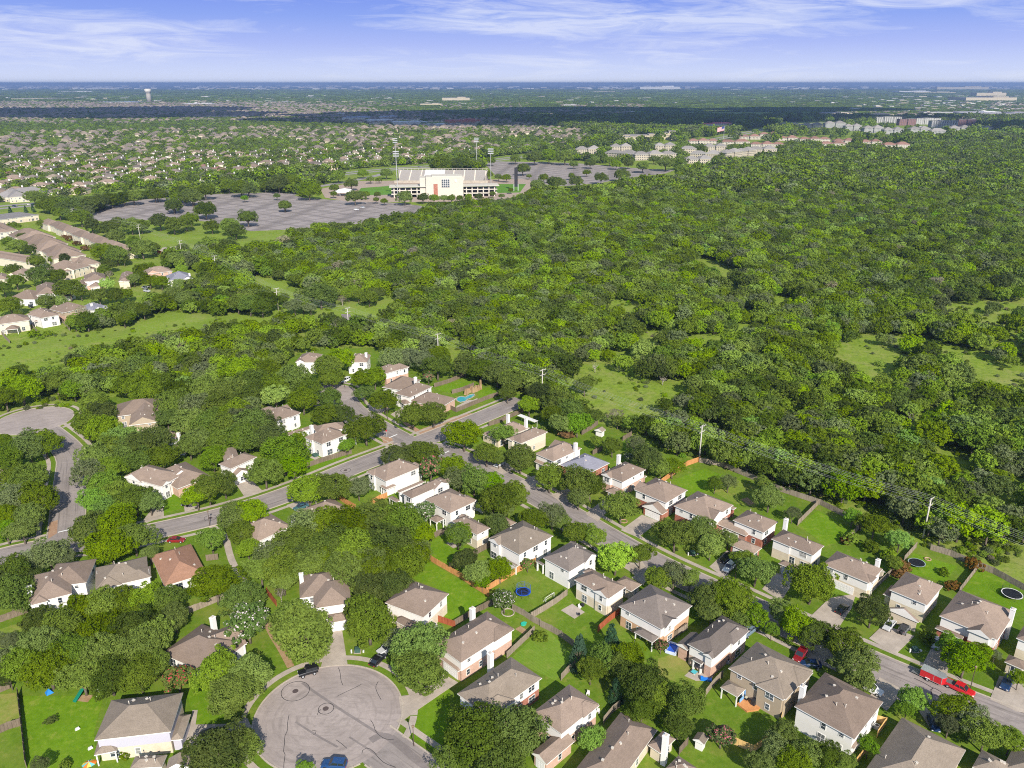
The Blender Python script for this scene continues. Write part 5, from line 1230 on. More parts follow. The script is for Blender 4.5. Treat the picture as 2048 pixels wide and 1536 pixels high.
# instancing by geometry nodes: one object, kind stuff
def grove_mesh(seed, mat):
    g = np.random.default_rng(seed); n = 60
    c = np.stack([g.uniform(-1, 1, n), g.uniform(-1, 1, n), g.uniform(.12, .26, n)], 1)
    ci = np.repeat(np.arange(n), 12); m = len(ci); q = g.normal(size=(m, 3)); q[:, 2] = np.abs(q[:, 2]); q /= np.linalg.norm(q, axis=1)[:, None]
    pos = c[ci] + q * np.array([.17, .17, .13]); ax = np.cross(q, g.normal(size=(m, 3))); ax /= np.linalg.norm(ax, axis=1)[:, None]; bx = np.cross(q, ax); s = .085
    v = np.stack([pos - ax * s, pos + bx * s, pos + ax * s, pos - bx * s], 1).reshape(-1, 3)
    me = bpy.data.meshes.new('grove'); me.vertices.add(m * 4); me.vertices.foreach_set('co', v.astype(np.float32).ravel())
    me.loops.add(m * 4); me.loops.foreach_set('vertex_index', np.arange(m * 4, dtype=np.int32))
    me.polygons.add(m); me.polygons.foreach_set('loop_start', np.arange(0, m * 4, 4, dtype=np.int32)); me.materials.append(mat); me.update(); return me
def scatter_object(name, pts, sources, label):
    """pts: x, y, z, scale, rotation, index"""
    P_ = np.array(pts, dtype=np.float32); me = bpy.data.meshes.new(name + '_points'); me.vertices.add(len(P_))
    me.vertices.foreach_set('co', np.ascontiguousarray(P_[:, :3]).ravel())
    for nm, ty, col in (('sc', 'FLOAT', 3), ('ro', 'FLOAT', 4), ('ix', 'INT', 5)):
        a = me.attributes.new(nm, ty, 'POINT'); a.data.foreach_set('value', P_[:, col].astype(np.float32 if ty == 'FLOAT' else np.int32))
    o = obj(name, me); ng = bpy.data.node_groups.new(name, 'GeometryNodeTree')
    ng.interface.new_socket('Geometry', in_out='INPUT', socket_type='NodeSocketGeometry'); ng.interface.new_socket('Geometry', in_out='OUTPUT', socket_type='NodeSocketGeometry')
    N = ng.nodes.new; gi, go = N('NodeGroupInput'), N('NodeGroupOutput'); jn = N('GeometryNodeJoinGeometry'); ip = N('GeometryNodeInstanceOnPoints'); ip.inputs['Pick Instance'].default_value = True
    for sm in reversed(sources):
        so = bpy.data.objects.new(sm.name, sm); oi = N('GeometryNodeObjectInfo'); oi.inputs['Object'].default_value = so; oi.inputs['As Instance'].default_value = True
        ng.links.new(oi.outputs['Geometry'], jn.inputs[0])
    def at(nm, ty):
        q = N('GeometryNodeInputNamedAttribute'); q.data_type = ty; q.inputs['Name'].default_value = nm; return q.outputs[0]
    cx = N('ShaderNodeCombineXYZ'); ng.links.new(at('ro', 'FLOAT'), cx.inputs[2])
    ng.links.new(gi.outputs[0], ip.inputs['Points']); ng.links.new(jn.outputs[0], ip.inputs['Instance'])
    ng.links.new(at('ix', 'INT'), ip.inputs['Instance Index']); ng.links.new(cx.outputs[0], ip.inputs['Rotation'])
    ng.links.new(at('sc', 'FLOAT'), ip.inputs['Scale']); ng.links.new(ip.outputs[0], go.inputs[0])
    md = o.modifiers.new('scatter', 'NODES'); md.node_group = ng
    return tag(o, label, 'woodland', kind='stuff')
C_M = [crown_mesh('crown', LEAF[k], 20, 17, .15, 1400 + i)[0] for i, k in enumerate(('w', 'w', 'd', 'p', 'w'))]
GRV = [grove_mesh(1500 + i, LEAF[k]) for i, k in enumerate(('d', 'd', 'w'))]
srcs = [C_W['w'][i] for i in range(5)] + C_W['d'] + C_W['p'] + C_W['l'] + C_W['b'] + C_M + GRV     # 0-4 w, 5-6 d, 7-8 p, 9 l, 10 b, 11-15 mid, 16-18 grove
pts = []
for X, Y, r in WT:
    if (X, Y) in NEARW: continue
    if Y < 900:
        sp_ = vn(X, Y, 60, 31)
        i = R.choices(range(11), (5, 5, 5, 5, 5, 3 + 6 * (sp_ > .5), 3 + 6 * (sp_ > .5), 2.2, 2.2, .9, .16))[0]
    else: i = 11 + R.randrange(5)
    pts.append((X, Y, r * R.uniform(.5, .95) + (1.0 if Y < 900 else .6), r, R.uniform(0, 6.28), i))
y = 2950; n0 = len(pts)
while y < 14000:
    st = 26 * max(1, y / 4500); y += st
    x = -.82 * y
    while x < .82 * y:
        x += st * 1.05; X = x + R.uniform(-.4, .4) * st; Y = y + R.uniform(-.4, .4) * st
        px, py = pix(X, Y)
        if inpoly(px, py, SUB) and R.random() < .45: continue
        if vn(X * .55, Y, 520, 21) < .27 or near_hw(X, Y, 40): continue
        pts.append((X, Y, -1.5, st * R.uniform(.55, .85), R.uniform(0, 6.28), 16 + R.randrange(3)))
print('instances', len(pts), 'groves', len(pts) - n0)
scatter_object('woodland', pts, srcs, 'dense green woodland spreading from the back fences to the horizon')
# understorey scrub between the trees near the power line
sc_pts = []
for i in range(7500):
    px, py = R.uniform(-40, 2090), R.uniform(560, 1130); g = U(px, py)
    if inpoly(px, py, HOOD) or inpoly(px, py, NOTREE[2]): continue
    gl = any(((px - a) / c) ** 2 + ((py - b) / d) ** 2 < 1 for a, b, c, d in GLADES) or inpoly(px, py, NOTREE[1])
    if gl and (R.random() < (.45 if inpoly(px, py, NOTREE[1]) else .78) or vn(g.x, g.y, 12, 8) < .42): continue
    big_ = gl and R.random() < .10
    r = R.uniform(.5, 1.4) * (.8 if gl else 1) * (2.2 if big_ else 1); sc_pts.append((g.x, g.y, r * .4, r, R.uniform(0, 6), R.choices(range(11), (4, 4, 4, 4, 4, 1, 1, 3, 3, 2, 1.5))[0]))
scatter_object('undergrowth', sc_pts, srcs[:11], 'low scrub and saplings between the woodland trees')
# remaining distant houses as one mass
mb = MB(); SC_ = {}
for x, y, a, s in FARH[N_FAR:]:
    w, d, h = R.uniform(7, 10) * s, R.uniform(5.5, 8) * s, R.choice((3.2, 5.6)); c, q = math.cos(a), math.sin(a); m = R.choice((0, 0, 1))
    T = lambda u, v, z: (x + u * c - v * q, y + u * q + v * c, z)
    e = [T(-w, -d, h), T(w, -d, h), T(w, d, h), T(-w, d, h)]; rr_ = max(w - d, .1); A, B = T(-rr_, 0, h + d * .55), T(rr_, 0, h + d * .55)
    if w >= d:
        mb.face([e[0], e[1], B, A], m); mb.face([e[1], e[2], B], m); mb.face([e[2], e[3], A, B], m); mb.face([e[3], e[0], A], m)
    else:
        A = T(0, 0, h + w * .55)
        for i in range(4): mb.face([e[i], e[(i + 1) % 4], A], m)
    mb.box(x, y, -.1, 2 * w - .8, 2 * d - .8, h + .05, a, 2 + (R.random() < .4))
tag(mb.build('distant_housing', [ROOF['d'], ROOF['b'], WALL['c'], WALL['l']]), 'countless small houses of the far estates under the cloud shadow', 'housing', kind='stuff')

# pale specks of far-off towns
mb = MB()
for i in range(1900):
    cx_ = R.choice((60, 150, 240, 420, 560, 700, 870, 1180, 1330, 1600, 1820, 1900, 1950, 2010)); px, py = R.gauss(cx_, 90), 168 + abs(R.gauss(0, 17 if cx_ < 1800 else 30)); g = U(px, py)
    k = g.y / 1584; mb.box(g.x, g.y, 0, R.uniform(3, 14) * k, R.uniform(8, 30) * k * .6, R.uniform(.5, 1.6) * k + 5, R.uniform(-.3, .3), R.randrange(3))
tag(mb.build('distant_buildings', [m_siding('far_white', (.62, .60, .57), False), m_siding('far_tan', (.50, .43, .33), False), m_siding('far_grey', (.36, .35, .35), False)]), 'pale specks of countless buildings towards the horizon', 'buildings', kind='stuff')
# ------------------------------------------------------------ stadium
def local(px, py):
    g = U(px, py); return g
def facade_mat(name, wall, win=(0.05, 0.055, 0.07), sx=3.2, sz=3.0, w=.45):
    t = NT(name, 0.8, 0.2); p = t.coord('Object'); sep = t.n('ShaderNodeSeparateXYZ'); t.l(p, sep.inputs[0])
    u = t.math('ADD', sep.outputs[0], sep.outputs[1]); a = t.math('FRACT', t.math('DIVIDE', u, sx)); b = t.math('FRACT', t.math('DIVIDE', sep.outputs[2], sz))
    m = t.math('MULTIPLY', t.math('LESS_THAN', t.math('ABSOLUTE', t.math('SUBTRACT', a, .5)), w / 2), t.math('LESS_THAN', t.math('ABSOLUTE', t.math('SUBTRACT', b, .5)), .24))
    k = t.noise(p, .15, 4); c = t.mix(t.rng(k, .35, .7, 0, .25), wall, tuple(x * .75 for x in wall)); t.col(t.mix(m, c, win)); return t.mat
BEIGE = m_siding('stadium_wall', (0.55, 0.51, 0.435), False); CONCS = m_conc('stadium_concrete', (0.48, 0.42, 0.34)); SEATS = None
def m_seats():
    t = NT('bleacher_rows', .7, .3); p = t.coord('Object'); sep = t.n('ShaderNodeSeparateXYZ'); t.l(p, sep.inputs[0])
    f = t.math('FRACT', t.math('MULTIPLY', sep.outputs[2], 2.0)); g = t.math('FRACT', t.math('DIVIDE', sep.outputs[0], 14.0))
    c = t.mix(t.rng(f, 0, .5, .4, 0), (0.33, 0.305, 0.28), (0.17, 0.155, 0.145)); c = t.mix(t.math('LESS_THAN', g, .10), c, (0.62, 0.56, 0.47))
    k = t.noise(p, .2, 5, .7); c = t.mix(t.rng(k, .45, .75, 0, .5), c, (0.36, 0.33, 0.31)); t.col(c); return t.mat
SEATS = m_seats()
so = U(890, 395); sz_ = so.length; sdir = so.normalized(); sang = math.atan2(sdir.y, sdir.x) - math.pi / 2 + math.radians(2)
st = empty('stadium', (so.x, so.y, 0), sang); tag(st, 'beige concrete stadium with press box tower and two opposing stands', 'stadium')
sc1 = depth(so) / FPX      # metres per sheet pixel here
m = MB()                    # press tower
m.box(0, 11, 0, 74 * sc1, 22, 22.5); m.box(-42 * sc1, 12, 0, 14 * sc1, 18, 21.5); m.box(5 * sc1, 11, 22.5, 60 * sc1, 20, .8)
m.build('press_tower', BEIGE, st)
m = MB(); m.box(-18 * sc1, -.2, 1, 8 * sc1, .5, 14); m.build('brick_panel', WALL['R'], st)
m = MB(); m.box(2 * sc1, -.25, 11, 16 * sc1, .6, 9); m.box(22 * sc1, -.25, 17, 3.4 * sc1, .6, 2.4); w_ = m.build('window', TRIM, st)
m = MB()
for i in range(4):
    for j in range(4): m.box((2 - 6 + i * 4) * sc1, -.5, 11.3 + j * 2.2, 3.4 * sc1, .4, 1.9)
m.build('pane', GLASS, w_)
m = MB()                    # near stand seen from behind: two open decks on piers
for s0, s1 in ((-106, -38), (38, 106)):
    cx, w = (s0 + s1) / 2 * sc1, (s1 - s0) * sc1
    for z in (3.4, 7.4): m.box(cx, 9 + z * .2, z, w, 14, .8)
    m.box(cx, 12, 11.6, w + 4, 22, .6)
    for i in range(6): m.box(s0 * sc1 + (i + .5) * w / 6, 4.2, 0, 1.2, 1.6, 11.5)
    for i in range(6): m.box(s0 * sc1 + (i + .5) * w / 6, 18, 0, 1.2, 1.2, 11.5)
    m.box(cx, 20, 0, w, 1, 9)
m.build('near_stand', BEIGE, st)
# the far stand: seating slope that rises away from the pitch
fs0, fs1 = U(790, 366), U(975, 366); fo = (fs0 + fs1) / 2
fs = empty('bleacher_stand', (fo.x, fo.y, 0), math.atan2((fs1 - fs0).y, (fs1 - fs0).x)); tag(fs, 'tall pale bleacher stand of the stadium beyond the pitch', 'stand')
W0 = (fs1 - fs0).length / 2 / 1.1; dp = 34; fl = 1.10
zt = min((z for z in range(8, 60)), key=lambda z: abs(pix(fo.x, fo.y + dp, z)[1] - 340))
print('stand', zt, fo)
m = MB(); a = [(-W0, 0, 3), (W0, 0, 3), (W0 * fl, dp, zt), (-W0 * fl, dp, zt)]; rows = 30
for i in range(rows):
    t0, t1 = i / rows, (i + 1) / rows; z0, z1 = 3 + (zt - 3) * t0, 3 + (zt - 3) * t1; w0 = W0 * (1 + (fl - 1) * t0); y0, y1 = dp * t0, dp * t1
    m.face([(-w0, y0, z1), (w0, y0, z1), (w0, y1, z1), (-w0, y1, z1)]); m.face([(-w0, y0, z0), (w0, y0, z0), (w0, y0, z1), (-w0, y0, z1)])
m.face([(-W0, 0, 3), (-W0 * fl, dp, zt), (-W0 * fl, dp, 0), (-W0, 0, 0)]); m.face([(W0, 0, 0), (W0 * fl, dp, 0), (W0 * fl, dp, zt), (W0, 0, 3)]); m.face([(-W0 * fl, dp, 0), (-W0 * fl, dp, zt), (W0 * fl, dp, zt), (W0 * fl, dp, 0)])
m.build('seating', SEATS, fs)
m = MB(); m.box(0, -.6, 0, 2 * W0 + 12, 1.2, 3.2); m.build('front_wall', CONCS, fs)
m = MB(); 
WP = m_plain('aisle_white', (0.74, 0.72, 0.70)); m = MB()
for i in range(rows): 
    t0 = i / rows; m.box(-10, dp * (t0 + .5 / rows), 3 + (zt - 3) * (t0 + 1 / rows), 26, dp / rows * .96, .25)
m.build('aisle', WP, fs)
m = MB()
for i in range(24): m.box(-W0 * fl + (i + .5) * 2 * W0 * fl / 24, dp + .3, zt, .3, .3, 1.6)
m.box(0, dp + .3, zt + 1.5, 2 * W0 * fl, .2, .25); m.build('rail', VENTM, fs)
POLEM = m_plain('galvanised_steel', (0.50, 0.50, 0.50), .5, .4)
LAMPM = m_plain('floodlight_panel', (0.50, 0.50, 0.53), .4)
for bx, by, tx, ty, lab in ((796, 396, 793.8, 322, 'near left floodlight mast of the stadium'), (793.5, 352, 791.8, 293, 'far left floodlight mast behind the bleacher stand'),
                      (953.6, 338, 953, 290, 'far right floodlight mast behind the bleacher stand'), (982, 385, 981, 316, 'near right floodlight mast beside the press tower')):
    g = U(bx, by); zz = depth(g); h = (by - ty) * zz / FPX / .93
    fm = empty('floodlight_mast', (g.x, g.y, 0), sang); tag(fm, lab, 'floodlight mast', 'floodlight masts of the stadium')
    m = MB(); m.tube((0, 0, 0), (0, 0, h), .4, .25, 10); m.build('mast', POLEM, fm)
    m = MB()
    for i in range(3):
        m.box(0, 0, h + i * 2.4, 6.4, .4, .3)
        for j in range(5): m.box(-2.6 + j * 1.3, -.35, h + .3 + i * 2.4, 1.2, .5, 1.0)
    m.build('lamp_bank', LAMPM, fm)
g = U(1032, 382); sb = empty('scoreboard', (g.x, g.y, 0), 0); tag(sb, 'tall dark scoreboard panel at the right end of the stadium', 'scoreboard')
m = MB(); m.box(0, 0, 5, 4, 1.2, 22); m.build('panel', DARKM, sb); m = MB(); m.box(-2.5, 0, 0, .8, .8, 8); m.box(2.5, 0, 0, .8, .8, 8); m.build('support', POLEM, sb)
g = U(690, 391); tk = empty('ticket_pavilion', (g.x, g.y, 0), .1); tag(tk, 'white domed tensile roof pavilion left of the stadium', 'pavilion')
m = MB(); n = 14
for i in range(n):
    a0, a1 = 2 * math.pi * i / n, 2 * math.pi * (i + 1) / n
    m.face([(12 * math.cos(a0), 8 * math.sin(a0), 4), (12 * math.cos(a1), 8 * math.sin(a1), 4), (7 * math.cos(a1), 4.5 * math.sin(a1), 7), (7 * math.cos(a0), 4.5 * math.sin(a0), 7)]); m.face([(7 * math.cos(a0), 4.5 * math.sin(a0), 7), (7 * math.cos(a1), 4.5 * math.sin(a1), 7), (0, 0, 8.2)])
m.build('canopy_roof', WP, tk); m = MB()
for i in range(6): m.box(10 * math.cos(i * 1.05), 6.5 * math.sin(i * 1.05), 0, .5, .5, 4.2)
m.build('post', POLEM, tk)

# ------------------------------------------------------------ apartment blocks and other far buildings
APW = {'b': facade_mat('apartment_beige', (0.46, 0.405, 0.325)), 'c': facade_mat('apartment_cream', (0.50, 0.455, 0.385)), 'w': facade_mat('apartment_white', (0.46, 0.45, 0.44), sx=7, w=.6), 'g': facade_mat('apartment_grey', (0.36, 0.36, 0.35)), 'm': facade_mat('apartment_red', (0.24, 0.135, 0.13), sx=5, w=.55)}
def apartment(label, x0, x1, yb, storeys, wall, roof, dep=16, seg=None, ang=None, cat='apartment block', grp='apartment blocks beyond the stadium'):
    """x0..x1, yb: foot of the front wall on the survey sheet"""
    p, q = U(x0, yb), U(x1, yb if ang is None else yb + ang); o = (p + q) / 2; L = (q - p).length; e1 = (q - p).normalized(); H = 3.1 * storeys
    root = empty('apartment_building', (o.x, o.y, 0), math.atan2(e1.y, e1.x)); tag(root, label, cat, grp)
    n = seg or max(1, round(L / 24)); rf = ROOF[roof] if roof != 'F' else None
    for i in range(n):
        cx = -L / 2 + (i + .5) * L / n; st_ = (2.6 if i % 2 else 0); dd = dep + (3 if i % 2 else 0); hh = H + (.7 if i % 2 else 0)
        m = MB(); m.box(cx, dep / 2 - st_ / 2, 0, L / n + .2, dd, hh, m=0); m.build('wall', APW[wall], root)
        b = Block(Vector((cx, dep / 2 - st_ / 2)), Vector((1, 0)), L / n / 2 + 1.0, dd / 2 + .8, hh, 'h' if roof != 'F' else 'f')
        obj('roof', roof_mesh(b, Vector((0, 0)), rf or ROOF['y'], APW[wall], .012 * i), root)
    return root
A_ = apartment
A_('beige three-storey apartment block nearest the right car park edge', 1152, 1200, 309, 3, 'b', 'y'); A_('long beige apartment block above the car park trees', 1210, 1268, 316, 3, 'b', 'y', ang=4)
A_('long beige apartment block right of the first long one', 1270, 1352, 321, 3, 'b', 'y', ang=-2); A_('low beige apartment block poking out of the woods edge', 1372, 1424, 327, 2, 'b', 'y', ang=-1)
A_('beige apartment block with stepped grey roofs at the woodland edge', 1452, 1508, 317, 3, 'b', 'y', ang=-6); A_('rightmost beige grey-roofed apartment block', 1500, 1552, 309, 3, 'b', 'y')
A_('far beige apartment block in the second row, left', 1222, 1262, 303, 3, 'b', 'y'); A_('far beige apartment block in the second row, middle', 1310, 1350, 301, 3, 'b', 'y'); A_('small beige apartment block in the second row', 1362, 1392, 308, 3, 'b', 'y')
A_('beige apartment block with long roof in the second row right', 1410, 1452, 303, 3, 'b', 'y'); A_('beige apartment block among trees in the middle of the complex', 1380, 1440, 314, 2, 'b', 'y', ang=2)
for i, (a, b, y, c, t) in enumerate(((1378, 1436, 288, 'c', 'left'), (1442, 1498, 290, 'c', 'second'), (1502, 1568, 295, 'c', 'third'), (1478, 1520, 279, 'c', 'rear left'), (1555, 1595, 282, 'c', 'rear middle'), (1520, 1556, 274, 'c', 'small rear'),
                                 (1600, 1660, 284, 'c', 'fifth'), (1668, 1708, 288, 'c', 'sixth'), (1642, 1690, 294, 'c', 'front right'), (1722, 1762, 290, 'c', 'seventh'), (1766, 1818, 300, 'c', 'rightmost wide'))):
    A_('%s reddish-roofed cream apartment block in the row beyond the beige complex' % t, a, b, y, 2 if i != 10 else 3, c, 'r', dep=15)
for i, (a, b, y, w, rf, s_, t) in enumerate(((1750, 1802, 246, 'w', 'F', 6, 'long white and dark modern block, left one'), (1798, 1830, 251, 'm', 'F', 6, 'red-panelled modern block beside the white one'), (1832, 1880, 249, 'w', 'F', 6, 'long white modern flat-roofed block in the middle'),
        (1862, 1915, 255, 'w', 'F', 6, 'white modern block with dark bays'), (1916, 1950, 252, 'm', 'F', 6, 'rightmost red-panelled modern block'), (1690, 1722, 262, 'g', 'y', 4, 'grey-green apartment block at the left of the grey row'), (1728, 1765, 266, 'g', 'y', 4, 'grey apartment block second in the grey row'),
        (1768, 1805, 270, 'g', 'y', 4, 'grey apartment block third in the grey row'), (1820, 1858, 268, 'g', 'y', 4, 'grey apartment block fourth in the grey row'), (1862, 1890, 272, 'g', 'y', 4, 'grey apartment block fifth in the grey row'), (1900, 1940, 266, 'g', 'y', 4, 'grey apartment block last in the grey row'),
        (1605, 1645, 257, 'c', 'y', 3, 'pale clubhouse-like block left of the grey row'), (1650, 1690, 256, 'g', 'y', 4, 'grey block with cupola roof beside the road'), (1560, 1600, 254, 'c', 'y', 2, 'low pale building beside the far road'), (1955, 1985, 264, 'g', 'y', 3, 'small grey block near the far field'))):
    A_(t, a, b, y, s_, w, rf, dep=20, grp='apartment blocks at the far right')
def bld(label, px, py, w, h, d, mat, cat='building', roofmat=None):
    g = U(px, py); r = empty('commercial_building', (g.x, g.y, 0), R.uniform(-.15, .15)); tag(r, label, cat)
    m = MB(); m.box(0, d / 2, 0, w, d, h); m.box(w * .2, d / 2, 0, w * .3, d * .9, h * 1.25); m.build('wall', mat, r)
    m = MB(); m.box(0, d / 2, h, w + 1, d + 1, .6); m.box(w * .2, d / 2, h * 1.25, w * .3 + 1, d * .9 + 1, .6); m.build('roof', roofmat or ROOF['y'], r)
YEL = m_siding('pale_yellow_wall', (0.52, 0.45, 0.32), False); WH = m_plain('white_wall', (0.62, 0.61, 0.60)); BLR = m_plain('blue_metal_roof', (0.30, 0.36, 0.50)); WR = m_plain('white_metal_roof', (0.76, 0.76, 0.78)); RR = m_plain('red_roof', (0.55, 0.05, 0.05)); GRV_ = m_plain('grey_roof', (0.38, 0.36, 0.37))
for a in (('yellowish school with flat roofs left of the flagpole', 1292, 279, 120, 9, 40, YEL), ('yellowish gabled school hall', 1335, 279, 50, 14, 40, YEL), ('low yellow building left of the school', 1258, 281, 50, 7, 30, YEL),
          ('red-trimmed white store with its grey car park roof', 1433, 254, 150, 8, 60, WH, 'store', RR), ('long white industrial hall in the cloud shadow', 813, 250, 105, 8, 60, WH, 'hall', WR), ('white hall left of the long industrial hall', 758, 246, 85, 8, 60, WH, 'hall', WR),
          ('blue-roofed hall in the cloud shadow', 710, 240, 90, 8, 80, WH, 'hall', BLR), ('small blue-roofed hall right of the blue-roofed hall', 775, 238, 60, 8, 60, WH, 'hall', BLR), ('beige hall left of the blue-roofed hall', 678, 237, 80, 8, 50, YEL, 'hall'),
          ('brown-red church-like building in the dark belt', 925, 249, 110, 12, 40, WALL['R'], 'building', RR), ('long low pale hall near the brown-red building', 872, 253, 90, 6, 40, WH, 'hall', WR), ('white warehouse group near the water tower', 395, 210, 170, 8, 80, WH, 'warehouse', WR),
          ('long pale warehouse right of the water tower', 430, 213, 120, 7, 80, YEL, 'warehouse'), ('pale roof group left of the water tower', 232, 207, 260, 8, 120, WH, 'warehouse', BLR), ('big pale hotel-like building on the middle horizon', 912, 203, 190, 24, 80, YEL, 'building'),
          ('yellow box building below the middle horizon', 862, 212, 120, 12, 50, YEL), ('white tiny box building at mid distance', 776, 199, 60, 12, 50, WH), ('cement works with white silos on the horizon', 1320, 181, 700, 60, 200, WH, 'factory', WR),
          ('long dark-framed campus building on the right horizon', 1925, 180, 900, 50, 300, YEL, 'building', ROOF['r']), ('pale office slab on the right horizon', 1982, 194, 280, 36, 100, YEL, 'office'), ('row of pale offices under the office slab', 1982, 203, 380, 26, 200, YEL, 'office'),
          ('pale store roofs left of the campus building', 1830, 186, 420, 22, 200, WH, 'store', WR), ('second pale store roofs at the right distance', 1870, 188, 500, 20, 200, YEL, 'store'), ('long pale shed at the far right field', 1912, 229, 260, 8, 60, WH, 'shed', GRV_),
          ('glasshouse-like shed at the right picture edge', 2020, 232, 330, 9, 120, GRV_, 'shed', GRV_), ('low white shed left of the long pale shed', 1965, 228, 160, 8, 60, WH, 'shed', WR), ('pale store by the right road', 1760, 233, 110, 8, 60, YEL, 'store'), ('orange-topped store beside the far right trees', 1678, 231, 110, 9, 60, YEL, 'store', GRV_),
          ('white box by the middle cloud shadow', 1140, 213, 70, 10, 40, WH), ('yellow quarry sheds on the horizon', 1180, 186, 900, 16, 300, YEL, 'shed'), ('white far store left on the horizon', 150, 186, 420, 18, 200, WH, 'store', WR), ('far pale halls under the left horizon', 60, 200, 300, 10, 200, YEL, 'hall')):
    bld(*a)
# water tower
g = U(299, 206); wtw = empty('water_tower', (g.x, g.y, 0)); tag(wtw, 'beige fluted water tower standing above the far estates', 'water tower')
m = MB(); k = g.y / 1584; m.tube((0, 0, 0), (0, 0, 62 * 1.0), 4.2 * k, 4.0 * k, 28); m.build('shaft', m_plain('tower_shaft', (0.42, 0.38, 0.32)), wtw, True)
m = MB(); m.tube((0, 0, 58), (0, 0, 64), 4.2 * k, 5.6 * k, 28, caps=False); m.tube((0, 0, 64), (0, 0, 84), 5.6 * k, 5.6 * k, 28); m.build('tank', m_plain('tower_tank', (0.70, 0.66, 0.58)), wtw, True)
# flag beside the school
g = U(1447, 277); fl_ = empty('flagpole', (g.x, g.y, 0)); tag(fl_, 'very tall flagpole flying a large striped flag beside the school', 'flagpole')
m = MB(); m.tube((0, 0, 0), (0, 0, 28), .5, .3, 8); m.build('pole', POLEM, fl_)
FW, FR, FB = m_plain('flag_white', (.75, .75, .75)), m_plain('flag_red', (.5, .04, .06)), m_plain('flag_blue', (.04, .06, .25)); m = MB()
for i in range(13):
    for j in range(8):
        x0, x1 = -j * 2 - .2, -(j + 1) * 2 - .2; z0 = 27.5 - i * .75; f_ = lambda x: math.sin(x * .5) * .6; dz = lambda x: x * .25
        mt = 2 if (i < 7 and j < 3) else (1 if i % 2 == 0 else 0)
        m.face([(x0, f_(x0), z0 - .75 + dz(x0)), (x1, f_(x1), z0 - .75 + dz(x1)), (x1, f_(x1), z0 + dz(x1)), (x0, f_(x0), z0 + dz(x0))], mt)
m.build('flag', [FW, FR, FB], fl_)
# solitary trees in the car parks and along the stadium
for cr, x, y, r_, k in [('M', *q) for q in ((545, 830, 60, 'o'), (65, 890, 45, 'o'), (230, 790, 70, 'o'), (40, 720, 60, 'o'), (110, 715, 55, 'o'), (235, 715, 35, 'o'), (430, 690, 50, 'o'), (600, 670, 35, 'o'), (650, 710, 28, 'o'), (710, 715, 20, 'o'), (520, 740, 50, 'o'), (405, 770, 35, 'o'), (400, 810, 25, 'o'), (885, 835, 55, 'o'), (1010, 835, 42, 'o'),
                        (1085, 840, 35, 'o'), (1155, 840, 30, 'o'), (1205, 840, 32, 'o'), (1262, 840, 26, 'o'), (1320, 835, 32, 'o'), (1390, 830, 30, 'o'), (1485, 810, 22, 'o'), (1545, 825, 20, 'o'), (690, 850, 22, 'o'), (745, 860, 24, 'o'), (620, 815, 30, 'o'), (697, 815, 24, 'o'), (1475, 585, 34, 'o'), (1690, 640, 50, 'o'), (1130, 610, 80, 'o'), (1230, 610, 60, 'o'), (1310, 600, 50, 'o'), (1380, 595, 40, 'o'),
                        (1525, 695, 28, 'o'), (1580, 700, 30, 'o'), (1735, 690, 18, 'o'), (1835, 700, 34, 'o'), (1900, 730, 50, 'd'), (1790, 750, 50, 'o'), (1870, 550, 60, 'o'), (1980, 560, 60, 'o'), (1770, 560, 60, 'o'), (1640, 570, 40, 'o'), (760, 670, 40, 'o'), (1450, 680, 35, 'o'), (1610, 785, 20, 'o'))] + \
                   [('N', *q) for q in ((195, 730, 36, 'o'), (330, 720, 48, 'o'), (490, 700, 45, 'o'), (540, 730, 45, 'o'), (300, 798, 32, 'o'), (175, 825, 30, 'o'), (215, 870, 58, 'o'), (60, 880, 60, 'o'), (420, 840, 55, 'o'), (590, 815, 60, 'o'), (640, 720, 50, 'o'), (760, 745, 60, 'o'), (950, 715, 80, 'o'), (1060, 720, 60, 'd'), (1080, 780, 60, 'o'), (850, 690, 40, 'o'), (710, 605, 35, 'o'), (370, 690, 40, 'o'), (1250, 610, 40, 'o'), (1510, 590, 40, 'o'))] + \
                   [('L', *q) for q in ((910, 830, 60, 'o'), (1190, 880, 60, 'd'), (1400, 915, 68, 'o'), (760, 850, 60, 'o'), (620, 880, 70, 'o'), (1070, 810, 60, 'o'), (1230, 810, 70, 'd'), (1310, 830, 70, 'o'), (1400, 790, 65, 'o'), (1560, 750, 60, 'o'), (1640, 770, 70, 'o'), (1690, 780, 60, 'd'), (1810, 760, 40, 'o'), (1900, 740, 70, 'o'), (1970, 730, 60, 'o'), (1670, 840, 24, 'l'), (1890, 825, 22, 'l'), (1945, 890, 44, 'o'), (360, 890, 60, 'o'), (290, 890, 50, 'o'), (230, 830, 60, 'o'))]:
    g, r = crown_at(cr, x, y, r_, k); plant(k, g.x, g.y, r)
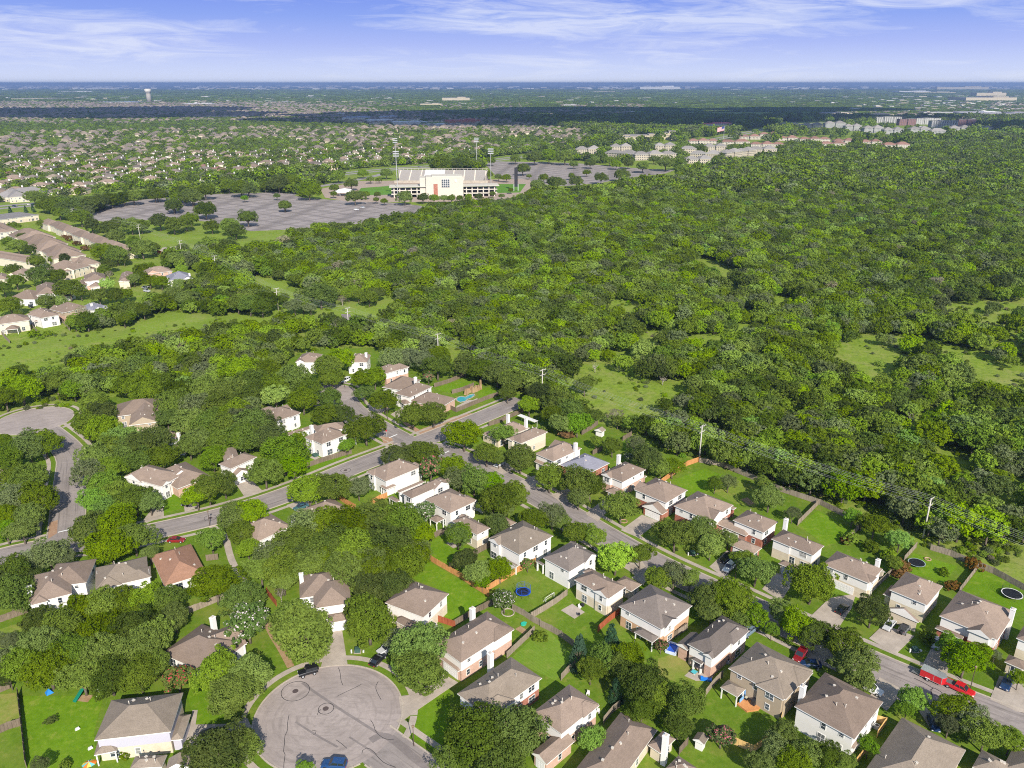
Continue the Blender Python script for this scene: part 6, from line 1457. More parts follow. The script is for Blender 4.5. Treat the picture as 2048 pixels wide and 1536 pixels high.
# clouds above the plain: they throw the dark belts on the far land
CLM = m_plain('cloud_vapour', (0.85, 0.85, 0.88), 1.0, 0.0, var=0.02)
def cloud(pxs, hz, seed, n=46):
    g = random.Random(seed); import bmesh
    bm = bmesh.new(); k = 1 / math.tan(SUN_EL)
    for i in range(n):
        (x0, y0), (x1, y1) = pxs; px, py = g.uniform(x0, x1), g.uniform(y0, y1); q = U(px, py)
        z = hz + g.uniform(-40, 60); c = Vector((q.x + math.sin(SUN_AZ) * z * k, q.y - math.cos(SUN_AZ) * z * k, z)); r = g.uniform(.035, .085) * q.y
        M = Matrix.Translation(c) @ Matrix.Diagonal((r * 1.7, r * .8, 70, 1)); bmesh.ops.create_icosphere(bm, subdivisions=2, radius=1, matrix=M)
    me = bpy.data.meshes.new('cloud'); bm.to_mesh(me); bm.free(); me.materials.append(CLM); [setattr(p, 'use_smooth', True) for p in me.polygons]
    tag(obj('cloud', me), 'fair-weather cloud above the far estates, outside the view', 'cloud', kind='stuff')
CL = MB()
gg = random.Random(11); cs = []
for cx_, cy_, wx, n_ in ((-40, 232, 60, 7), (90, 224, 50, 6), (200, 234, 60, 7), (330, 221, 50, 5), (420, 231, 45, 5), (690, 243, 40, 5), (790, 231, 50, 6), (880, 246, 50, 6), (970, 228, 50, 6), (1070, 238, 55, 7), (1180, 221, 50, 5), (1210, 248, 45, 5), (1330, 233, 60, 7), (1400, 251, 35, 4), (1500, 226, 45, 5), (1600, 220, 40, 4), (1680, 236, 35, 4), (2040, 258, 40, 4), (740, 236, 45, 6), (1120, 247, 60, 7), (1270, 241, 50, 6), (930, 238, 50, 6), (1440, 240, 40, 5), (30, 224, 50, 5), (270, 228, 50, 5)):
    cloud(((cx_ - wx, cy_ - 4), (cx_ + wx, cy_ + 4)), 1200 + gg.uniform(0, 150), int(cx_) + 77, n_)
# ------------------------------------------------------------ air
hz = MB(); hz.box(0, 24000, -2, 118000, 60000, 136)
t = NT('haze_air'); t.t.nodes.clear(); hv = t.t.nodes.new('ShaderNodeVolumePrincipled'); ho = t.t.nodes.new('ShaderNodeOutputMaterial')
hv.inputs['Color'].default_value = (0.52, 0.70, 1.0, 1); hv.inputs['Density'].default_value = 0.000084; hv.inputs['Anisotropy'].default_value = 0.38
t.t.links.new(hv.outputs[0], ho.inputs['Volume']); tag(hz.build('haze', t.mat), 'thin blue summer haze over the plain', 'haze', kind='stuff')
# ------------------------------------------------------------ vehicles
def m_paint(name, c, metal=0.0):
    t = NT(name, 0.28, 0.5, metal); t.b.inputs['Coat Weight'].default_value = 0.5; t.b.inputs['Coat Roughness'].default_value = 0.08
    k = t.noise(t.coord(), 1.2, 4); t.col(t.mix(t.rng(k, .4, .7, 0, .15), c, tuple(x * .6 + .02 for x in c))); return t.mat
PAINT = {k: m_paint('car_paint_' + k, c) for k, c in dict(black=(0.012, 0.012, 0.014), white=(0.74, 0.74, 0.74), silver=(0.48, 0.49, 0.50), blue=(0.012, 0.055, 0.17), navy=(0.012, 0.035, 0.10), red=(0.52, 0.012, 0.018), darkred=(0.22, 0.01, 0.015), teal=(0.05, 0.12, 0.14), grey=(0.14, 0.145, 0.15), slate=(0.16, 0.22, 0.30)).items()}
CGLASS = NT('car_glass', 0.05, 0.9); CGLASS.col((0.02, 0.025, 0.03)); CGLASS = CGLASS.mat
TYRE = m_plain('tyre_rubber', (0.02, 0.02, 0.022), .8); RIM = m_plain('wheel_rim', (0.45, 0.45, 0.46), .3, .5)
HEADL = m_plain('headlight_lens', (0.75, 0.75, 0.72), .1, .6); TAILL = m_plain('taillight_lens', (0.45, 0.02, 0.02), .15, .6)
def loft(sections, mat, name, smooth=False, cap=True):
    """sections: lists of (x, [(y, z) ...]) with equal point counts"""
    m = MB(); n = len(sections[0][1])
    for x, ring in sections: m.v += [(x, y, z) for y, z in ring]
    for i in range(len(sections) - 1):
        for j in range(n):
            a = i * n + j; b = i * n + (j + 1) % n; m.f.append((a, a + n, b + n, b)); m.m.append(0)
    if cap:
        m.f.append(tuple(range(n))); m.m.append(0); k = (len(sections) - 1) * n; m.f.append(tuple(range(k, k + n))[::-1]); m.m.append(0)
    return m.mesh(name, mat, smooth)
def ring(w, z0, z1, tw=None, r=.12):
    tw = tw or w
    return [(-w + r * .3, z0), (-w, z0 + r), (-(w + tw) / 2 - .01, (z0 + z1) / 2), (-tw, z1 - r), (-tw + r, z1), (tw - r, z1), (tw, z1 - r), ((w + tw) / 2 + .01, (z0 + z1) / 2), (w, z0 + r), (w - r * .3, z0)]
CARK = {}
def car_kind(kind, paint):
    key = (kind, paint)
    if key in CARK: return CARK[key]
    p = PAINT[paint]; d = {}
    if kind == 'sedan':   L, W, bz, hz, tz = 4.7, .90, .25, .88, 1.42; prof = [(-2.35, .55, .72), (-2.25, .35, .9), (-1.5, .24, .96), (.9, .22, .93), (1.5, .22, .86), (2.15, .26, .74), (2.35, .4, .62)]; cab = [(-1.75, .95), (-1.15, 1.40), (.15, 1.42), (1.05, .93)]
    elif kind == 'suv':   L, W, bz, hz, tz = 4.8, .96, .3, 1.05, 1.75; prof = [(-2.4, .6, .95), (-2.3, .4, 1.08), (-1.5, .3, 1.1), (.9, .3, 1.08), (1.5, .3, 1.02), (2.2, .34, .9), (2.4, .45, .75)]; cab = [(-2.25, 1.08), (-1.95, 1.70), (.1, 1.74), (.95, 1.07)]
    elif kind == 'jeep':  L, W, bz, hz, tz = 4.3, .88, .45, 1.15, 1.85; prof = [(-2.1, .5, 1.12), (-2.05, .5, 1.16), (-.2, .5, 1.16), (.55, .5, 1.16), (.65, .5, 1.14), (2.0, .5, 1.06), (2.08, .55, 1.0)]; cab = [(-2.05, 1.15), (-1.98, 1.82), (.35, 1.84), (.62, 1.15)]
    else:                 L, W, bz, hz, tz = 5.8, .98, .4, 1.1, 1.85; prof = [(-2.9, .55, 1.08), (-2.85, .45, 1.12), (-1.0, .4, 1.12), (1.1, .4, 1.12), (1.6, .4, 1.1), (2.7, .42, .98), (2.9, .5, .85)]; cab = [(-.95, 1.1), (-.75, 1.80), (.75, 1.83), (1.45, 1.1)]
    d['body'] = loft([(x, ring(W * (.93 if i in (0, len(prof) - 1) else 1), a, b, W * .95)) for i, (x, a, b) in enumerate(prof)], p, 'body', False)
    g = [(x, ring(W * .90 if z < 1.2 else W * .76, z - .08 if i in (0, 3) else cab[0][1] - .08, z, W * .90 if i in (0, 3) else W * .74, .04)) for i, (x, z) in enumerate(cab)]
    d['windows'] = loft(g, CGLASS, 'windows')
    m = MB(); x0, x1 = cab[1][0], cab[2][0]; zt = cab[2][1]
    m.face([(x0 - .05, -W * .76, cab[1][1] + .02), (x1 + .08, -W * .76, zt + .02), (x1 + .08, W * .76, zt + .02), (x0 - .05, W * .76, cab[1][1] + .02)]); m.face([(x0 - .05, W * .76, cab[1][1] - .05), (x1 + .08, W * .76, zt - .05), (x1 + .08, -W * .76, zt - .05), (x0 - .05, -W * .76, cab[1][1] - .05)])
    m.face([(x0 - .05, -W * .76, cab[1][1] - .05), (x1 + .08, -W * .76, zt - .05), (x1 + .08, -W * .76, zt + .02), (x0 - .05, -W * .76, cab[1][1] + .02)]); m.face([(x1 + .08, W * .76, zt - .05), (x0 - .05, W * .76, cab[1][1] - .05), (x0 - .05, W * .76, cab[1][1] + .02), (x1 + .08, W * .76, zt + .02)])
    for s in (-1, 1):
        for xx, zz, xb in ((cab[1][0], cab[1][1], cab[0][0]), (cab[2][0], cab[2][1], cab[3][0]), ((cab[1][0] + cab[2][0]) / 2, zt, (cab[1][0] + cab[2][0]) / 2)):
            m.tube((xx, s * W * .765, zz - .03), (xb, s * W * .905, cab[0][1]), .05, n=5)
    d['roof'] = m.mesh('roof', p)
    m = MB(); m.tube((0, -.11, 0), (0, .11, 0), .36 if kind in ('sedan',) else .40, n=18); m2 = MB(); m2.tube((0, -.125, 0), (0, .125, 0), .21, n=12)
    d['wheel'] = m.mesh('wheel', TYRE, True); d['rim'] = m2.mesh('rim', RIM)
    m = MB(); m.box(0, 0, 0, .08, .34, .16); d['headlight'] = m.mesh('headlight', HEADL); m = MB(); m.box(0, 0, 0, .08, .26, .22); d['taillight'] = m.mesh('taillight', TAILL)
    d['spec'] = (prof, W, kind); CARK[key] = d; return d
def vehicle(kind, paint, cr, a, b, label, cat='car', group='cars parked in drives and streets'):
    """a: rear end, b: front end on the survey sheet"""
    d = car_kind(kind, paint); p, q = U(*P(cr, *a), .4), U(*P(cr, *b), .4); c = (p + q) / 2; v = q - p; prof, W, _ = d['spec']
    name = {'sedan': 'parked_car', 'suv': 'parked_car', 'jeep': 'parked_car', 'pickup': 'pickup_truck'}[kind]
    r = empty(name, (c.x, c.y, .075), math.atan2(v.y, v.x)); tag(r, label, cat, group)
    for k in ('body', 'windows', 'roof'): obj(k, d[k], r)
    L = prof[-1][0]; wx = L - .85; rz = .36 if kind == 'sedan' else .40
    for sx in (-1, 1):
        for sy in (-1, 1):
            w = obj('wheel', d['wheel'], r, (sx * wx, sy * (W - .06), rz)); obj('rim', d['rim'], w)
    for s in (-1, 1):
        obj('headlight', d['headlight'], r, (L - .03, s * W * .68, prof[-1][2] - .12)); obj('taillight', d['taillight'], r, (-L + .03, s * W * .74, prof[0][2] - .18))
    if kind == 'jeep':
        s_ = obj('spare_wheel', d['wheel'], r, (-L - .16, 0, .95), math.pi / 2)
        m = MB(); m.box(-.8, 0, 1.86, 2.3, 1.36, .06); m.build('soft_top', PAINT['black'], r)
    if kind == 'pickup':
        m = MB(); m.box(-1.9, 0, 1.08, 1.75, 1.6, .06); m.build('bed', PAINT['grey'], r)
        m = MB(); [m.box(-1.9, s * .87, 1.1, 1.85, .1, .12) for s in (-1, 1)]; m.box(-2.78, 0, 1.0, .1, 1.75, .22); m.build('bed_side', PAINT[paint], r)
    return r
V = vehicle
V('jeep', 'black', 'a', (395, 520), (185, 580), 'black off-road car with spare wheel parked at the rim of the near turning circle')
V('sedan', 'black', 'a', (945, 490), (1085, 350), 'black sedan with red rear lamps on the drive beside the near turning circle')
V('suv', 'silver', 'a', (1160, 280), (1065, 330), 'silver car half hidden under the bright green tree by the near turning circle')
V('suv', 'blue', 'a', (700, 1520), (430, 1500), 'blue car on the turning circle cut by the bottom picture edge')
V('suv', 'black', 'A', (1360, 1300), (1530, 1240), 'long black car on the drive of the lavender-walled house')
V('suv', 'black', 'c', (1890, 370), (1760, 450), 'black car with roof box beside the white car on the shaded drive')
V('suv', 'white', 'c', (1905, 465), (1790, 575), 'white car with silver roof rack on the shaded drive')
V('suv', 'navy', 'c', (1960, 380), (1880, 430), 'dark car squeezed behind the white car on the shaded drive')
V('sedan', 'black', 'D', (770, 440), (840, 375), 'small black car on the wide pale drive below the slim-chimney house')
V('sedan', 'silver', 'e', (470, 555), (375, 665), 'silver sedan with sunroof before the white garage doors')
V('jeep', 'grey', 'e', (555, 715), (645, 610), 'dark off-road car with soft top beside the silver sedan')
V('sedan', 'silver', 'e', (1030, 740), (960, 910), 'pale car under the bright tree beside the red trailer')
V('suv', 'navy', 'e', (1890, 1210), (1770, 1420), 'dark blue car on the drive at the right picture edge')
V('pickup', 'red', 'e', (1095, 1290), (1440, 1455), 'red crew-cab pickup truck towing the red box trailer', 'pickup truck', None)
V('suv', 'darkred', 'd', (1245, 430), (1150, 560), 'red car parked behind the tan house')
V('sedan', 'navy', 'd', (1385, 600), (1260, 590), 'dark blue sedan beside the red car behind the tan house')
V('pickup', 'slate', 'd', (640, 160), (540, 240), 'pale blue pickup behind the paddling pool house', 'pickup truck', None)
V('suv', 'white', 'e', (150, 1350), (255, 1400), 'white van parked behind the white valley-roof house', 'van')
V('sedan', 'navy', 'D', (1420, 1150), (1440, 1220), 'dark sedan in the shade above the big low house')
V('sedan', 'teal', 'F', (545, 1065), (490, 1085), 'teal car behind the low brown roof by the street')
V('suv', 'black', 'E', (1290, 860), (1270, 880), 'black car under the oaks in front of the sweeping roof')
V('suv', 'black', 'E', (1065, 880), (1095, 905), 'black and white patrol-like car beside the oaks by the curved street')
V('sedan', 'darkred', 'E', (1190, 1130), (1220, 1130), 'dark red car peeping out above the terracotta roof')
V('sedan', 'silver', 'F', (1900, 770), (1850, 795), 'silver car on the drive left of the tall-chimney house')
V('suv', 'white', 'F', (835, 205), (815, 215), 'white car near the lamp of the north turning circle')
V('suv', 'black', 'I', (235, 935), (265, 955), 'black car before the white garage of the brown estate house')
V('sedan', 'white', 'I', (1165, 790), (1190, 785), 'white car at the far end of the small estate court')
V('suv', 'silver', 'I', (1170, 815), (1205, 822), 'silver car in the middle of the small estate court')
for i, (x, y, c) in enumerate(((700, 68, 'blue'), (120, 132, 'navy'), (240, 118, 'white'), (470, 92, 'white'), (555, 108, 'darkred'), (800, 45, 'white'), (1190, 22, 'black'), (1350, 22, 'grey'), (1540, 8, 'white'))):
    V('suv' if i % 2 else 'sedan', c, 'I', (x - 12, y + 1), (x + 12, y - 1), '%s car driving on the wide road, %s from the left' % ({'blue': 'bright blue', 'navy': 'dark blue', 'darkred': 'dark red'}.get(c, c), ('fifth', 'first', 'second', 'third', 'fourth', 'sixth', 'seventh', 'eighth', 'ninth')[i]), group='cars on the wide road')
for i, (x, y, c) in enumerate(((555, 920, 'white'), (600, 905, 'silver'), (985, 628, 'grey'), (135, 700, 'white'), (1660, 830, 'black'), (1720, 820, 'black'))):
    V('suv', c, 'M', (x - 8, y), (x + 8, y), '%s car %s' % (c, ('alone in the big left car park', 'at the far end of the left car park', 'on the road behind the bleacher stand', 'on the wide road left of the stadium', 'on the path right of the stadium', 'farther right on the path by the stadium')[i]), group='cars near the stadium')
# box trailer
p, q = U(*P('e', 830, 1190), .5), U(*P('e', 1035, 1285), .5); c = (p + q) / 2; v = q - p
tr = empty('box_trailer', (c.x, c.y, .075), math.atan2(v.y, v.x)); tag(tr, 'red box trailer with pale roof hitched behind the red pickup', 'trailer')
m = MB(); m.box(0, 0, .45, 4.3, 2.05, 1.75); m.face([(2.15, -1.02, .45), (2.15, 1.02, .45), (2.15, 1.02, 2.2), (2.15, -1.02, 2.2)]); m.prism([(2.15, -1.0), (2.75, 0), (2.15, 1.0)], .46, 2.19); m.build('body', PAINT['red'], tr)
m = MB(); m.box(0, 0, 2.2, 4.4, 2.15, .1); m.prism([(2.2, -1.07), (2.85, 0), (2.2, 1.07)], 2.203, 2.297); m.build('roof', m_plain('trailer_roof', (.62, .64, .66), .3, .5, .6), tr)
m = MB(); m.box(.55, -1.035, .5, .06, .03, 1.65); m.box(-.2, -1.035, .48, 4.2, .03, .06); m.box(2.14, -1.035, .45, .08, .04, 1.75); m.build('trim', RIM, tr)
for s in (-1, 1):
    w = obj('wheel', car_kind('suv', 'red')['wheel'], tr, (-.55, s * 1.05, .36)); obj('rim', car_kind('suv', 'red')['rim'], w); m = MB(); m.box(-.55, s * 1.1, .74, .95, .26, .06); m.build('mudguard', WP, tr)
m = MB(); m.tube((2.5, -.5, .5), (3.6, 0, .5), .05); m.tube((2.5, .5, .5), (3.6, 0, .5), .05); m.build('drawbar', DARKM, tr)
m = MB(); m.box(-3.0, 0, .42, 1.7, 1.95, .06); m.build('ramp', PAINT['grey'], tr)

# ------------------------------------------------------------ fences
def m_boards(name, a, b):
    t = NT(name, .9, .1); p = t.pos(); k = t.noise(p, .25, 5, .7); k2 = t.noise(p, 3.2, 4, .7, mapscale=(1, 1, .12))
    c = t.mix(t.rng(k2, .35, .65, 0, 1), a, b); c = t.mix(t.rng(k, .4, .7, 0, .45), c, tuple(x * .55 for x in a)); t.col(c); return t.mat
FEN = {'g': m_boards('boards_weathered', (0.24, 0.195, 0.150), (0.36, 0.30, 0.235)), 'd': m_boards('boards_dark', (0.15, 0.115, 0.085), (0.24, 0.19, 0.14)), 'o': m_boards('boards_cedar', (0.50, 0.22, 0.08), (0.62, 0.32, 0.13)), 'r': m_boards('boards_red', (0.30, 0.08, 0.04), (0.42, 0.13, 0.06)), 'y': m_boards('boards_fresh', (0.60, 0.38, 0.14), (0.70, 0.48, 0.2))}
FW_ = {'g': 'weathered grey-brown', 'd': 'dark weathered', 'o': 'orange cedar', 'r': 'red-stained', 'y': 'fresh yellow'}
FENCES = []
def fence(kind, cr, pts, label, h=1.85):
    q = [U(*P(cr, *p)) for p in pts]; o = q[0]; f = empty('wooden_fence', (o.x, o.y, 0)); tag(f, FW_[kind] + ' board fence ' + label, 'fence', 'garden fences')
    m = MB(); mr = MB(); npost = 0
    for a, b in zip(q, q[1:]):
        d = b - a; L = d.length; n = max(1, int(L / .62)); e = d / L; rz = math.atan2(d.y, d.x); nn = Vector((-e.y, e.x))
        for i in range(n):
            c = a + d * ((i + .5) / n) - o + nn * R.uniform(-.012, .012); m.box(c.x, c.y, .04, L / n * .955, .03, h + R.uniform(-.05, .03), rz)
        for z in (.35, h - .3): c = (a + b) / 2 - o + nn * .045; mr.box(c.x, c.y, z, L, .05, .09, rz)
        k = max(1, int(L / 2.44))
        for i in range(k + 1):
            if npost >= 60: break
            c = a + d * (i / k) - o + nn * .08; pm = FPOST[kind]; obj('post', pm, f, (c.x, c.y, 0), rz); npost += 1
    m.build('board_panel', FEN[kind], f); mr.build('rail', FEN[kind], f); FENCES.append(f)
FPOST = {}
for k in FEN:
    m = MB(); m.box(0, 0, 0, .1, .1, 1.95); FPOST[k] = m.mesh('post', FEN[k])
fence('g', 'X', ((1398, 925), (1440, 932), (1500, 957), (1560, 983), (1640, 1010)), 'running along the woodland behind the bright square yard')
fence('g', 'X', ((1640, 1010), (1700, 1040), (1720, 1062)), 'continuing along the woodland past the divided yards')
fence('g', 'X', ((1860, 1100), (1900, 1112), (1930, 1125)), 'at the woodland behind the flat trampoline')
fence('g', 'X', ((1955, 1135), (1985, 1147), (2045, 1180), (2100, 1210)), 'behind the lawn with the netted trampoline')
fence('o', 'G', ((1400, 775), (1480, 715), (1560, 660), (1620, 620), (1705, 590)), 'on the left side of the dark green backyard')
fence('g', 'H', ((640, 890), (500, 1030)), 'between the dry lawn and the vivid square lawn')
fence('g', 'H', ((920, 1055), (862, 1115)), 'short piece at the far corner of the vivid square lawn')
fence('g', 'H', ((1310, 1180), (1225, 1275)), 'left of the flat trampoline lawn')
fence('g', 'D', ((1140, 165), (1040, 260)), 'between the slim-chimney house and the two-garage house')
fence('g', 'D', ((1735, 125), (1600, 300)), 'left of the netted trampoline lawn')
fence('g', 'G', ((165, 985), (80, 1060)), 'near the red myrtle yard') if 0 else None
fence('d', 'G', ((225, 880),) * 0 or ((900, 410), (970, 370), (1010, 340)), 'beside the tiny pale shed')
fence('d', 'G', ((1180, 450), (1240, 415)), 'short piece right of the tiny pale shed'); fence('d', 'G', ((975, 545), (1040, 515)), 'short piece above the blue-grey roof')
fence('d', 'G', ((265, 350), (330, 330), (440, 280), (550, 235)), 'along the near side of the wide street end')
fence('d', 'F', ((1535, 405), (1580, 425), (1700, 375), (1800, 335), (1940, 290)), 'between the pool yard and the wide street end')
fence('d', 'F', ((1430, 255), (1530, 225), (1635, 180), (1560, 145)), 'around the far lawn behind the dormered north house')
fence('d', 'F', ((1550, 300), (1610, 285), (1700, 250)), 'between the pool yard and the far lawn')
fence('d', 'h', ((60, 1510), (250, 1440), (500, 1350), (700, 1290), (860, 1245)), 'curving along the street below the corner house')
fence('d', 'E', ((1920, 700), (2048, 655)), 'at the street below the lime green trees') if 0 else None
fence('o', 'g', ((265, 775), (360, 725), (450, 690)), 'beside the porch of the corner house')
fence('o', 'F', ((765, 1010), (820, 1050), (890, 1090)), 'right of the low brown roof')
fence('d', 'g', ((970, 1195), (1060, 1150), (1160, 1115)), 'beside the fourth house from the corner')
fence('o', 'B', ((1365, 50), (1450, 105), (1600, 190), (1720, 270), (1800, 320)), 'sweeping across the big bright lawn')
fence('o', 'C', ((250, 285), (330, 235), (450, 160), (585, 95)), 'left of the blue trampoline lawn')
fence('d', 'C', ((0, 130), (60, 100)), 'short dark piece left of the cedar fence') ; fence('d', 'g', ((1475, 1400), (1580, 1340), (1680, 1290)), 'behind the house above the cedar fence')
fence('r', 'B', ((1435, 485), (1500, 505), (1570, 530)), 'short run beside the square hipped house')
fence('g', 'b', ((865, 240), (1000, 310), (1110, 385), (1200, 430)), 'below the white myrtle and the blue trampoline')
fence('g', 'b', ((1110, 385),) * 0 or ((1095, 345), (1240, 260), (1400, 160), (1530, 60)), 'between the goal lawn and the concrete patio lawn')
fence('g', 'b', ((1200, 440), (1330, 500), (1450, 570), (1600, 680)), 'behind the striped mown lawn')
fence('g', 'b', ((1130, 510), (970, 660), (800, 825)), 'right of the long house by the turning circle')
fence('d', 'b', ((630, 180), (420, 290), (170, 440)), 'left of the long house by the turning circle')
fence('g', 'b', ((1620, 920), (1540, 990), (1450, 1090)), 'between the two yards below the blue cedar')
fence('r', 'c', ((530, 1075), (400, 1170), (270, 1290)), 'between the patio house and the hipped-porch house')
fence('d', 'c', ((1330, 1250), (1220, 1340), (1110, 1410)), 'in the gap beside the hipped-porch house')
fence('g', 'd', ((265, 745), (160, 850), (60, 980)), 'left of the tan house with the blue porch')
fence('y', 'd', ((1200, 930), (1130, 1010), (1000, 1160), (960, 1310)), 'in the gap right of the tan house')
fence('y', 'D', ((70, 1330), (200, 1385), (290, 1310)), 'zigzag behind the second pink myrtle')
fence('y', 'D', ((1030, 1175), (1100, 1195), (1040, 1280)), 'beside the brick side of the white valley-roof house')
fence('y', 'D', ((960, 1390), (880, 1490)), 'left of the big low house at the bottom right')
fence('g', 'C', ((1155, 1075), (1110, 1110), (1045, 1190)), 'behind the low house with the round chimney'); fence('d', 'C', ((1620, 1330), (1560, 1400)), 'short dark piece left of the white shed')
fence('d', 'A', ((-40, 510), (100, 460), (190, 430)), 'at the left picture edge below the jagged-roofed house'); fence('g', 'A', ((1270, 440), (1400, 390), (1530, 335)), 'behind the low square-chimney house')
fence('d', 'A', ((-40, 990), (70, 945)), 'short piece at the left edge above the dry lawn'); fence('d', 'A', ((-40, 1270), (60, 1225), (145, 1200)), 'with pale top rail at the left edge of the wide lawn')
fence('d', 'A', ((125, 990), (140, 1130), (160, 1300), (180, 1490)), 'seen edge-on along the left side of the wide lawn')
fence('d', 'A', ((1030, 90), (1085, 80)), 'short piece between the plain-roofed house and the terracotta roof'); fence('d', 'A', ((1410, 75), (1490, 65)), 'short piece right of the terracotta roof')
fence('r', 'B', ((285, 300), (350, 385)), 'red strip beside the dirt path'); fence('g', 'E', ((1110, 760), (1205, 750)), 'between the two houses on the curved street')
fence('g', 'I', ((0, 1150), (40, 1200), (80, 1240)), 'left of the cream meadow house'); fence('g', 'I', ((255, 1100), (325, 1185)), 'between the two meadow houses'); fence('g', 'I', ((495, 1060), (565, 1140)), 'right of the white meadow house'); fence('r', 'I', ((1270, 505), (1345, 535)), 'red run beside the green estate field', 2.2)
fence('g', 'C', ((1500, 620), (1620, 545)), 'behind the paddling pool house') 

# ------------------------------------------------------------ power line
CONCP = m_plain('pole_concrete', (0.56, 0.52, 0.46), .8); INS = m_plain('insulator', (.5, .48, .45), .4)
PX = [((2300, 1265), 'beyond the right picture edge'), ((1845, 1079), 'behind the flat trampoline lawn'), ((1398, 922), 'at the green backyard corner'), ((1084, 800), 'behind the end of the wide street'), ((877, 722), 'above the swimming pool yard'),
      ((698, 665), 'beside the small grey court in the meadow'), ((557, 622), 'in the left meadow gap'), ((433, 548), 'left behind the grey-roofed estate house'), ((364, 515), 'near the concrete slab by the estate field'), ((281, 480), 'at the terrace end'), ((149, 445), 'farthest, at the top of the back terrace')]
poles = []
for (px, py), lab in PX:
    g = U(px, py); poles.append(g)
POLH = 13.2
for i, g in enumerate(poles):
    d = (poles[min(i + 1, len(poles) - 1)] - poles[max(i - 1, 0)]); rz = math.atan2(d.y, d.x) + math.pi / 2
    if i == 0: continue
    h = POLH if i < 7 else 12.5
    r = empty('utility_pole', (g.x, g.y, 0), rz); tag(r, 'pale concrete power pole with two crossarms ' + PX[i][1], 'power pole', 'power poles along the woodland')
    m = MB(); m.tube((0, 0, 0), (0, 0, h), .27, .17, 10); m.build('shaft', CONCP, r, True)
    for z in (h - .35, h - 2.4):
        m = MB(); m.box(0, .2, z, 3.3, .16, .18); ca = m.build('crossarm', CONCP, r)
        for x in (-1.5, -.55, .55, 1.5):
            m = MB(); m.tube((x, .2, z + .18), (x, .2, z + .5), .07, .04, 6); m.build('insulator', INS, ca)
WIRE = m_plain('bare_wire', (.62, .62, .60), .6, .3)
for wi, (dx, dz, nm) in enumerate(((-1.5, -.05 + .2, 'upper outer'), (-.55, .2, 'upper inner'), (.55, .2, 'upper inner second'), (1.5, .2, 'upper outer second'), (-1.5, -1.9, 'lower outer'), (.55, -1.9, 'lower inner'), (1.5, -1.9, 'lower outer second'))):
    m = MB()
    for i in range(len(poles) - 1):
        a, b = poles[i], poles[i + 1]; d = (b - a).normalized(); nn = Vector((-d.y, d.x)); h = POLH
        A, B = a + nn * dx, b + nn * dx; sag = 1.1; n = 10; pr = None
        for k in range(n + 1):
            t_ = k / n; c = A.lerp(B, t_); z = h + dz - 4 * sag * t_ * (1 - t_); pt = (c.x, c.y, z)
            if pr: m.tube(pr, pt, .014, n=5, caps=False)
            pr = pt
    tag(m.build('power_line', WIRE), '%s wire strung between the concrete power poles' % nm, 'power line', 'wires of the power line')

# ------------------------------------------------------------ lamps, signs, yard things
def lamp(cr, x, y, label, h=4.6, side=1):
    g = U(*P(cr, x, y)); r = empty('street_lamp', (g.x, g.y, 0), R.uniform(0, 6)); tag(r, label, 'street lamp', 'street lamps')
    m = MB(); m.tube((0, 0, 0), (0, 0, h), .10, .06, 8); m.build('post', m_plain('lamp_post', (.10, .07, .055)) if 'lamp_post' not in bpy.data.materials else bpy.data.materials['lamp_post'], r)
    m = MB(); m.tube((0, 0, h), (0, 0, h + .45), .16, .26, 8); m.tube((0, 0, h + .45), (0, 0, h + .6), .3, .05, 8); m.build('lantern', m_plain('lantern', (.25, .18, .12)) if 'lantern' not in bpy.data.materials else bpy.data.materials['lantern'], r)
lamp('a', 408, 460, 'thin street lamp behind the black off-road car'); lamp('a', 1390, 1310, 'thin street lamp in the grass strip right of the near turning circle'); lamp('e', 1395, 1365, 'street lamp between the red pickup and the lawn', 5.4); lamp('c', 1920, 660, 'street lamp at the kerb below the white car', 5.2)
lamp('F', 1112, 475, 'street lamp beside the drives north of the junction'); lamp('F', 820, 262, 'street lamp at the north turning circle'); lamp('E', 1433, 1032, 'street lamp beside the footpath start'); lamp('E', 415, 205, 'street lamp behind the left turning circle')
def sign(cr, x, y, label, red=True):
    g = U(*P(cr, x, y)); r = empty('stop_sign', (g.x, g.y, 0), R.uniform(-.5, .2)); tag(r, label, 'stop sign')
    m = MB(); m.tube((0, 0, 0), (0, 0, 2.6), .05, n=6); m.build('post', POLEM, r)
    m = MB(); k = [(.42 * math.cos(math.pi / 8 + i * math.pi / 4), .42 * math.sin(math.pi / 8 + i * math.pi / 4)) for i in range(8)]
    m.v += [(a, -.02, 2.7 + b) for a, b in k] + [(a, .02, 2.7 + b) for a, b in k]; m.f += [tuple(range(8)), tuple(range(15, 7, -1))] + [(i, (i + 1) % 8, 8 + (i + 1) % 8, 8 + i) for i in range(8)]; m.m += [0] * 10
    m.build('plate', FR, r)
sign('h', 1280, 1050, 'red octagonal stop sign at the kerb left of the junction'); sign('F', 1568, 668, 'red octagonal stop sign under the tree right of the junction')
def simple(name, cat, label, cr, x, y, parts, rz=A45, z=0.03, group=None):
    g = U(*P(cr, x, y)); r = empty(name, (g.x, g.y, z), rz); tag(r, label, cat, group)
    for nm, mt, fn in parts:
        m = MB(); fn(m); m.build(nm, mt, r)
    return r
GREENB = m_plain('box_green', (.05, .11, .085)); BLUEP = m_plain('pool_blue', (.02, .10, .55), .4); MESH_ = m_plain('mat_black', (.012, .013, .02), .6); TEAL = NT('pool_water', .05, .5); TEAL.col((.05, .33, .38)); TEAL = TEAL.mat
def torus(m, r, z, w, n=28):
    for i in range(n):
        a, b = 2 * math.pi * i / n, 2 * math.pi * (i + 1) / n
        m.tube((r * math.cos(a), r * math.sin(a), z), (r * math.cos(b), r * math.sin(b), z), w, n=6, caps=False)
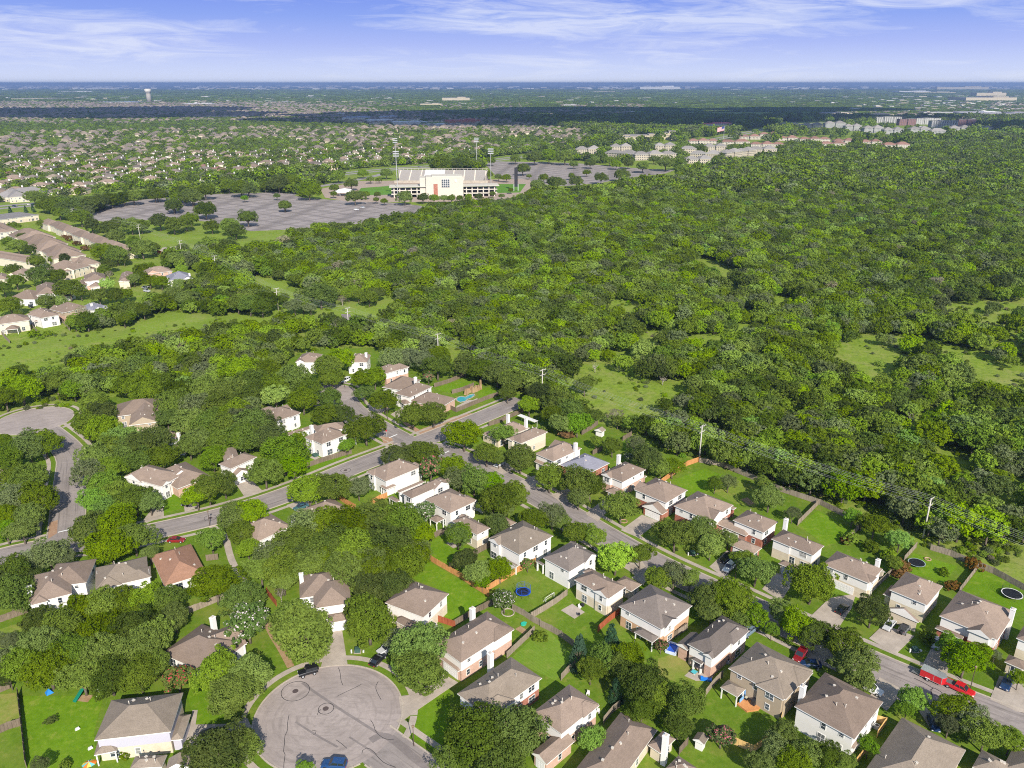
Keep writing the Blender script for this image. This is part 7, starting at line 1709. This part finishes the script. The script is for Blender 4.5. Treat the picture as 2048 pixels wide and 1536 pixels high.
def trampoline(label, cr, x, y, r, rimm, net):
    def legs(m):
        for i in range(6): a = i * math.pi / 3; m.tube((r * .97 * math.cos(a), r * .97 * math.sin(a), 0), (r * .97 * math.cos(a), r * .97 * math.sin(a), .85), .03, n=6)
    def matf(m): m.prism([(r * .93 * math.cos(2 * math.pi * i / 28), r * .93 * math.sin(2 * math.pi * i / 28)) for i in range(28)], .84, .87)
    def rimf(m):
        n = 28
        for i in range(n):
            a, b = 2 * math.pi * i / n, 2 * math.pi * (i + 1) / n; q = lambda t, k: (r * k * math.cos(t), r * k * math.sin(t), .89)
            m.face([q(a, .87 if rimm is BLUEP else .93), q(a, 1.03), q(b, 1.03), q(b, .87 if rimm is BLUEP else .93)])
    parts = [('leg_frame', DARKM, legs), ('jumping_mat', MESH_, matf), ('rim_pad', rimm, rimf)]
    if net:
        def nf(m):
            for i in range(6): a = i * math.pi / 3; m.tube((r * math.cos(a), r * math.sin(a), .9), (r * math.cos(a), r * math.sin(a), 2.6), .035, n=6)
            for z in (1.3, 1.7, 2.15, 2.6): torus(m, r * .99, z, .014)
        parts.append(('net_frame', rimm if net == 2 else DARKM, nf))
    simple('trampoline', 'trampoline', label, cr, x, y, parts, 0.3)
trampoline('round trampoline with bright blue pad and blue net poles', 'C', 500, 305, 1.85, BLUEP, 2)
trampoline('flat round trampoline with grey rim and no net', 'D', 1312, 105, 2.1, m_plain('pad_grey', (.30, .38, .36)), 0)
trampoline('large netted trampoline with white rim on the lawn at the right edge', 'D', 1962, 318, 2.35, WP, 1)
# soccer goal, slide, sandbox, chairs, bins
simple('soccer_goal', 'goal', 'small white football goal frame beside the weathered fence', 'C', 682, 345, [('goal_frame', WP, lambda m: [m.tube((-1.5, 0, 0), (-1.5, 0, 1.6), .06), m.tube((1.5, 0, 0), (1.5, 0, 1.6), .06), m.tube((-1.5, 0, 1.6), (1.5, 0, 1.6), .06), m.tube((-1.5, 0, 1.6), (-1.5, .9, 0), .04), m.tube((1.5, 0, 1.6), (1.5, .9, 0), .04), m.tube((-1.5, .9, 0), (1.5, .9, 0), .04)])])
simple('playset', 'playset', 'green slide with dark climbing tower on the wide bottom left lawn', 'A', 575, 985, [('slide', m_plain('slide_green', (.01, .18, .11), .4), lambda m: [m.face([(-.35, -2.6, .15), (.35, -2.6, .15), (.35, 0, 1.5), (-.35, 0, 1.5)]), m.tube((-.37, -2.6, .25), (-.37, 0, 1.6), .06), m.tube((.37, -2.6, .25), (.37, 0, 1.6), .06)]),
     ('tower', FEN['d'], lambda m: [m.box(x, y, 0, .1, .1, 2.2) for x in (-.6, .6) for y in (.1, 1.3)] + [m.box(0, .7, 1.4, 1.3, 1.3, .08), m.box(0, .7, 2.1, 1.5, 1.5, .06)]), ('swing_beam', TRIM, lambda m: [m.tube((.6, .7, 2.1), (2.6, .7, 2.1), .06), m.tube((2.6, .7, 2.1), (3.0, .2, 0), .05), m.tube((2.6, .7, 2.1), (3.0, 1.2, 0), .05)])], -.3)
simple('play_tent', 'play tent', 'blue play tent at the edge of the big left tree clump', 'A', 337, 975, [('fabric', m_plain('tent_blue', (.02, .22, .62)), lambda m: [m.face([(-.7, -.7, 0), (.7, -.7, 0), (0, 0, 1.1)]), m.face([(.7, -.7, 0), (.7, .7, 0), (0, 0, 1.1)]), m.face([(.7, .7, 0), (-.7, .7, 0), (0, 0, 1.1)]), m.face([(-.7, .7, 0), (-.7, -.7, 0), (0, 0, 1.1)])])])
def ball_seg(m):
    for i in range(10):
        a, b = 2 * math.pi * i / 10, 2 * math.pi * (i + 1) / 10; m.face([(0, 0, .55), (1.3 * math.cos(a), 1.0 * math.sin(a), .05), (1.3 * math.cos(b), 1.0 * math.sin(b), .05)], i % 3)
g = U(*P('A', 610, 1460)); r = empty('beach_umbrella', (g.x, g.y, .03), .4); tag(r, 'rainbow beach umbrella lying on the wide bottom left lawn', 'umbrella'); m = MB(); ball_seg(m); m.build('canopy', [m_plain('u_orange', (.7, .2, .03)), m_plain('u_yellow', (.75, .6, .1)), m_plain('u_aqua', (.15, .5, .5))], r); m = MB(); m.tube((0, 0, 0), (0, 0, .8), .03); m.build('pole', WP, r)
simple('water_table', 'toy', 'turquoise turtle-shaped sandbox beside the bare earth patch', 'C', 502, 508, [('shell', m_plain('toy_turquoise', (.03, .48, .33)), lambda m: [m.prism([(.75 * math.cos(i * .524), .6 * math.sin(i * .524)) for i in range(12)], 0, .3), m.box(.75, 0, 0, .4, .35, .2)])])
def chair(label, cr, x, y): simple('garden_chair', 'chair', label, cr, x, y, [('seat', WP, lambda m: [m.box(0, 0, .4, .55, .55, .06), m.box(-.3, 0, .1, .06, .6, .4), m.box(.3, 0, .1, .06, .6, .4)]), ('backrest', WP, lambda m: m.box(0, .28, .42, .55, .07, .6))] + [('leg', WP, (lambda sx, sy: lambda m: m.box(sx * .24, sy * .24, 0, .06, .06, .4))(sx, sy)) for sx in (-1, 1) for sy in (-1, 1)], -.4, group='white garden chairs')
chair('white garden chair standing alone on the lawn right of the gabled garage house', 'C', 942, 990); chair('white garden chair at the wall edge right of the gabled garage house', 'C', 1010, 1112)
def utility(label, cr, x, y): simple('utility_box', 'utility box', label, cr, x, y, [('cabinet', GREENB, lambda m: m.box(0, 0, .1, 1.25, 1.1, .95, taper=.92)), ('plinth', CONC, lambda m: m.box(0, 0, 0, 1.6, 1.4, .1)), ('marker', WP, lambda m: [m.box(-1.3, -.3, 0, .3, .25, .9), m.box(1.35, -.2, 0, .35, .55, .35)])], .1, group='green utility boxes')
utility('green utility cabinet with white markers on the lawn by the near turning circle', 'B', 905, 695); utility('green utility cabinet beside two white markers left of the red trailer', 'D', 1300, 690); utility('green utility cabinet in the shade of the lime tree by the long street', 'G', 1655, 1225)
def acu(label, cr, x, y): simple('air_conditioner', 'air conditioner', label, cr, x, y, [('case', POLEM, lambda m: m.box(0, 0, 0, .9, .9, .85)), ('fan_grille', DARKM, lambda m: m.prism([(.33 * math.cos(i * .45), .33 * math.sin(i * .45)) for i in range(14)], .85, .87))], group='outdoor air conditioners')
for a in (('air conditioner in the dark gap left of the tan house', 'd', 332, 575), ('air conditioner beside the square hipped house', 'B', 1432, 525), ('air conditioner beside the brick gap of the hipped-porch house', 'C', 1575, 535), ('air conditioner at the foot of the round-topped chimney', 'D', 500, 1000), ('air conditioner at the right side of the white valley-roof house', 'D', 1040, 1218), ('dark air conditioner at the back of the house behind the blue trampoline', 'C', 978, 152)):
    acu(*a)
# paddling pools and water
simple('paddling_pool', 'paddling pool', 'blue and white inflatable pool at the corner of the arched-window house', 'C', 1518, 680, [('pool_wall', m_plain('vinyl_white', (.6, .68, .85)), lambda m: [m.box(0, s * 1.15, 0, 3.4, .35, .6) for s in (-1, 1)] + [m.box(s * 1.7, 0, 0, .35, 2.3, .6) for s in (-1, 1)]), ('pool_floor', BLUEP, lambda m: m.box(0, 0, .02, 3.1, 2.0, .25))], 1.1)
simple('slide_toy', 'toy', 'long bright blue inflatable slide left on the lawn by the round patio', 'C', 1748, 888, [('body', m_plain('toy_blue', (.02, .22, .75), .4), lambda m: [m.box(0, 0, 0, 2.4, .8, .35), m.box(-.9, 0, .3, .6, .8, .4)])], -.15)
simple('parasol', 'parasol', 'closed dark parasol and grill on the round patio', 'C', 1705, 830, [('canopy', DARKM, lambda m: [m.tube((0, 0, 1.7), (0, 0, 2.4), 1.2, .1, 8)]), ('pole', POLEM, lambda m: m.tube((0, 0, 0), (0, 0, 2.4), .04))])
simple('garden_table', 'table', 'small turquoise-topped table on the round patio', 'C', 1665, 850, [('table_top', m_plain('aqua_top', (.1, .5, .55)), lambda m: m.box(0, 0, .7, 1.1, 1.1, .06)), ('leg', WP, lambda m: m.box(0, 0, 0, .2, .2, .7))])
simple('covered_grill', 'grill', 'black covered grill on the timber deck of the tan house', 'd', 645, 1080, [('cover', DARKM, lambda m: m.box(0, 0, 0, 1.5, .9, 1.15, taper=.85))], z=.4); simple('patio_set', 'patio furniture', 'dark patio chairs with pale cushions on the timber deck', 'd', 575, 1000, [('chair_frame', DARKM, lambda m: [m.box(x, 0, 0, .7, .7, .45) or m.box(x, .35, .45, .7, .1, .5) for x in (-.9, .9)]), ('cushion', m_plain('cushion', (.55, .5, .35)), lambda m: [m.box(x, -.02, .45, .6, .5, .12) for x in (-.9, .9)])], z=.4)
g0 = [U(*P('d', *p)) for p in ((440, 1080), (560, 970), (730, 1110), (700, 1150), (560, 1170))]; m = MB(); m.prism([(v.x, v.y) for v in g0], .0, .4); tag(m.build('timber_deck', m_boards('deck_cedar', (.52, .22, .08), (.62, .30, .12))), 'orange timber deck behind the tan house', 'deck')
simple('porch_wall', 'porch wall', 'light blue porch wall below the small hipped roof of the tan house', 'd', 380, 1000, [('panel', BLUEW, lambda m: [m.box(0, 1.6, 0, 4.2, .12, 2.4), m.box(2.0, .6, 0, .12, 2.0, 1.2)])], math.radians(-45))
simple('grill', 'grill', 'kettle grill at the edge of the concrete patio', 'C', 880, 455, [('kettle', DARKM, lambda m: m.tube((0, 0, .6), (0, 0, 1.0), .35, .25, 12)), ('leg', DARKM, lambda m: [m.tube((.3 * math.cos(a), .3 * math.sin(a), 0), (0, 0, .65), .03) for a in (0, 2.1, 4.2)])]); simple('patio_set', 'patio furniture', 'white and dark chairs against the wall of the patio house', 'C', 885, 395, [('chair_frame', WP, lambda m: [m.box(0, 0, 0, .6, .6, .45), m.box(0, .3, .45, .6, .08, .5)]), ('cushion', DARKM, lambda m: m.box(1.1, 0, 0, .7, .7, .6))])
simple('fire_pit', 'fire pit', 'round stone fire pit on the flat trampoline lawn', 'D', 1390, 65, [('stone_ring', MULCH, lambda m: torus(m, .75, .12, .17, 16))]); simple('tree_ring', 'planter', 'pale stone ring round the white myrtle', 'b', 815, 275, [('stone_ring', CONC, lambda m: torus(m, 1.5, .1, .14, 20))]); simple('tree_ring', 'planter', 'stone ring round the tree before the red brick garage house', 'G', 1185, 1000, [('stone_ring', MULCH, lambda m: torus(m, 1.0, .1, .16, 16))])
simple('pergola', 'pergola', 'dark timber pergola beside the corner house', 'h', 345, 1200, [('slatted_top', FEN['d'], lambda m: [m.box(0, -2 + i * .5, 2.4, 4.6, .12, .15) for i in range(9)] + [m.box(s * 2.1, 0, 2.25, .15, 4.4, .15) for s in (-1, 1)])] + [('post', FEN['d'], (lambda a, b: lambda m: m.box(a * 2.1, b * 2, 0, .15, .15, 2.3))(a, b)) for a in (-1, 1) for b in (-1, 1)])
simple('outdoor_spa', 'spa', 'dark covered spa tub on the pale slab below the corner house', 'h', 430, 1270, [('cover', GREENB, lambda m: m.box(0, 0, .0, 2.1, 1.8, .8))]); simple('toy_car', 'toy', 'blue toy slide at the wall of the corner house', 'h', 700, 1215, [('body', BLUEP, lambda m: [m.box(0, 0, 0, .9, .7, .7), m.box(.5, 0, .2, .5, .5, 1.0)])])
for i, a in enumerate((('white rolling bin by the rear lawn of the lavender-walled house', 'A', 530, 1225), ('small white toy on the wide bottom left lawn', 'A', 618, 1357))): simple('lawn_toy', 'toy', *a, [('body', WP, lambda m: m.box(0, 0, 0, .9, .5, .4, taper=.7))])
# swimming pool
pp = [(1578, 345), (1585, 325), (1610, 318), (1640, 322), (1665, 308), (1700, 300), (1705, 312), (1680, 328), (1660, 335), (1640, 352), (1605, 358)]
q = [U(*P('F', *p)) for p in pp]; c = sum(q, Vector((0, 0))) / len(q); r = empty('swimming_pool', (c.x, c.y, .06)); tag(r, 'kidney-shaped turquoise swimming pool behind the low house', 'pool')
m = MB(); m.prism([tuple(v - c) for v in q], -.3, .02); m.build('water', TEAL, r)
m = MB()
for a, b in zip(q, q[1:] + q[:1]): a, b = a - c, b - c; d = b - a; m.box((a.x + b.x) / 2, (a.y + b.y) / 2, -.2, d.length + .3, .45, .3, math.atan2(d.y, d.x))
m.build('coping', CONC, r)
simple('rock_waterfall', 'rockwork', 'brown artificial rock waterfall at the far end of the pool', 'F', 1690, 285, [('rocks', DIRT, lambda m: [m.box(R.uniform(-4.5, 4.5), R.uniform(-.8, .8), 0, R.uniform(.8, 1.8), R.uniform(.8, 1.5), R.uniform(.8, 2.4), R.uniform(0, 1), taper=.6) for _ in range(20)] + [m.box(4.2, 0, 0, .9, .9, 4.2, taper=.6)])], .7)
simple('patio_roof', 'patio cover', 'flat white patio roof behind the house by the wide street end', 'G', 530, 338, [('roof_sheet', WP, lambda m: m.box(0, 0, 2.5, 2.0, 9, .12)), ('post', TRIM, lambda m: [m.box(.9, y, 0, .12, .12, 2.5) for y in (-4, 0, 4)])])
# dead limbs and snags in the woods
for i, (px, py, h, lab) in enumerate(((308, 712, 9, 'tall pale dead tree reaching out of the left woods'), (181, 745, 6, 'broken pale snag at the left woods edge'), (680, 560, 8, 'group of pale dead branches above the middle meadow'), (780, 548, 7, 'bleached snag in the woods right of the middle meadow'), (905, 572, 6, 'thin bleached snag deep in the right woods'), (672, 670, 7, 'pale dead trunk behind the north houses'),
                               (1485, 607, 5, 'short white snag in the far right glade'), (1822, 850, 5, 'grey dead bush in the right glade'), (1325, 770, 5, 'grey bare tree in the power line glade'), (1190, 745, 5, 'grey thicket tree at the top of the power line glade'))):
    g = U(px, py); r = empty('dead_tree', (g.x, g.y, 0), R.uniform(0, 6)); tag(r, lab, 'dead tree'); obj('trunk', BARE[i % 3], r, scale=(h * .55, h * .55, h * .62))

# ------------------------------------------------------------ say which tree is which
def rel(t, o):
    a, b = pix(*t), pix(*o); dx, dy = a[0] - b[0], a[1] - b[1]
    if abs(dx) > abs(dy) * 1.3: return 'right of' if dx > 0 else 'left of'
    return 'in front of' if dy > 0 else 'behind'
buckets = {}
for p, r, k, t in TREES:
    h = min(HOUSES, key=lambda h: (h[0] - p).length); d = (h[0] - p).length
    size = 'small' if r < 2.2 else 'mid-sized' if r < 3.4 else 'large' if r < 4.8 else 'very large'
    base = KIND[k][1]
    if k in 'sr': size = ''
    if d > 60:
        px, py = pix(*p); tail = 'between the terraces and the left car park' if py > 428 else 'in the left car park' if px < 720 and py > 385 else 'beside the stadium' if px < 1060 and py > 335 else 'by the apartment blocks' if px > 1060 else 'along the wide road'
    else: tail = rel(p, h[0]) + ' ' + h[1]
    if d > 60:
        sl = ' '.join((size + ' ' + base + ' ' + tail).split()); tag(t, sl, 'tree', sl.replace('tree', 'trees')); continue
    buckets.setdefault((' '.join((size + ' ' + base).split()), tail), []).append((p, t, r, d, k))
ORD = ['first', 'second', 'third', 'fourth', 'fifth', 'sixth', 'seventh', 'eighth', 'ninth', 'tenth', 'eleventh', 'twelfth', 'thirteenth', 'fourteenth', 'fifteenth', 'sixteenth', 'seventeenth', 'eighteenth', 'nineteenth', 'twentieth']
for (a, b), L in buckets.items():
    if len(L) == 1: lab = [a + ' ' + b]
    else:
        L.sort(key=lambda e: pix(*e[0])[0])
        lab = ['%s of the %ss from the left, %s' % (ORD[i] if i < 20 else 'number %d' % (i + 1), a, b) for i in range(len(L))] if len(L) > 2 else ['left one of two %ss %s' % (a, b), 'right one of two %ss %s' % (a, b)]
    for (p, t, r, d, k), s in zip(L, lab):
        w = s.split()
        if len(w) > 16: s = ' '.join(s.replace('small round green ', 'round ').replace('dotted with ', 'with ').replace(' one of two', ' of two').replace('mid-sized ', '').replace(' of the housing', '').split()[:16])
        tag(t, s, KIND[k][2] if k not in 'WKQ' else 'tree', {'W': 'crape myrtles in bloom', 'K': 'crape myrtles in bloom', 'Q': 'crape myrtles in bloom', 's': 'garden shrubs', 'r': 'garden shrubs'}.get(k, 'garden and street trees'))
